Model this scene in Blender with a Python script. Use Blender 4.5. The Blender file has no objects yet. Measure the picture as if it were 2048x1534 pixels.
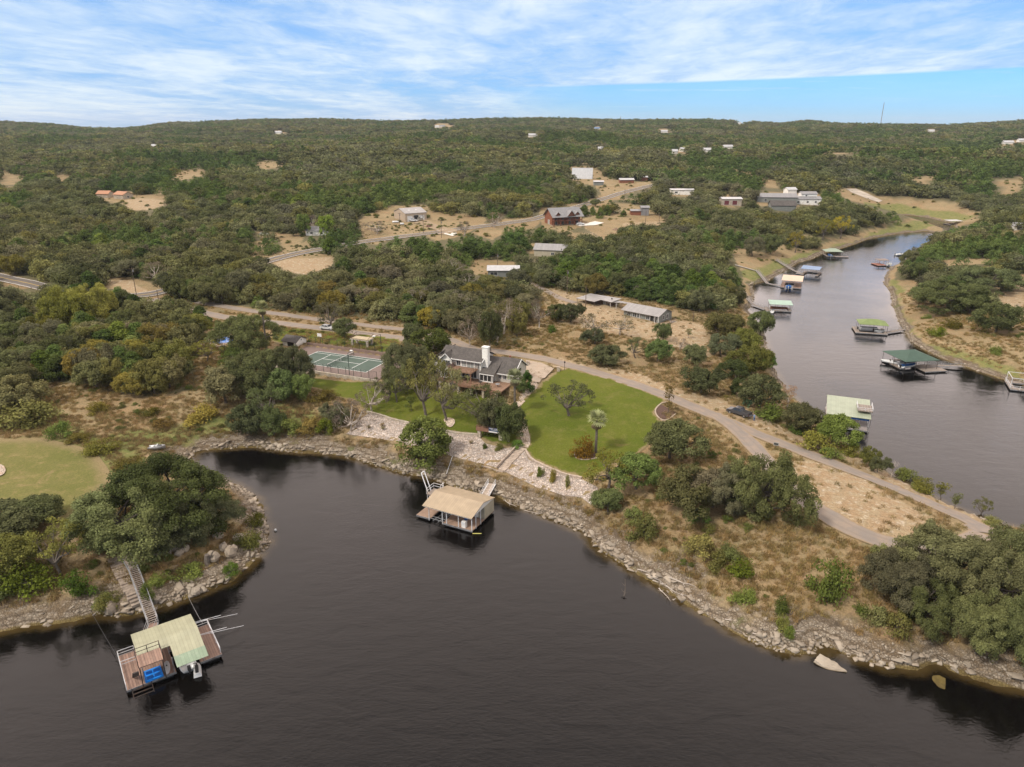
import bpy, bmesh, math, random
import numpy as np
from mathutils import Vector, Matrix
from mathutils.geometry import delaunay_2d_cdt
R = math.radians
sc = bpy.context.scene
rng = np.random.default_rng(7); random.seed(7)
# ---------------------------------------------------------------- camera
FPX, HOR, CH = 1421.0, 256.0, 68.0          # focal length in photo pixels, horizon row, height above the water
PITCH = math.atan((767 - HOR) / FPX)
cam = bpy.data.objects.new('camera', bpy.data.cameras.new('camera'))
sc.collection.objects.link(cam); sc.camera = cam
cam.location = (0, 0, CH); cam.rotation_euler = (math.pi / 2 - PITCH, 0, 0)
cam.data.sensor_width = 36; cam.data.lens = 36 * FPX / 2048
cam.data.clip_start = 1; cam.data.clip_end = 40000
# ---------------------------------------------------------------- light
sc.view_settings.view_transform = 'Standard'; sc.view_settings.look = 'None'
sc.view_settings.exposure = 0.08; sc.view_settings.gamma = 1
SUN_EL, SUN_AZ = R(50), R(-128)              # azimuth clockwise from +Y
sun = bpy.data.objects.new('sun', bpy.data.lights.new('sun', 'SUN'))
sc.collection.objects.link(sun)
sun.data.energy = 3.1; sun.data.angle = R(8); sun.data.color = (1, .93, .84)
_sd = Vector((math.sin(SUN_AZ) * math.cos(SUN_EL), math.cos(SUN_AZ) * math.cos(SUN_EL), math.sin(SUN_EL)))
sun.rotation_euler = _sd.to_track_quat('Z', 'Y').to_euler(); sun.location = (0, 0, 300)
sc.cycles.max_bounces = 5; sc.cycles.diffuse_bounces = 2; sc.cycles.glossy_bounces = 2
sc.cycles.transmission_bounces = 2; sc.cycles.transparent_max_bounces = 6; sc.cycles.volume_bounces = 0
sc.cycles.caustics_reflective = False; sc.cycles.caustics_refractive = False
sc.cycles.use_adaptive_sampling = True; sc.cycles.adaptive_threshold = 0.012
sc.cycles.use_denoising = True; sc.cycles.sample_clamp_indirect = 4
sc.render.use_persistent_data = False

class NT:
    """tiny helper to write node trees as expressions"""
    def __init__(s, tree): s.t = tree; s.n = tree.nodes; s.l = tree.links
    def new(s, typ, **kw):
        n = s.n.new(typ)
        for k, v in kw.items(): setattr(n, k, v)
        return n
    def put(s, sock, v):
        if isinstance(v, bpy.types.NodeSocket): s.l.new(v, sock)
        elif v is not None:
            try: sock.default_value = v
            except Exception: sock.default_value = (*v, 1)
    def m(s, op, a, b=None, c=None, clamp=False):
        n = s.new('ShaderNodeMath', operation=op); n.use_clamp = clamp
        s.put(n.inputs[0], a)
        if b is not None: s.put(n.inputs[1], b)
        if c is not None: s.put(n.inputs[2], c)
        return n.outputs[0]
    def mix(s, f, a, b, mode='MIX'):
        n = s.new('ShaderNodeMix', data_type='RGBA', blend_type=mode)
        s.put(n.inputs[0], f); s.put(n.inputs[6], a); s.put(n.inputs[7], b)
        return n.outputs[2]
    def ramp(s, x, lo, hi, a=0., b=1.):
        n = s.new('ShaderNodeMapRange', interpolation_type='SMOOTHSTEP')
        s.put(n.inputs[0], x); s.put(n.inputs[1], lo); s.put(n.inputs[2], hi); s.put(n.inputs[3], a); s.put(n.inputs[4], b)
        return n.outputs[0]
    def noise(s, vec, scale, detail=4., rough=.55, dist=0.):
        n = s.new('ShaderNodeTexNoise'); s.put(n.inputs['Vector'], vec)
        n.inputs['Scale'].default_value = scale; n.inputs['Detail'].default_value = detail
        n.inputs['Roughness'].default_value = rough; n.inputs['Distortion'].default_value = dist
        return n.outputs[0]
    def voro(s, vec, scale, feature='F1', out=0, rnd=1.):
        n = s.new('ShaderNodeTexVoronoi', feature=feature); s.put(n.inputs['Vector'], vec)
        n.inputs['Scale'].default_value = scale; n.inputs['Randomness'].default_value = rnd
        return n.outputs[out]
    def vmul(s, v, k):
        n = s.new('ShaderNodeVectorMath', operation='MULTIPLY'); s.put(n.inputs[0], v); n.inputs[1].default_value = k
        return n.outputs[0]
    def attr(s, name, out='Fac'):
        n = s.new('ShaderNodeAttribute', attribute_name=name); return n.outputs[out]
    def bump(s, h, strength=.5, dist=.1):
        n = s.new('ShaderNodeBump'); s.put(n.inputs['Height'], h)
        n.inputs['Strength'].default_value = strength; n.inputs['Distance'].default_value = dist
        return n.outputs[0]
    def rgb(s, c):
        n = s.new('ShaderNodeRGB'); n.outputs[0].default_value = (*c[:3], 1); return n.outputs[0]

w = bpy.data.worlds.new('World'); sc.world = w; w.use_nodes = True
T = NT(w.node_tree); T.n.clear()
sky = T.new('ShaderNodeTexSky', sky_type='NISHITA'); sky.sun_disc = False
sky.sun_elevation = SUN_EL; sky.sun_rotation = SUN_AZ; sky.altitude = 200; sky.air_density = 1.0; sky.dust_density = .4; sky.ozone_density = 2.5
tc = T.new('ShaderNodeTexCoord').outputs['Generated']
sp = T.new('ShaderNodeSeparateXYZ'); T.l.new(tc, sp.inputs[0])
X_, Y_, Z_ = sp.outputs
zz = T.m('ADD', T.m('MAXIMUM', Z_, 0.), .06)
cv = T.new('ShaderNodeCombineXYZ')
T.put(cv.inputs[0], T.m('ADD', T.m('DIVIDE', X_, zz), T.m('MULTIPLY', T.m('DIVIDE', Y_, zz), -.05)))
T.put(cv.inputs[1], T.m('DIVIDE', Y_, zz)); cv.inputs[2].default_value = 1.2
vec = T.vmul(cv.outputs[0], (1, 1, 1))
n1 = T.noise(T.vmul(vec, (1.5, .62, 1)), .17, 3, .5, .35)
n2 = T.noise(T.vmul(vec, (1.15, .62, 1)), .60, 10, .62, .25)
n3 = T.noise(T.vmul(vec, (1.6, .9, 1)), 1.7, 8, .65, .5)
dens = T.m('ADD', T.m('MULTIPLY', n1, .48), T.m('ADD', T.m('MULTIPLY', n2, .32), T.m('MULTIPLY', n3, .20)))
cover = T.ramp(dens, .28, .54)
# a clear strip low on the right of the view, hazier low cloud on the left
az = X_
top = T.m('ADD', .050, T.m('MULTIPLY', az, .022))
inside = T.m('MULTIPLY', T.ramp(T.m('SUBTRACT', top, Z_), -.0015, .002), T.ramp(az, -.08, .12))
wisps = T.ramp(T.noise(T.vmul(vec, (.6, 2.0, 1)), .9, 7, .6, .3), .54, .70)
cover = T.m('MULTIPLY', cover, T.m('SUBTRACT', 1., T.m('MULTIPLY', inside, .93)))
cover = T.m('MAXIMUM', cover, T.m('MULTIPLY', T.m('MULTIPLY', wisps, .35), T.ramp(Z_, .0, .012)))
veil = T.m('MULTIPLY', T.ramp(Z_, .09, .02), T.m('MULTIPLY', .38, T.m('SUBTRACT', 1., inside)))
cover = T.m('MAXIMUM', cover, veil)
bright = T.ramp(T.m('ADD', T.m('MULTIPLY', n2, .45), T.m('ADD', T.m('MULTIPLY', n1, .3), T.m('MULTIPLY', n3, .25))), .41, .63)
cloud = T.mix(bright, (.32, .56, .90), (.86, .95, 1.0))
high = T.ramp(Z_, .148, .185)                 # unseen warm cloud added above frame, brightest low ahead to lift water reflections
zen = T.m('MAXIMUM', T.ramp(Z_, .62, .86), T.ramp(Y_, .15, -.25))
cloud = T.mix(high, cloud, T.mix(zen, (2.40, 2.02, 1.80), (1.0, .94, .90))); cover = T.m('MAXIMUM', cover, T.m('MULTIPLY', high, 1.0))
blue = T.mix(1., sky.outputs[0], (.043, .092, .165), 'MULTIPLY')
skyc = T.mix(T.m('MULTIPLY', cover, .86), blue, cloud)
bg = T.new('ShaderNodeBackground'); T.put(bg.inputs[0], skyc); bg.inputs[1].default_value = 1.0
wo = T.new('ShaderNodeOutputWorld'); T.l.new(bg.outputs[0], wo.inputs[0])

# ---------------------------------------------------------------- pixel <-> world (used only to read positions off the photograph)
cp, sp_ = math.cos(PITCH), math.sin(PITCH)
def px(x, y, z=0.):
    """world point at height z that the photo shows at pixel (x, y)"""
    xc = (x - 1024) / FPX; yc = (767 - y) / FPX
    dy = cp + yc * sp_; dz = -sp_ + yc * cp
    t = (z - CH) / dz
    return Vector((xc * t, dy * t, z))
def proj(X, Y, Z):
    dep = Y * cp + (CH - Z) * sp_
    v = Y * sp_ - (CH - Z) * cp
    dep = np.maximum(dep, 1e-3)
    return 1024 + FPX * X / dep, 767 - FPX * v / dep, dep
def Pz(pts, z=0.): return np.array([px(a, b, z)[:2] for a, b in pts])

# ---------------------------------------------------------------- noise, polygons
def vnoise(x, y, seed=0):
    xi = np.floor(x).astype(np.int64); yi = np.floor(y).astype(np.int64); fx = x - xi; fy = y - yi
    def h(a, b):
        n = (a * 374761393 + b * 668265263 + seed * 974711) & 0xffffffff
        n = ((n ^ (n >> 13)) * 1274126177) & 0xffffffff
        return ((n ^ (n >> 16)) & 0xffff) / 65535.
    fx = fx * fx * (3 - 2 * fx); fy = fy * fy * (3 - 2 * fy)
    return (h(xi, yi) * (1 - fx) + h(xi + 1, yi) * fx) * (1 - fy) + (h(xi, yi + 1) * (1 - fx) + h(xi + 1, yi + 1) * fx) * fy
def fbm(x, y, sc_, oct_=4, seed=0):
    s = 0; a = 1; tot = 0
    for i in range(oct_):
        s = s + a * (vnoise(x / sc_ * 2 ** i, y / sc_ * 2 ** i, seed + i) * 2 - 1); tot += a; a *= .5
    return s / tot
def inpoly(x, y, poly):
    r = np.zeros(np.shape(x), bool); n = len(poly)
    for i in range(n):
        x0, y0 = poly[i]; x1, y1 = poly[(i + 1) % n]
        if y0 == y1: continue
        c = ((y0 > y) != (y1 > y)) & (x < (x1 - x0) * (y - y0) / (y1 - y0) + x0)
        r ^= c
    return r
def segdist(x, y, pts, closed=True):
    d = np.full(np.shape(x), 1e18)
    n = len(pts)
    for i in range(n if closed else n - 1):
        ax, ay = pts[i]; bx, by = pts[(i + 1) % n]
        vx, vy = bx - ax, by - ay; L = vx * vx + vy * vy + 1e-9
        t = np.clip(((x - ax) * vx + (y - ay) * vy) / L, 0, 1)
        d = np.minimum(d, (x - ax - t * vx) ** 2 + (y - ay - t * vy) ** 2)
    return np.sqrt(d)
def sdist(x, y, poly):            # negative inside
    d = segdist(x, y, poly); return np.where(inpoly(x, y, poly), -d, d)
def sstep(a, b, x):
    t = np.clip((x - a) / (b - a), 0, 1); return t * t * (3 - 2 * t)

# ---------------------------------------------------------------- shorelines, read off the photo at water level
BAY = [(0,1263),(29,1256),(60,1249),(86,1247),(143,1241),(200,1225),(229,1229),(270,1226),(304,1218),(330,1210),(387,1188),(459,1161),(499,1127),(531,1090),(530,1064),(520,1026),(510,1000),(470,973),(427,955),(407,953),(385,940),(380,915),
       (393,902),(440,897),(510,893),(560,900),(600,904),(640,905),(690,912),(720,920),(760,932),(800,944),(830,950),(870,958),(900,966),(930,980),(985,986),(1010,1000),(1060,1020),(1120,1043),(1170,1065),(1200,1098),(1250,1130),(1310,1165),(1360,1197),
       (1420,1235),(1480,1270),(1540,1292),(1590,1306),(1620,1302),(1635,1283),(1655,1290),(1690,1308),(1760,1328),(1828,1337),(1850,1326),(1880,1325),(1905,1338),(1950,1354),(2000,1368),(2048,1379),(2150,1400),(2400,1460)]
BAYW = np.vstack([Pz(BAY), [(170, 20), (170, -150), (-260, -150), (-260, 70), (-140, 78)]])
RIV = [(2500,1180),(2200,1100),(2060,1062),(1990,1048),(1955,1036),(1900,1014),(1850,988),(1800,963),(1765,938),(1735,918),(1700,895),(1680,872),(1650,845),(1620,822),(1590,800),(1565,772),(1550,745),(1539,722),(1535,700),(1530,675),(1518,650),(1500,630),(1495,620),
       (1503,606),(1508,592),(1505,578),(1498,570),(1515,566),(1536,561),(1552,551),(1577,538),(1596,525),(1621,519),(1647,506),(1682,497),(1713,487),(1735,478),(1780,470),(1821,465),(1850,463),(1885,466),(1896,462),(1861,449),(1826,440),(1800,434),
       (1806,430),(1850,434),(1880,441),(1908,448),(1915,466),(1880,480),(1850,492),(1830,503),(1815,517),(1806,526),(1783,534),(1771,551),(1769,567),(1782,585),(1786,611),(1795,636),(1808,658),(1821,682),(1843,697),(1881,715),(1913,728),(1954,741),(2001,757),(2060,775),(2250,830),(2600,900)]
RIVW = Pz(RIV)
# far hills: (photo column, row of the skyline)
SKYL = [(-900,225),(-400,235),(0,246),(100,251),(190,262),(245,263),(330,250),(500,243),(650,241),(780,246),(900,243),(1000,240),(1110,239),(1250,243),(1420,242),(1520,248),(1560,250),(1620,244),(1680,251),(1890,253),(2000,247),(2048,243),(2500,236),(3200,230)]
SKX = np.array([a for a, b in SKYL], float); SKY_ = np.array([b for a, b in SKYL], float)
PADS = []     # (world polygon, height, feather)
def terrain_raw(X, Y):
    dB = sdist(X, Y, BAYW); dR = sdist(X, Y, RIVW)
    d = np.minimum(dB, dR)
    far = sstep(150, 500, Y)
    dn = d + fbm(X, Y, 5., 3, 3) * 1.2 * sstep(0, 3, np.abs(d) + 1.5) * (1 - far) 
    h = np.where(dn < 0, np.maximum(dn * .30, -3.5), .55 * (1 - np.exp(-np.maximum(dn, 0) / .5)) + 5.6 * (1 - np.exp(-np.maximum(dn, 0) / 15.)))
    tq = np.round((h + fbm(X, Y, 6., 3, 13) * .25) / .6) * .6; kk = .75 * sstep(0, 1.5, dn) * (1 - sstep(7, 12, dn)) * (1 - far)
    h = h * (1 - kk) + tq * kk
    h = h + np.where(dn > 1, fbm(X, Y, 9., 4, 11) * .35 * sstep(1, 6, dn), 0)
    E = np.interp(Y, [0, 220, 300, 450, 600, 900, 1400, 2000, 2600, 3200, 4500, 30000], [0, 1, 4, 11, 17, 27, 38, 48, 58, 58, 35, 25])
    u = X / np.maximum(Y, 60) / 0.941 * FPX + 1024
    row = np.interp(u, SKX, SKY_)
    ridge = CH + (HOR - row) / 1603. * 2600 - 9
    k = np.exp(-((Y - 2600) / 520.) ** 2)
    E = E * (1 - k) + np.maximum(ridge, 45) * k
    E = E + fbm(X, Y, 330., 3, 21) * 8 * sstep(420, 1000, Y) * (1 - k) + fbm(X, Y, 90., 2, 31) * 1.6 * sstep(250, 500, Y)
    rg = fbm(X, X * 0 + 3., 520., 3, 61); rg2 = fbm(X, X * 0 + 9., 700., 3, 62)
    E = E + np.exp(-((Y - 1250 - 160 * rg2) / 120.) ** 2) * (6 + 16 * rg) + np.exp(-((Y - 1850 - 150 * rg) / 150.) ** 2) * (5 + 14 * rg2) + np.exp(-((Y - 820 - 90 * rg2) / 70.) ** 2) * (3 + 10 * rg2)
    far2 = CH + .0062 * 9000 * sstep(1660, 1720, u) * (1 - sstep(1850, 1990, u)) - 12 + 10 * sstep(.3, .7, vnoise(u / 60., Y * 0, 5))
    k2 = np.exp(-((Y - 9000) / 900.) ** 2)
    E = E * (1 - k2) + far2 * k2
    h = np.where(d > 0, h + E * (1 - np.exp(-np.maximum(d - 10, 0) / 80.)), h)
    for poly, z, fe in PADS:
        s = sdist(X, Y, poly); h = np.where(s < fe, z + (h - z) * sstep(0, fe, s), h)
    return h, d, np.minimum(dB, dR * 2.2 + .3)
# pads: levelled ground under the tennis court and the house
def local_poly(o, ang, pts):
    c, s = math.cos(ang), math.sin(ang)
    return np.array([(o[0] + a * c - b * s, o[1] + a * s + b * c) for a, b in pts])
CA = R(-22.5)                                  # court axis
COURT_Z = 6.0
CO = ((-52.7 - 40.8 - 43.8 - 55.7) / 4, (196.9 + 192.2 + 184.6 + 189.4) / 4)   # centre of the court
COURTP = local_poly(CO, CA, [(-17.5, -8.2), (17.5, -8.2), (17.5, 9.2), (-17.5, 9.2)])
PADS.append((local_poly(CO, CA, [(-16, -24), (12, -24), (12, -10.2), (-16, -10.2)]), 4.9, 7.))
PADS.append((local_poly(CO, CA, [(-18, 10.3), (14, 10.3), (14, 19), (-18, 19)]), 6.9, 3.))
COURTP = local_poly(CO, CA, [(-18.2, -9.6), (18.2, -9.6), (18.2, 8.8), (-18.2, 8.8)]); PADS.append((COURTP, COURT_Z - .1, .7))
HA = R(-25)
HO = px(985, 778, 8.5); HOX, HOY = HO[0], HO[1]
HOUSEP = local_poly(HO, HA, [(-20, 5.2), (4.5, 5.2), (4.5, 14), (-20, 14)])
PADS.append((HOUSEP, 8.2, 4.5))
# grid
def axis(lo, hi, step, out_lo, out_hi, g=1.032):
    a = list(np.arange(lo, hi + .01, step)); s = step
    while a[-1] < out_hi: s *= g; a.append(a[-1] + s)
    s = step; b = []
    p = lo
    while p > out_lo: s *= g; p -= s; b.append(p)
    return np.array(b[::-1] + a)
GX = axis(-135, 215, 1.0, -9000, 9000); GY = axis(48, 330, 1.0, -160, 14000)
XX, YY = np.meshgrid(GX, GY)
HH, DD, DS = terrain_raw(XX, YY)
def interp(grid, x, y):
    x = np.asarray(x, float); y = np.asarray(y, float)
    i = np.clip(np.searchsorted(GX, x) - 1, 0, len(GX) - 2); j = np.clip(np.searchsorted(GY, y) - 1, 0, len(GY) - 2)
    fx = np.clip((x - GX[i]) / (GX[i + 1] - GX[i]), 0, 1); fy = np.clip((y - GY[j]) / (GY[j + 1] - GY[j]), 0, 1)
    return (grid[j, i] * (1 - fx) + grid[j, i + 1] * fx) * (1 - fy) + (grid[j + 1, i] * (1 - fx) + grid[j + 1, i + 1] * fx) * fy
def ht(x, y): return interp(HH, x, y)
def G(x, y, up=0.):
    """where the sight line through photo pixel (x, y) meets the terrain"""
    xc = (x - 1024) / FPX; yc = (767 - y) / FPX
    dy = cp + yc * sp_; dz = -sp_ + yc * cp
    t = np.concatenate([np.arange(60, 700, .5), np.arange(700, 4500, 3.)])
    X = xc * t; Y = dy * t; Z = CH + dz * t
    g = Z - ht(X, Y) - up
    k = np.argmax(g < 0) if (g < 0).any() else len(t) - 1
    if k > 0 and g[k] < 0:
        a = g[k - 1] / (g[k - 1] - g[k]); tt = t[k - 1] + (t[k] - t[k - 1]) * a
    else: tt = t[k]
    return Vector((xc * tt, dy * tt, CH + dz * tt))
def Gs(pts): return np.array([G(a, b)[:2] for a, b in pts])

# ---------------------------------------------------------------- object helpers
COL = sc.collection
def link(o): COL.objects.link(o); return o
def thing(name, label, cat, loc=(0, 0, 0), rotz=0., group=None, kind=None):
    o = bpy.data.objects.new(name, None); link(o); o.location = loc; o.rotation_euler = (0, 0, rotz); o.empty_display_size = .5
    o['label'] = label; o['category'] = cat
    if group: o['group'] = group
    if kind: o['kind'] = kind
    return o
def tagit(o, label, cat, group=None, kind=None):
    o['label'] = label; o['category'] = cat
    if group: o['group'] = group
    if kind: o['kind'] = kind
    return o
def npmesh(name, V, Fq, mat=None, smooth=False, attrs=None):
    V = np.asarray(V, np.float32); Fq = np.asarray(Fq, np.int32)
    me = bpy.data.meshes.new(name); k = Fq.shape[1]
    me.vertices.add(len(V)); me.vertices.foreach_set('co', V.ravel())
    me.loops.add(Fq.size); me.loops.foreach_set('vertex_index', Fq.ravel())
    me.polygons.add(len(Fq)); me.polygons.foreach_set('loop_start', np.arange(0, Fq.size, k, dtype=np.int32))
    if smooth: me.polygons.foreach_set('use_smooth', np.ones(len(Fq), bool))
    for nm, dom, typ, data in attrs or []:
        a = me.attributes.new(nm, typ, dom)
        a.data.foreach_set('color' if typ == 'FLOAT_COLOR' else 'value', np.asarray(data, np.float32 if typ != 'INT' else np.int32).ravel())
    if mat: me.materials.append(mat)
    me.update(calc_edges=True); return me
class MB:
    """collects boxes, bars and polygons and links them as ONE mesh object"""
    def __init__(s): s.v = []; s.f = []
    def add(s, vs, fs):
        o = len(s.v); s.v += [tuple(v) for v in vs]; s.f += [tuple(i + o for i in f) for f in fs]; return s
    def box(s, c, d, rz=0., tilt=None):
        x, y, z = (k / 2 for k in d); co, si = math.cos(rz), math.sin(rz); vs = []
        for a, b, e in ((-x,-y,-z),(x,-y,-z),(x,y,-z),(-x,y,-z),(-x,-y,z),(x,-y,z),(x,y,z),(-x,y,z)):
            v = Vector((a, b, e))
            if tilt: v = tilt @ v
            vs.append((c[0] + v.x * co - v.y * si, c[1] + v.x * si + v.y * co, c[2] + v.z))
        return s.add(vs, [(0,3,2,1),(4,5,6,7),(0,1,5,4),(1,2,6,5),(2,3,7,6),(3,0,4,7)])
    def b2(s, x0, x1, y0, y1, z0, z1): return s.box(((x0+x1)/2,(y0+y1)/2,(z0+z1)/2),(x1-x0,y1-y0,z1-z0))
    def tube(s, pts, rad, n=6, cap=True):
        pts = [Vector(p) for p in pts]; m = len(pts)
        rad = [rad] * m if not hasattr(rad, '__len__') else rad
        o = len(s.v); ref = Vector((.31, .17, .93))
        for i, p in enumerate(pts):
            d = (pts[min(i + 1, m - 1)] - pts[max(i - 1, 0)])
            d = d.normalized() if d.length > 1e-6 else Vector((0, 0, 1))
            a = d.cross(ref)
            if a.length < .1: a = d.cross(Vector((1, 0, 0)))
            a.normalize(); b = d.cross(a)
            for k in range(n):
                t = 2 * math.pi * (k + .5) / n
                s.v.append(tuple(p + (a * math.cos(t) + b * math.sin(t)) * rad[i]))
        for i in range(m - 1):
            for k in range(n):
                s.f.append((o + i*n + k, o + i*n + (k+1) % n, o + (i+1)*n + (k+1) % n, o + (i+1)*n + k))
        if cap: s.f.append(tuple(o + k for k in range(n))[::-1]); s.f.append(tuple(o + (m-1)*n + k for k in range(n)))
        return s
    def bar(s, p, q, r=.05): return s.tube([p, q], r * 1.25, 4)
    def sheet(s, quad, t):
        """a slab: four corners (counter-clockwise seen from outside) thickened inwards by t"""
        q = [Vector(p) for p in quad]; n = (q[1] - q[0]).cross(q[-1] - q[0]).normalized() * t; k = len(q)
        return s.add(q + [p - n for p in q], [tuple(range(k)), tuple(range(2*k-1, k-1, -1))] + [(i, i + k, (i+1) % k + k, (i+1) % k) for i in range(k)])
    def prism(s, poly, z0, z1):
        k = len(poly); return s.add([(a, b, z0) for a, b in poly] + [(a, b, z1) for a, b in poly], [tuple(range(k))[::-1], tuple(range(k, 2*k))] + [(i, (i+1) % k, (i+1) % k + k, i + k) for i in range(k)])
    def ball(s, c, r, n=8, m=5, sq=(1, 1, 1), jit=0.):
        o = len(s.v)
        for j in range(m + 1):
            ph = math.pi * j / m
            for i in range(n):
                t = 2 * math.pi * i / n; k = 1 + random.uniform(-jit, jit)
                s.v.append((c[0] + r*sq[0]*k*math.sin(ph)*math.cos(t), c[1] + r*sq[1]*k*math.sin(ph)*math.sin(t), c[2] + r*sq[2]*k*math.cos(ph)))
        for j in range(m):
            for i in range(n): s.f.append((o+j*n+i, o+(j+1)*n+i, o+(j+1)*n+(i+1) % n, o+j*n+(i+1) % n))
        return s
    def mesh(s, name, mat, smooth=False):
        me = bpy.data.meshes.new(name); me.from_pydata(s.v, [], s.f)
        if smooth: me.polygons.foreach_set('use_smooth', np.ones(len(me.polygons), bool))
        me.materials.append(mat); me.update(); return me
    def build(s, name, mat, parent=None, smooth=False, label=None):
        o = bpy.data.objects.new(name, s.mesh(name, mat, smooth)); link(o)
        if parent: o.parent = parent
        if label: o['label'] = label
        return o
def copy_tree(o, parent=None, label=None, loc=None, rz=None):
    c = o.copy(); link(c); c.parent = parent
    for ch in list(o.children): copy_tree(ch, c)
    if label: c['label'] = label
    if loc is not None: c.location = loc
    if rz is not None: c.rotation_euler = (0, 0, rz)
    return c

# ---------------------------------------------------------------- materials
def newmat(name):
    m = bpy.data.materials.new(name); m.use_nodes = True; t = NT(m.node_tree); t.n.clear()
    b = t.new('ShaderNodeBsdfPrincipled'); o = t.new('ShaderNodeOutputMaterial'); t.l.new(b.outputs[0], o.inputs[0])
    return m, t, b, o
def obco(t): return t.new('ShaderNodeTexCoord').outputs['Object']
def wpos(t): return t.new('ShaderNodeNewGeometry').outputs['Position']
def plain(name, col, rough=.7, var=.25, scale=1.5, metal=0., dirt=None, bump=0.):
    m, t, b, o = newmat(name); p = obco(t)
    n = t.noise(p, scale, 5, .6); k = t.ramp(n, .25, .75, 1 - var, 1 + var)
    c = t.mix(1., t.rgb(col), t.mix(0., k, k), 'MULTIPLY')
    mm = t.new('ShaderNodeCombineXYZ')
    for i in range(3): t.put(mm.inputs[i], k)
    c = t.mix(1., t.rgb(col), mm.outputs[0], 'MULTIPLY')
    if dirt: c = t.mix(t.ramp(t.noise(p, scale * .4, 6, .65, .5), .5, .72, 0, .7), c, t.rgb(dirt))
    t.put(b.inputs['Base Color'], c); b.inputs['Roughness'].default_value = rough; b.inputs['Metallic'].default_value = metal
    if bump: t.put(b.inputs['Normal'], t.bump(t.noise(p, scale * 6, 4), bump, .05))
    return m
def ribbed(name, col, axis='X', pitch=.4, rough=.45, line=.72, var=.12, dirt=(.3, .2, .12), dirtk=.25, metal=0., width=.12):
    if 'roof' in name: col = tuple(q * .76 for q in col)
    """ribbed sheet metal, planks or siding: dark joints every `pitch` metres along one local axis"""
    m, t, b, o = newmat(name); p = obco(t)
    s = t.new('ShaderNodeSeparateXYZ'); t.l.new(p, s.inputs[0]); a = s.outputs['XYZ'.index(axis)]
    q = t.m('DIVIDE', a, pitch); fr = t.m('FRACT', q); cell = t.m('FLOOR', q)
    joint = t.m('MULTIPLY', t.ramp(fr, 0, width), t.ramp(fr, 1 - width, 1., 1., 0.))
    wn = t.new('ShaderNodeTexWhiteNoise', noise_dimensions='1D'); t.l.new(cell, wn.inputs['W'])
    k = t.m('MULTIPLY', t.m('ADD', line, t.m('MULTIPLY', joint, 1 - line)), t.m('ADD', 1 - var, t.m('MULTIPLY', wn.outputs[0], 2 * var)))
    k = t.m('MULTIPLY', k, t.ramp(t.noise(p, .8, 4), .2, .8, .88, 1.1))
    mm = t.new('ShaderNodeCombineXYZ')
    for i in range(3): t.put(mm.inputs[i], k)
    c = t.mix(1., t.rgb(col), mm.outputs[0], 'MULTIPLY')
    c = t.mix(t.ramp(t.noise(t.vmul(p, (1, 1, .4)), 1.3, 6, .65, .4), .52, .78, 0, dirtk), c, t.rgb(dirt))
    t.put(b.inputs['Base Color'], c); b.inputs['Roughness'].default_value = rough; b.inputs['Metallic'].default_value = metal
    t.put(b.inputs['Normal'], t.bump(joint, .35, .04)); return m
def shingle(name, col):
    m, t, b, o = newmat(name); p = obco(t)
    s = t.new('ShaderNodeSeparateXYZ'); t.l.new(p, s.inputs[0])
    row = t.m('FRACT', t.m('DIVIDE', t.m('ADD', s.outputs[1], t.m('MULTIPLY', s.outputs[2], .9)), .3))
    k = t.m('MULTIPLY', t.ramp(row, 0, .3, .72, 1.), t.ramp(t.voro(p, 2.6, out=1), .1, .9, .82, 1.16))
    k = t.m('MULTIPLY', k, t.ramp(t.noise(p, .35, 4), .25, .75, .86, 1.12))
    mm = t.new('ShaderNodeCombineXYZ')
    for i in range(3): t.put(mm.inputs[i], k)
    t.put(b.inputs['Base Color'], t.mix(1., t.rgb(col), mm.outputs[0], 'MULTIPLY')); b.inputs['Roughness'].default_value = .9
    t.put(b.inputs['Normal'], t.bump(row, .3, .03)); return m
def stones(name, col, gap, scale, rough=.85, var=.3, flat=True, gapw=.07):
    m, t, b, o = newmat(name); p = wpos(t)
    e = t.voro(p, scale, 'DISTANCE_TO_EDGE'); cc = t.voro(p, scale, 'F1', 1)
    s = t.new('ShaderNodeSeparateColor'); t.l.new(cc, s.inputs[0])
    k = t.m('ADD', 1 - var, t.m('MULTIPLY', s.outputs[0], 2 * var)); k = t.m('MULTIPLY', k, t.ramp(t.noise(p, .22, 5), .2, .8, .78, 1.16))
    mm = t.new('ShaderNodeCombineXYZ')
    for i in range(3): t.put(mm.inputs[i], k)
    c = t.mix(1., t.rgb(col), mm.outputs[0], 'MULTIPLY')
    c = t.mix(t.m('MULTIPLY', s.outputs[1], .35), c, t.rgb((col[0] * .95, col[1] * .72, col[2] * .5)))
    c = t.mix(t.ramp(e, 0, gapw), t.rgb(gap), c)
    t.put(b.inputs['Base Color'], c); b.inputs['Roughness'].default_value = rough
    t.put(b.inputs['Normal'], t.bump(t.ramp(e, 0, gapw * 2.5), .8, .12)); return m
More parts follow.
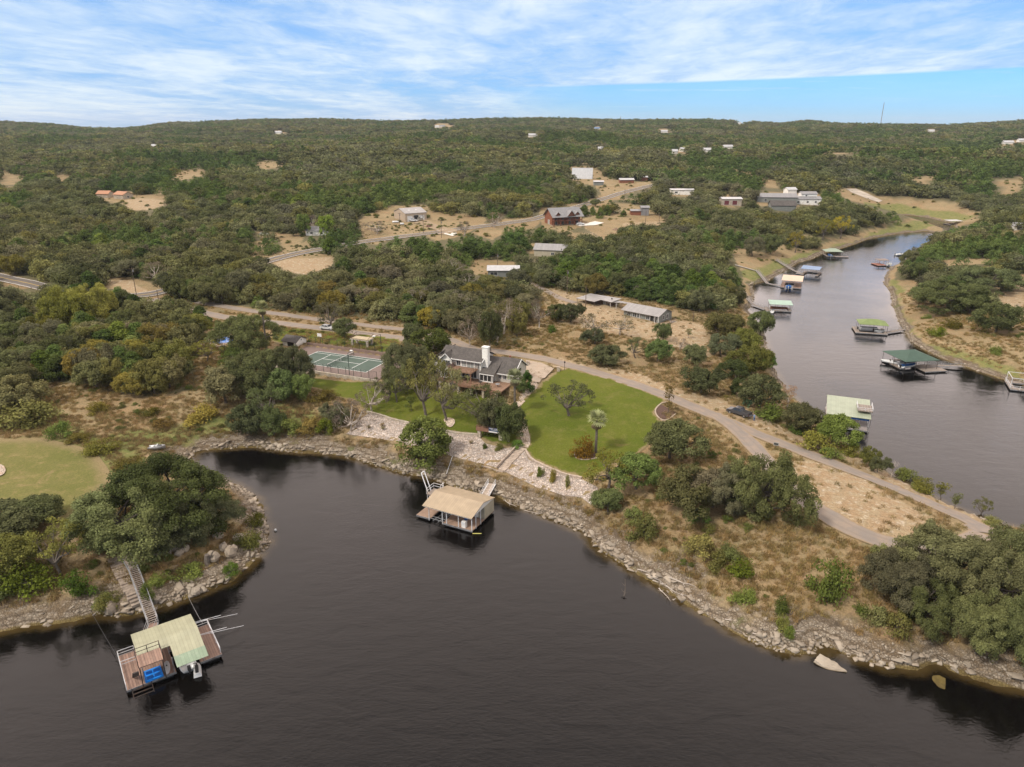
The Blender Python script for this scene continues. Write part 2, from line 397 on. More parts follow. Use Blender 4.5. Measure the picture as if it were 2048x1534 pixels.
def asphalt(name, col):
    m, t, b, o = newmat(name); p = wpos(t)
    n = t.noise(p, .35, 5, .6, .3); f = t.noise(p, 14, 3, .7)
    u_ = t.m('ABSOLUTE', t.m('SUBTRACT', t.attr('across'), .5))
    c = t.mix(t.ramp(n, .3, .72), t.rgb(col), t.rgb((col[0] * 1.35, col[1] * 1.22, col[2] * 1.08)))
    c = t.mix(t.ramp(f, .3, .7, 0, .35), c, t.rgb((col[0] * .55, col[1] * .55, col[2] * .55)))
    c = t.mix(t.ramp(t.noise(t.vmul(p, (1, 1, 1)), .12, 5, .7, 1.), .55, .75, 0, .5), c, t.rgb((.30, .22, .15)))
    c = t.mix(t.m('MULTIPLY', t.ramp(t.m('ABSOLUTE', t.m('SUBTRACT', u_, .21)), .10, .02), t.m('MULTIPLY', n, .5)), c, t.rgb((col[0] * .72, col[1] * .7, col[2] * .68)))
    c = t.mix(t.ramp(t.m('ADD', u_, t.m('MULTIPLY', t.m('SUBTRACT', t.noise(p, .8, 5, .7), .5), .22)), .40, .47), c, t.rgb((.27, .195, .115)))
    t.put(b.inputs['Base Color'], c); b.inputs['Roughness'].default_value = .92
    t.put(b.inputs['Normal'], t.bump(f, .3, .02)); return m
def grassy(name, a, bcol, c3, ef=.9):
    m, t, b, o = newmat(name); p = wpos(t)
    c = t.mix(t.ramp(t.noise(p, .06, 4, .6, .4), .3, .7), t.rgb(a), t.rgb(bcol))
    c = t.mix(t.ramp(t.noise(p, .35, 6, .7, .3), .48, .78, 0, .75), c, t.rgb(c3))
    c = t.mix(t.ramp(t.noise(p, .16, 6, .75, .8), .56, .72, 0, .55), c, t.rgb((c3[0] * 1.1, c3[1], c3[2] * 1.2)))
    ed = t.m('ADD', t.attr('edge'), t.m('MULTIPLY', t.m('SUBTRACT', t.noise(p, .5, 6, .75), .5), 3.2)); c = t.mix(t.ramp(ed, ef, .1), c, t.rgb((.24, .185, .095)))
    f = t.noise(p, 3.2, 5, .75); k = t.ramp(f, .2, .8, .72, 1.25)
    mm = t.new('ShaderNodeCombineXYZ')
    for i in range(3): t.put(mm.inputs[i], k)
    t.put(b.inputs['Base Color'], t.mix(1., c, mm.outputs[0], 'MULTIPLY')); b.inputs['Roughness'].default_value = 1.; b.inputs['Specular IOR Level'].default_value = .1
    t.put(b.inputs['Normal'], t.bump(t.noise(p, 6, 4, .8), .6, .08)); return m
M = {}
M['white'] = plain('white_paint', (.84, .81, .74), .6, .1, 1.2, dirt=(.4, .35, .28))
M['trim'] = plain('white_trim', (.72, .70, .66), .5, .06)
M['glass'] = plain('window_glass', (.035, .04, .045), .12, .3, .8)
M['curtain'] = plain('curtained_glass', (.30, .31, .29), .3, .3, 2.)
M['dark'] = plain('dark_void', (.02, .018, .016), .8, .2)
M['shingle'] = shingle('grey_brown_shingle', (.092, .080, .070))
M['cedar'] = ribbed('cedar_planks', (.25, .15, .092), 'X', .14, .7, .6, .2, (.25, .14, .08), .3)
M['cedar_rail'] = plain('cedar_rail', (.22, .115, .07), .7, .2)
M['greywood'] = ribbed('weathered_planks', (.27, .22, .18), 'X', .15, .85, .55, .2, (.16, .11, .08), .4)
M['redwood'] = ribbed('red_brown_planks', (.27, .17, .125), 'X', .3, .8, .5, .22, (.36, .27, .2), .5)
M['post'] = plain('galvanised_steel', (.34, .34, .34), .45, .2, 2., .5, dirt=(.2, .12, .07))
M['whitepost'] = plain('white_steel', (.66, .66, .66), .5, .1, dirt=(.4, .3, .2))
M['darksteel'] = plain('dark_steel', (.05, .04, .035), .5, .3, 2., .4, dirt=(.12, .06, .03))
M['float'] = plain('black_float', (.03, .03, .03), .6, .3)
M['greenmetal'] = plain('green_netting_posts', (.02, .04, .03), .6, .2)
M['pole'] = plain('creosoted_timber', (.11, .075, .05), .85, .3, 4.)
M['wire'] = plain('cable', (.04, .04, .04), .6, .1)
M['tan_roof'] = ribbed('tan_ribbed_roof', (.50, .385, .25), 'X', .42, .4, .70, .04, (.4, .28, .17), .2)
M['cream_roof'] = ribbed('pale_yellow_ribbed_roof', (.46, .45, .30), 'X', .44, .45, .80, .05, (.34, .30, .18), .45)
M['mint_panel'] = ribbed('pale_green_ribbed_roof', (.31, .40, .27), 'X', .44, .45, .80, .05, (.5, .5, .42), .4)
M['sage_roof'] = ribbed('sage_green_ribbed_roof', (.42, .46, .33), 'X', .40, .45, .84, .03, (.5, .45, .33), .3)
M['tin'] = ribbed('silver_ribbed_roof', (.42, .40, .38), 'X', .7, .4, .72, .08, (.30, .24, .19), .35, .3)
M['tin_white'] = ribbed('white_ribbed_roof', (.58, .57, .56), 'X', .6, .4, .85, .04, (.5, .46, .4), .25)
M['tin_grey'] = ribbed('grey_ribbed_roof', (.29, .28, .275), 'X', .6, .45, .8, .06, (.22, .2, .18), .3)
M['blue_roof'] = ribbed('blue_ribbed_roof', (.17, .28, .46), 'X', .4, .4, .85, .04, (.4, .42, .45), .2)
M['mint_roof'] = ribbed('mint_ribbed_roof', (.33, .50, .38), 'X', .4, .4, .88, .04, (.4, .42, .38), .2)
M['green_canvas'] = plain('dark_green_canvas', (.045, .085, .06), .75, .12, .5)
M['olive_canvas'] = plain('olive_green_canvas', (.17, .22, .075), .75, .12, .5)
M['tan_siding'] = ribbed('tan_siding', (.42, .37, .27), 'X', .3, .6, .85, .03)
M['beige_metal'] = ribbed('beige_metal_wall', (.47, .37, .27), 'X', .5, .6, .88, .03)
M['log'] = ribbed('red_brown_log', (.22, .075, .035), 'Z', .3, .6, .5, .12)
M['log_trim'] = plain('red_brown_beam', (.18, .06, .03), .6, .2)
M['grey_board'] = ribbed('grey_board_siding', (.20, .21, .19), 'Z', .25, .8, .7, .1)
M['limestone'] = stones('limestone_blocks', (.47, .42, .34), (.2, .17, .13), 1.6, var=.16, gapw=.04)
M['brick_pale'] = plain('pale_brick', (.50, .46, .39), .85, .1, 2.5)
M['riprap'] = stones('white_rubble_slope', (.50, .43, .37), (.15, .12, .095), 2.1, var=.34, gapw=.09)
M['paving'] = stones('flagstone_path', (.52, .43, .34), (.2, .16, .12), 1.4, var=.2, gapw=.05)
M['court_red'] = plain('red_brown_court_surface', (.175, .125, .105), .9, .12, .5)
M['court_green'] = plain('green_court_surface', (.068, .100, .076), .85, .1, .5)
M['line'] = plain('white_line_paint', (.75, .75, .72), .7, .03)
M['asphalt'] = asphalt('worn_lane_asphalt', (.235, .20, .168))
M['highway'] = asphalt('highway_asphalt', (.13, .115, .10))
M['concrete'] = plain('pale_concrete', (.37, .295, .22), .85, .12, .6, dirt=(.36, .25, .17))
M['bright_concrete'] = plain('new_concrete', (.66, .61, .53), .85, .06, .6)
M['lawn'] = grassy('watered_lawn_grass', (.080, .104, .012), (.112, .124, .018), (.165, .145, .045))
M['mown'] = grassy('mown_olive_grass', (.125, .132, .036), (.165, .152, .052), (.29, .215, .10), 3.5)
M['mulch'] = plain('dark_red_mulch', (.085, .045, .03), .95, .4, 5., bump=.5)
M['pool'] = plain('blue_pool_water', (.03, .18, .55), .08, .2, .8)
M['bluetarp'] = plain('blue_plastic', (.03, .14, .42), .4, .3)
M['bluebright'] = plain('bright_blue_plastic', (.02, .25, .75), .35, .2)
M['boatwhite'] = plain('white_gelcoat', (.66, .66, .64), .25, .06)
M['red'] = plain('rusty_red', (.26, .10, .06), .7, .3)
M['darkred'] = plain('dark_red_door', (.12, .02, .025), .6, .2)
M['carblack'] = plain('dark_grey_car_paint', (.06, .06, .065), .25, .1)
M['carwhite'] = plain('white_car_paint', (.6, .6, .6), .3, .05)
M['tyre'] = plain('tyre_rubber', (.015, .015, .015), .8, .1)
M['skin'] = plain('skin', (.42, .24, .16), .6, .05)
M['denim'] = plain('blue_cloth', (.07, .13, .26), .9, .15)

# ---------------------------------------------------------------- terrain colour masks
CH_R = [  # green grass / weeds
 [(0,870),(90,872),(220,890),(290,905),(260,1000),(150,1040),(0,1010)],
 [(0,800),(110,800),(200,880),(260,900),(200,905),(100,868),(0,868)],
 [(1775,555),(1800,560),(1815,640),(1850,680),(1960,720),(2048,745),(2048,790),(1900,735),(1830,700),(1795,640)],
 [(1700,480),(1790,445),(1900,455),(1850,462),(1700,492),(1620,520),(1560,545),(1510,560),(1480,548),(1560,520)],
 [(1790,428),(1720,400),(1800,405),(1900,420),(1960,432),(1900,447),(1850,432)],
 [(1200,1060),(1320,1120),(1420,1190),(1500,1235),(1470,1245),(1350,1180),(1250,1120),(1180,1080)],
 [(540,800),(700,820),(690,870),(560,870)], [(930,1000),(1010,1000),(1060,1030),(1000,1020)], [(430,840),(520,860),(500,885),(330,900),(200,890),(230,860)],
]
CH_G = [  # pale bare soil
 [(1560,930),(1660,925),(1790,990),(1870,1040),(1880,1070),(1800,1080),(1700,1050),(1610,1000)],
 [(1085,735),(1110,738),(1250,770),(1330,800),(1480,842),(1500,850),(1600,885),(1800,970),(2000,1070),(2000,1050),(1800,955),(1600,870),(1480,812),(1380,780),(1250,745),(1120,715)],
 [(1960,590),(2048,560),(2048,640),(2010,640)], [(1166,452),(1210,475),(1238,459),(1252,446),(1333,442),(1330,470),(1230,490),(1160,470)],
 [(540,520),(670,512),(690,535),(610,560),(560,545)], [(248,395),(335,399),(335,425),(250,425)], [(1095,575),(1340,640),(1420,650),(1430,720),(1330,690),(1150,650)],
 [(210,560),(270,560),(300,590),(240,600)],
]
CH_W = []; HAZE = 4.5e-5
def softmask(polys, x, y, feather, seed):
    n = fbm(x, y, 14., 4, seed) * feather * 1.1
    r = np.zeros_like(x)
    for p in polys:
        w_ = Gs(p); s = sdist(x, y, w_) + n; r = np.maximum(r, 1 - sstep(-feather, feather, s))
    return r
fine = (YY < 700) & (np.abs(XX) < 450) & (DD > -8)
mk = np.zeros(XX.shape + (4,), np.float32)
fx_, fy_ = XX[fine], YY[fine]
mk[fine, 0] = softmask(CH_R, fx_, fy_, 5., 41); mk[fine, 1] = softmask(CH_G, fx_, fy_, 3., 42)
MASK = mk
# ---------------------------------------------------------------- open ground as the photo shows it (pixel outlines), used to keep scattered trees off it
OPEN = [
 [(0,338),(12,340),(48,352),(42,363),(0,378)], [(104,345),(140,351),(140,361),(112,360)], [(335,353),(372,340),(412,336),(414,348),(385,358),(345,361)],
 [(508,326),(550,322),(576,327),(562,337),(515,338)], [(186,386),(262,384),(337,396),(336,408),(300,421),(256,421),(240,408),(186,400)],
 [(718,441),(737,427),(780,412),(852,410),(870,426),(910,428),(940,432),(966,433),(975,441),(960,452),(944,462),(913,475),(872,482),(841,466),(795,472),(752,490),(728,486)],
 [(940,466),(985,452),(1010,466),(985,480)], [(985,440),(1060,432),(1085,438),(1075,452),(1020,456)],
 [(1078,414),(1162,414),(1166,452),(1140,462),(1085,458)], [(1204,388),(1180,402),(1100,428),(1062,438),(1066,446),(1110,435),(1170,418),(1200,420),(1160,440),(1168,455),(1208,478),(1238,462),(1253,448),(1333,444),(1318,428),(1300,412),(1255,412),(1245,424),(1206,428),(1190,418),(1248,392),(1240,383)],
 [(1140,332),(1194,332),(1215,356),(1250,362),(1308,364),(1300,374),(1240,392),(1205,395),(1196,374),(1145,362)],
 [(526,512),(600,498),(610,466),(560,466),(515,462),(515,475),(556,476),(570,503),(668,510),(668,532),(610,549),(575,545),(548,530)],
 [(608,450),(645,452),(645,470),(608,470)], [(1046,486),(1114,490),(1114,508),(1060,508)], [(966,518),(1036,524),(1034,552),(968,550)], [(938,520),(975,516),(972,552),(946,550)],
 [(210,552),(268,556),(330,573),(340,592),(300,604),(285,592),(240,580),(212,576)], [(-5,540),(58,560),(56,580),(-5,570)],
 [(412,602),(440,608),(560,620),(700,634),(800,646),(860,656),(960,680),(960,930),(0,1300),(-50,830),(51,808),(68,762),(113,770),(154,764),(191,780),(232,788),(308,792),(359,784),(393,780),(396,690),(420,640)],
 [(1040,556),(1085,572),(1160,586),(1240,592),(1344,612),(1420,628),(1512,600),(1560,640),(1600,780),(2100,1060),(2100,1500),(800,1500),(800,660),(960,690),(1040,690),(1040,655),(1085,620),(1085,580)],
 [(1485,546),(1470,520),(1462,498),(1500,498),(1530,505),(1545,480),(1600,500),(1640,490),(1700,470),(1740,460),(1860,440),(1700,402),(1660,380),(1700,372),(1760,392),(1900,405),(1960,425),(1960,445),(1900,455),(1860,470),(1810,520),(1760,560),(1600,640),(1520,640),(1490,600)],
 [(1760,560),(1830,560),(1870,590),(1955,612),(1990,640),(2048,640),(2100,650),(2100,1100),(1700,900),(1780,600)],
 [(1990,562),(2048,548),(2100,560),(2100,640),(2040,640),(2000,600)], [(1440,388),(1480,388),(1480,414),(1440,414)], [(1510,384),(1640,384),(1640,410),(1510,412)], [(1540,404),(1582,404),(1582,420),(1540,420)],
 [(1990,358),(2048,358),(2048,384),(2010,388)], [(1830,350),(1882,352),(1880,362),(1832,362)], [(1340,378),(1378,380),(1378,392),(1340,392)], [(1622,303),(1690,300),(1745,304),(1650,308)], [(1528,360),(1556,360),(1556,376),(1528,376)],
 [(2020,450),(2048,450),(2048,466),(2020,466)], [(1880,520),(2000,516),(2010,526),(1890,532)], [(1255,410),(1300,410),(1300,436),(1270,436)],
]
OPEN += [[(x - 4, y - 7), (x + w_ + 3, y - 7), (x + w_ + 3, y + 1.5), (x - 4, y + 1.5)] for x, y, w_ in ((549,266,19),(1058,273,14),(870,254,32),(1189,258,13),(1322,264,15),(1407,303,10),(1448,296,18),(1345,306,24),(1478,247,12),(1857,263,16),(2008,287,18),(2038,283,14),(303,294,10),(1196,300,8))]
OPEN = [np.array(p, float) for p in OPEN]
def is_open(X, Y, Z, r, h):
    ja = fbm(X, Y, 26., 3, 71) * 13 * sstep(300, 420, Y); jb = fbm(X, Y, 26., 3, 72) * 5 * sstep(300, 420, Y)
    bad = np.zeros(len(X), bool)
    for dz, dx in ((0, 0), (h * .95, 0), (h * .6, -.75), (h * .6, .75), (h * .5, 0)):
        a, b, dep = proj(X + dx * r, Y, Z + dz); a = a + ja; b = b + jb
        for p in OPEN:
            lo = p.min(0); hi = p.max(0)
            c = (a > lo[0]) & (a < hi[0]) & (b > lo[1]) & (b < hi[1]) & ~bad
            if c.any(): bad[c] = inpoly(a[c], b[c], p)
    return bad
# forest floor mask on the terrain
a_, b_, dep_ = proj(XX.ravel(), YY.ravel(), HH.ravel())
vis = (YY.ravel() > 60)
op = np.zeros(XX.size, bool)
for p in OPEN:
    lo = p.min(0); hi = p.max(0)
    c = (a_ > lo[0]) & (a_ < hi[0]) & (b_ > lo[1]) & (b_ < hi[1]) & vis & ~op
    if c.any(): op[c] = inpoly(a_[c], b_[c], p)
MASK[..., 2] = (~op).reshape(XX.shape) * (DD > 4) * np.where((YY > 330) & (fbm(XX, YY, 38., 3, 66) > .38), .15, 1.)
# ---------------------------------------------------------------- ground sheet
m, t, b, o = newmat('hill_country_ground'); p = wpos(t)
at = t.new('ShaderNodeAttribute', attribute_name='mask'); sc3 = t.new('ShaderNodeSeparateColor'); t.l.new(at.outputs['Color'], sc3.inputs[0])
mr, mg, mb = sc3.outputs; sd = t.attr('shore')
big = t.noise(p, .045, 5, .6, .5); mid = t.noise(p, .45, 6, .68, .3); fin = t.noise(p, 2.4, 5, .75)
dry = t.mix(t.ramp(big, .32, .68), t.rgb((.255, .178, .092)), t.rgb((.300, .228, .125)))
mid2 = t.noise(p, .13, 6, .7, .4)
dry = t.mix(t.ramp(mid2, .52, .68, 0, .7), dry, t.rgb((.175, .15, .075))); dry = t.mix(t.ramp(mid2, .46, .32, 0, .65), dry, t.rgb((.33, .21, .11)))
dry = t.mix(t.ramp(mid, .5, .75, 0, .8), dry, t.rgb((.165, .155, .080)))
dry = t.mix(t.ramp(mid, .42, .28, 0, .7), dry, t.rgb((.29, .195, .13)))
grn = t.mix(t.ramp(mid, .35, .65), t.rgb((.13, .15, .045)), t.rgb((.22, .195, .075)))
soil = t.mix(t.ramp(mid, .35, .65), t.rgb((.32, .22, .125)), t.rgb((.34, .265, .16)))
soil = t.mix(t.ramp(t.noise(p, .9, 6, .75, .2), .52, .66, 0, .9), soil, t.rgb((.50, .42, .32)))
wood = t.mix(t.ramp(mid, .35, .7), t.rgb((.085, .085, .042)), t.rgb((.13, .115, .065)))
c = t.mix(t.ramp(t.m('ADD', mr, t.m('MULTIPLY', t.m('SUBTRACT', mid, .5), 1.1)), .35, .75), dry, grn)
c = t.mix(t.ramp(t.m('ADD', mg, t.m('MULTIPLY', t.m('SUBTRACT', mid, .5), 1.2)), .40, .75), c, soil)
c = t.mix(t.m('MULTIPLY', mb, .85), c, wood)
k = t.ramp(fin, .22, .8, .62, 1.32); mm = t.new('ShaderNodeCombineXYZ')
for i in range(3): t.put(mm.inputs[i], k)
c = t.mix(1., c, mm.outputs[0], 'MULTIPLY')
# limestone and gravel of the drawn-down shore
e = t.voro(t.vmul(p, (1, 1, .6)), .75, 'DISTANCE_TO_EDGE'); e2 = t.voro(p, 2.8, 'DISTANCE_TO_EDGE')
rk = t.mix(t.ramp(mid, .3, .7), t.rgb((.29, .235, .17)), t.rgb((.19, .14, .09)))
rk = t.mix(t.ramp(t.voro(p, 2.8, out=1), .2, .9, 0, .6), rk, t.rgb((.42, .36, .28)))
rk = t.mix(t.ramp(e2, .10, 0, 0, .4), rk, t.rgb((.10, .075, .05)))
zs = t.new('ShaderNodeSeparateXYZ'); t.l.new(p, zs.inputs[0]); zb = t.m('FRACT', t.m('ADD', t.m('DIVIDE', zs.outputs[2], .6), t.m('ADD', .5, t.m('MULTIPLY', mid, .35))))
rk = t.mix(t.ramp(t.m('ABSOLUTE', t.m('SUBTRACT', zb, .5)), .22, .05, 0, .75), rk, t.rgb((.115, .085, .055)))
rk = t.mix(t.ramp(t.noise(p, .22, 6, .7, .6), .50, .64, 0, .85), rk, t.rgb((.175, .125, .075)))
rk = t.mix(t.ramp(e, .06, 0, 0, .6), rk, t.rgb((.09, .07, .05)))
rk = t.mix(t.ramp(t.m('ADD', big, t.m('MULTIPLY', mid, .5)), .82, .95, 0, .7), rk, t.rgb((.14, .15, .055)))
edge = t.m('ADD', sd, t.m('MULTIPLY', t.m('SUBTRACT', t.noise(p, .12, 5, .65), .5), 16.))
rockf = t.ramp(edge, 6.0, 2.5)
c = t.mix(rockf, c, rk)
wet = t.mix(t.ramp(mid, .35, .65), t.rgb((.12, .085, .035)), t.rgb((.20, .15, .06)))
c = t.mix(t.ramp(sd, .25, -.15), c, wet)
t.put(b.inputs['Base Color'], c); b.inputs['Roughness'].default_value = 1.; b.inputs['Specular IOR Level'].default_value = .12
hb = t.m('ADD', t.m('MULTIPLY', mid, .5), t.m('ADD', t.m('MULTIPLY', fin, .25), t.m('MULTIPLY', t.m('MULTIPLY', rockf, t.ramp(e2, 0, .15)), .5)))
t.put(b.inputs['Normal'], t.bump(hb, .75, .5))
M['ground'] = m
ny, nx = XX.shape
ii = np.arange(ny * nx).reshape(ny, nx)
Q = np.stack([ii[:-1, :-1], ii[:-1, 1:], ii[1:, 1:], ii[1:, :-1]], -1).reshape(-1, 4)
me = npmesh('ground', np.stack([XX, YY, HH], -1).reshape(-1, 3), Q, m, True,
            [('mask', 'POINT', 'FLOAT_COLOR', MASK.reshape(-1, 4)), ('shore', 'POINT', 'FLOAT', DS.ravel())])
ground = link(bpy.data.objects.new('ground', me)); ground['kind'] = 'structure'
# ---------------------------------------------------------------- water
m, t, b, o = newmat('lake_water'); p = wpos(t)
sh = t.attr('depth')
c = t.mix(t.ramp(t.m('ADD', sh, t.m('MULTIPLY', t.m('SUBTRACT', t.noise(p, .5, 4, .6), .5), 2.)), 2.6, .2), t.rgb((.0032, .0026, .0022)), t.rgb((.060, .040, .014)))
t.put(b.inputs['Base Color'], c); t.put(b.inputs['Roughness'], t.ramp(t.noise(p, .02, 4, .6, 1.2), .35, .65, .03, .14)); b.inputs['IOR'].default_value = 1.333
w1 = t.noise(t.vmul(p, (1., 1.6, 1)), 1.5, 4, .6, .6); w2 = t.noise(t.vmul(p, (.8, 1.4, 1)), .28, 3, .5, .4)
gust = t.ramp(t.noise(p, .018, 3, .5, 1.), .3, .7, .35, 1.)
calm = t.ramp(sh, 1., 16., .30, 1.)
hgt = t.m('ADD', t.m('MULTIPLY', t.m('MULTIPLY', w1, gust), .052), t.m('MULTIPLY', w2, .07))
bn = t.new('ShaderNodeBump'); t.put(bn.inputs['Height'], t.m('MULTIPLY', hgt, calm)); bn.inputs['Strength'].default_value = 1.; bn.inputs['Distance'].default_value = 1.
t.put(b.inputs['Normal'], bn.outputs[0]); M['water'] = m
wm = (XX > -9999)
jy = np.where((GY > -160) & (GY < 700))[0]; jx = np.where((GX > -300) & (GX < 420))[0]
XW, YW = np.meshgrid(GX[jx][::2], GY[jy][::2]); DW = -interp(DD, XW.ravel(), YW.ravel())
i2 = np.arange(XW.size).reshape(XW.shape)
Q = np.stack([i2[:-1, :-1], i2[:-1, 1:], i2[1:, 1:], i2[1:, :-1]], -1).reshape(-1, 4)
me = npmesh('lake_water', np.stack([XW.ravel(), YW.ravel(), np.zeros(XW.size)], -1), Q, m, True, [('depth', 'POINT', 'FLOAT', DW)])
water = link(bpy.data.objects.new('lake_water', me)); water['kind'] = 'structure'
# ---------------------------------------------------------------- draped sheets
def resample(pts, step, closed):
    out = []; n = len(pts)
    for i in range(n if closed else n - 1):
        a = np.array(pts[i]); b_ = np.array(pts[(i + 1) % n]); k = max(1, int(np.linalg.norm(b_ - a) / step))
        out += [a + (b_ - a) * j / k for j in range(k)]
    if not closed: out.append(np.array(pts[-1]))
    return np.array(out)
def smooth_line(pts, closed=False, it=2):
    p = np.array(pts, float)
    for _ in range(it):
        if closed: q = np.roll(p, -1, 0); p = np.stack([.75*p + .25*q, .25*p + .75*q], 1).reshape(-1, 2)
        else:
            q = np.stack([.75*p[:-1] + .25*p[1:], .25*p[:-1] + .75*p[1:]], 1).reshape(-1, 2); p = np.vstack([p[:1], q, p[-1:]])
    return p
def patch(name, poly, step, up, mat, z=None, kind='structure', smooth=0):
    poly = smooth_line(poly, True, smooth) if smooth else np.array(poly)
    bd = resample(poly, step, True); lo = bd.min(0); hi = bd.max(0)
    gx, gy = np.meshgrid(np.arange(lo[0], hi[0], step), np.arange(lo[1], hi[1], step)); gx = gx.ravel(); gy = gy.ravel()
    s = sdist(gx, gy, poly); k = s < -step * .4
    pts = [Vector(q) for q in bd] + [Vector((a, b_)) for a, b_ in zip(gx[k], gy[k])]
    n = len(bd)
    V, E_, Fc, *_ = delaunay_2d_cdt(pts, [(i, (i + 1) % n) for i in range(n)], [], 1, 1e-5)
    xs = np.array([v.x for v in V]); ys = np.array([v.y for v in V]); zs = (ht(xs, ys) + up) if z is None else np.full(len(xs), z)
    me = bpy.data.meshes.new(name); me.from_pydata(list(zip(xs, ys, zs)), [], Fc); me.polygons.foreach_set('use_smooth', np.ones(len(me.polygons), bool)); me.materials.append(mat); me.update()
    ea = me.attributes.new('edge', 'FLOAT', 'POINT'); ea.data.foreach_set('value', np.asarray(-sdist(xs, ys, poly), np.float32))
    ob = link(bpy.data.objects.new(name, me))
    if kind: ob['kind'] = kind
    return ob
def strip(name, line, width, up, mat, kind='structure', nc=5, parent=None, flat=False, step=1.5):
    p = resample(smooth_line(line), step, False); d = np.gradient(p, axis=0); d /= np.linalg.norm(d, axis=1)[:, None] + 1e-9
    nrm = np.stack([-d[:, 1], d[:, 0]], 1); V = []
    wd = width if hasattr(width, '__call__') else (lambda u: width)
    for i in range(len(p)):
        u = i / (len(p) - 1); ww = wd(u) * (1 + .03 * math.sin(i * 1.7))
        for j in range(nc):
            q = p[i] + nrm[i] * ww * (j / (nc - 1) - .5); V.append((q[0], q[1]))
    V = np.array(V); z = ht(V[:, 0], V[:, 1]) + up
    idx = np.arange(len(p) * nc).reshape(len(p), nc)
    Q = np.stack([idx[:-1, :-1], idx[1:, :-1], idx[1:, 1:], idx[:-1, 1:]], -1).reshape(-1, 4)
    ob = link(bpy.data.objects.new(name, npmesh(name, np.column_stack([V, z]), Q[:, ::-1], mat, True, [('across', 'POINT', 'FLOAT', np.tile(np.linspace(0, 1, nc), len(p)))])))
    if kind: ob['kind'] = kind
    if parent: ob.parent = parent
    return ob
LANE = Gs([(302,599),(380,618),(430,632),(500,640),(640,656),(740,669),(800,676),(870,686),(940,699),(1000,703),(1060,712),(1120,726),(1180,741),(1250,763),(1320,787),(1380,811),(1440,837),(1500,862),(1560,887),(1640,918),(1720,948),(1800,980),(1880,1015),(1940,1043),(1985,1068)])
LANE2 = Gs([(395,604),(440,612),(500,622),(640,640),(730,651),(800,658),(860,668),(900,679),(945,697)])
LOOP = Gs([(1425,828),(1460,848),(1490,876),(1518,905),(1550,945),(1596,996),(1653,1031),(1710,1064),(1776,1088),(1850,1102),(1920,1095),(1970,1070)])
HIGH = Gs([(-120,530),(33,562),(120,584),(220,596),(305,590),(345,578),(430,550),(532,524),(595,507),(680,492),(752,480),(850,468),(910,459),(1000,449),(1066,440),(1105,428),(1165,411),(1205,398),(1243,386),(1300,372),(1400,352)])
strip('lane_asphalt', LANE, lambda u: 4.6 + (3.5 if u > .975 else 0), .10, M['asphalt'])
strip('upper_gravel_road', LANE2, 3.8, .12, M['asphalt'])
strip('loop_road', LOOP, 4.3, .13, M['asphalt'])
strip('highway', HIGH, 7.4, .22, M['highway'], step=3)
def offset_line(line, off):
    p = resample(smooth_line(line), 3, False); d = np.gradient(p, axis=0); d /= np.linalg.norm(d, axis=1)[:, None]
    return p + np.stack([-d[:, 1], d[:, 0]], 1) * off
strip('highway_edge_marking', offset_line(HIGH, 3.2), .22, .26, M['line'], nc=2, step=3)
strip('highway_edge_marking', offset_line(HIGH, -3.2), .22, .26, M['line'], nc=2, step=3)
strip('highway_centre_marking', HIGH, .3, .26, plain('yellow_road_paint', (.5, .33, .06), .7, .1), nc=2, step=3)
strip('neighbour_track', Gs([(1030,548),(1085,576),(1112,594),(1150,606)]), 3.4, .12, M['asphalt'])
LAWN = Gs([(1110,744),(1120,741),(1137,736),(1171,746),(1220,757),(1269,774),(1317,794),(1333,800),(1323,812),(1308,824),(1318,840),(1340,850),(1310,880),(1280,905),(1230,925),(1190,960),(1163,955),(1128,947),(1089,931),(1062,917),(1050,899),(1057,889),(1054,873),(1047,847),(1036,829),(1036,807),(1062,786),(1079,770)])
patch('lawn', LAWN, 2., .10, M['lawn'])
LAWN2 = Gs([(600,752),(640,757),(700,764),(760,762),(850,770),(960,790),(1010,800),(1024,815),(1030,835),(1040,870),(1040,889),(1010,893),(965,878),(952,869),(904,865),(850,853),(793,841),(734,825),(705,800),(665,793),(640,780),(600,772)])
patch('lawn', LAWN2, 2., .10, M['lawn'])
patch('lawn', Gs([(548,652),(640,661),(720,669),(800,678),(806,702),(776,709),(620,688),(606,672),(560,690),(540,680)]), 2., .10, M['lawn'])
MOWN = Gs([(-260,890),(0,880),(88,876),(145,890),(190,902),(215,935),(228,958),(210,980),(180,1010),(175,1045),(60,1040),(0,1015),(-260,1010)])
patch('mown_field', MOWN, 2.5, .10, M['mown'], smooth=1)
BANK1 = Gs([(738,826),(793,843),(850,856),(904,867),(955,871),(972,888),(1010,897),(1042,893),(1040,900),(1000,938),(950,925),(891,909),(840,895),(793,882),(740,875),(692,868)])
BANK2 = Gs([(1047,899),(1058,920),(1089,935),(1128,951),(1163,959),(1195,975),(1196,1000),(1181,1010),(1163,996),(1128,992),(1049,963),(1006,942)])
patch('rubble_slope', BANK1, 1.5, .09, M['riprap']); patch('rubble_slope', BANK2, 1.5, .09, M['riprap'])
strip('flagstone_path', Gs([(1070,764),(1062,782),(1042,802),(1029,818),(1031,832),(1043,850),(1050,870),(1052,886),(1047,895)]), 2.0, .14, M['paving'])
patch('driveway', Gs([(1052,722),(1080,727),(1108,739),(1095,752),(1079,767),(1064,766),(1050,757)]), 1.2, .35, M['concrete'])
patch('garage_driveway', Gs([(827,447),(840,440),(849,439),(881,453),(914,460),(913,465),(871,470),(884,465),(844,451)]), 3, .25, M['highway'])
patch('concrete_apron', Gs([(880,467),(912,465),(914,469),(905,473)]), 3, .24, M['bright_concrete'])
patch('concrete_apron', Gs([(1150,450),(1170,448),(1190,443),(1208,446),(1190,451),(1160,453)]), 3, .24, M['bright_concrete'])
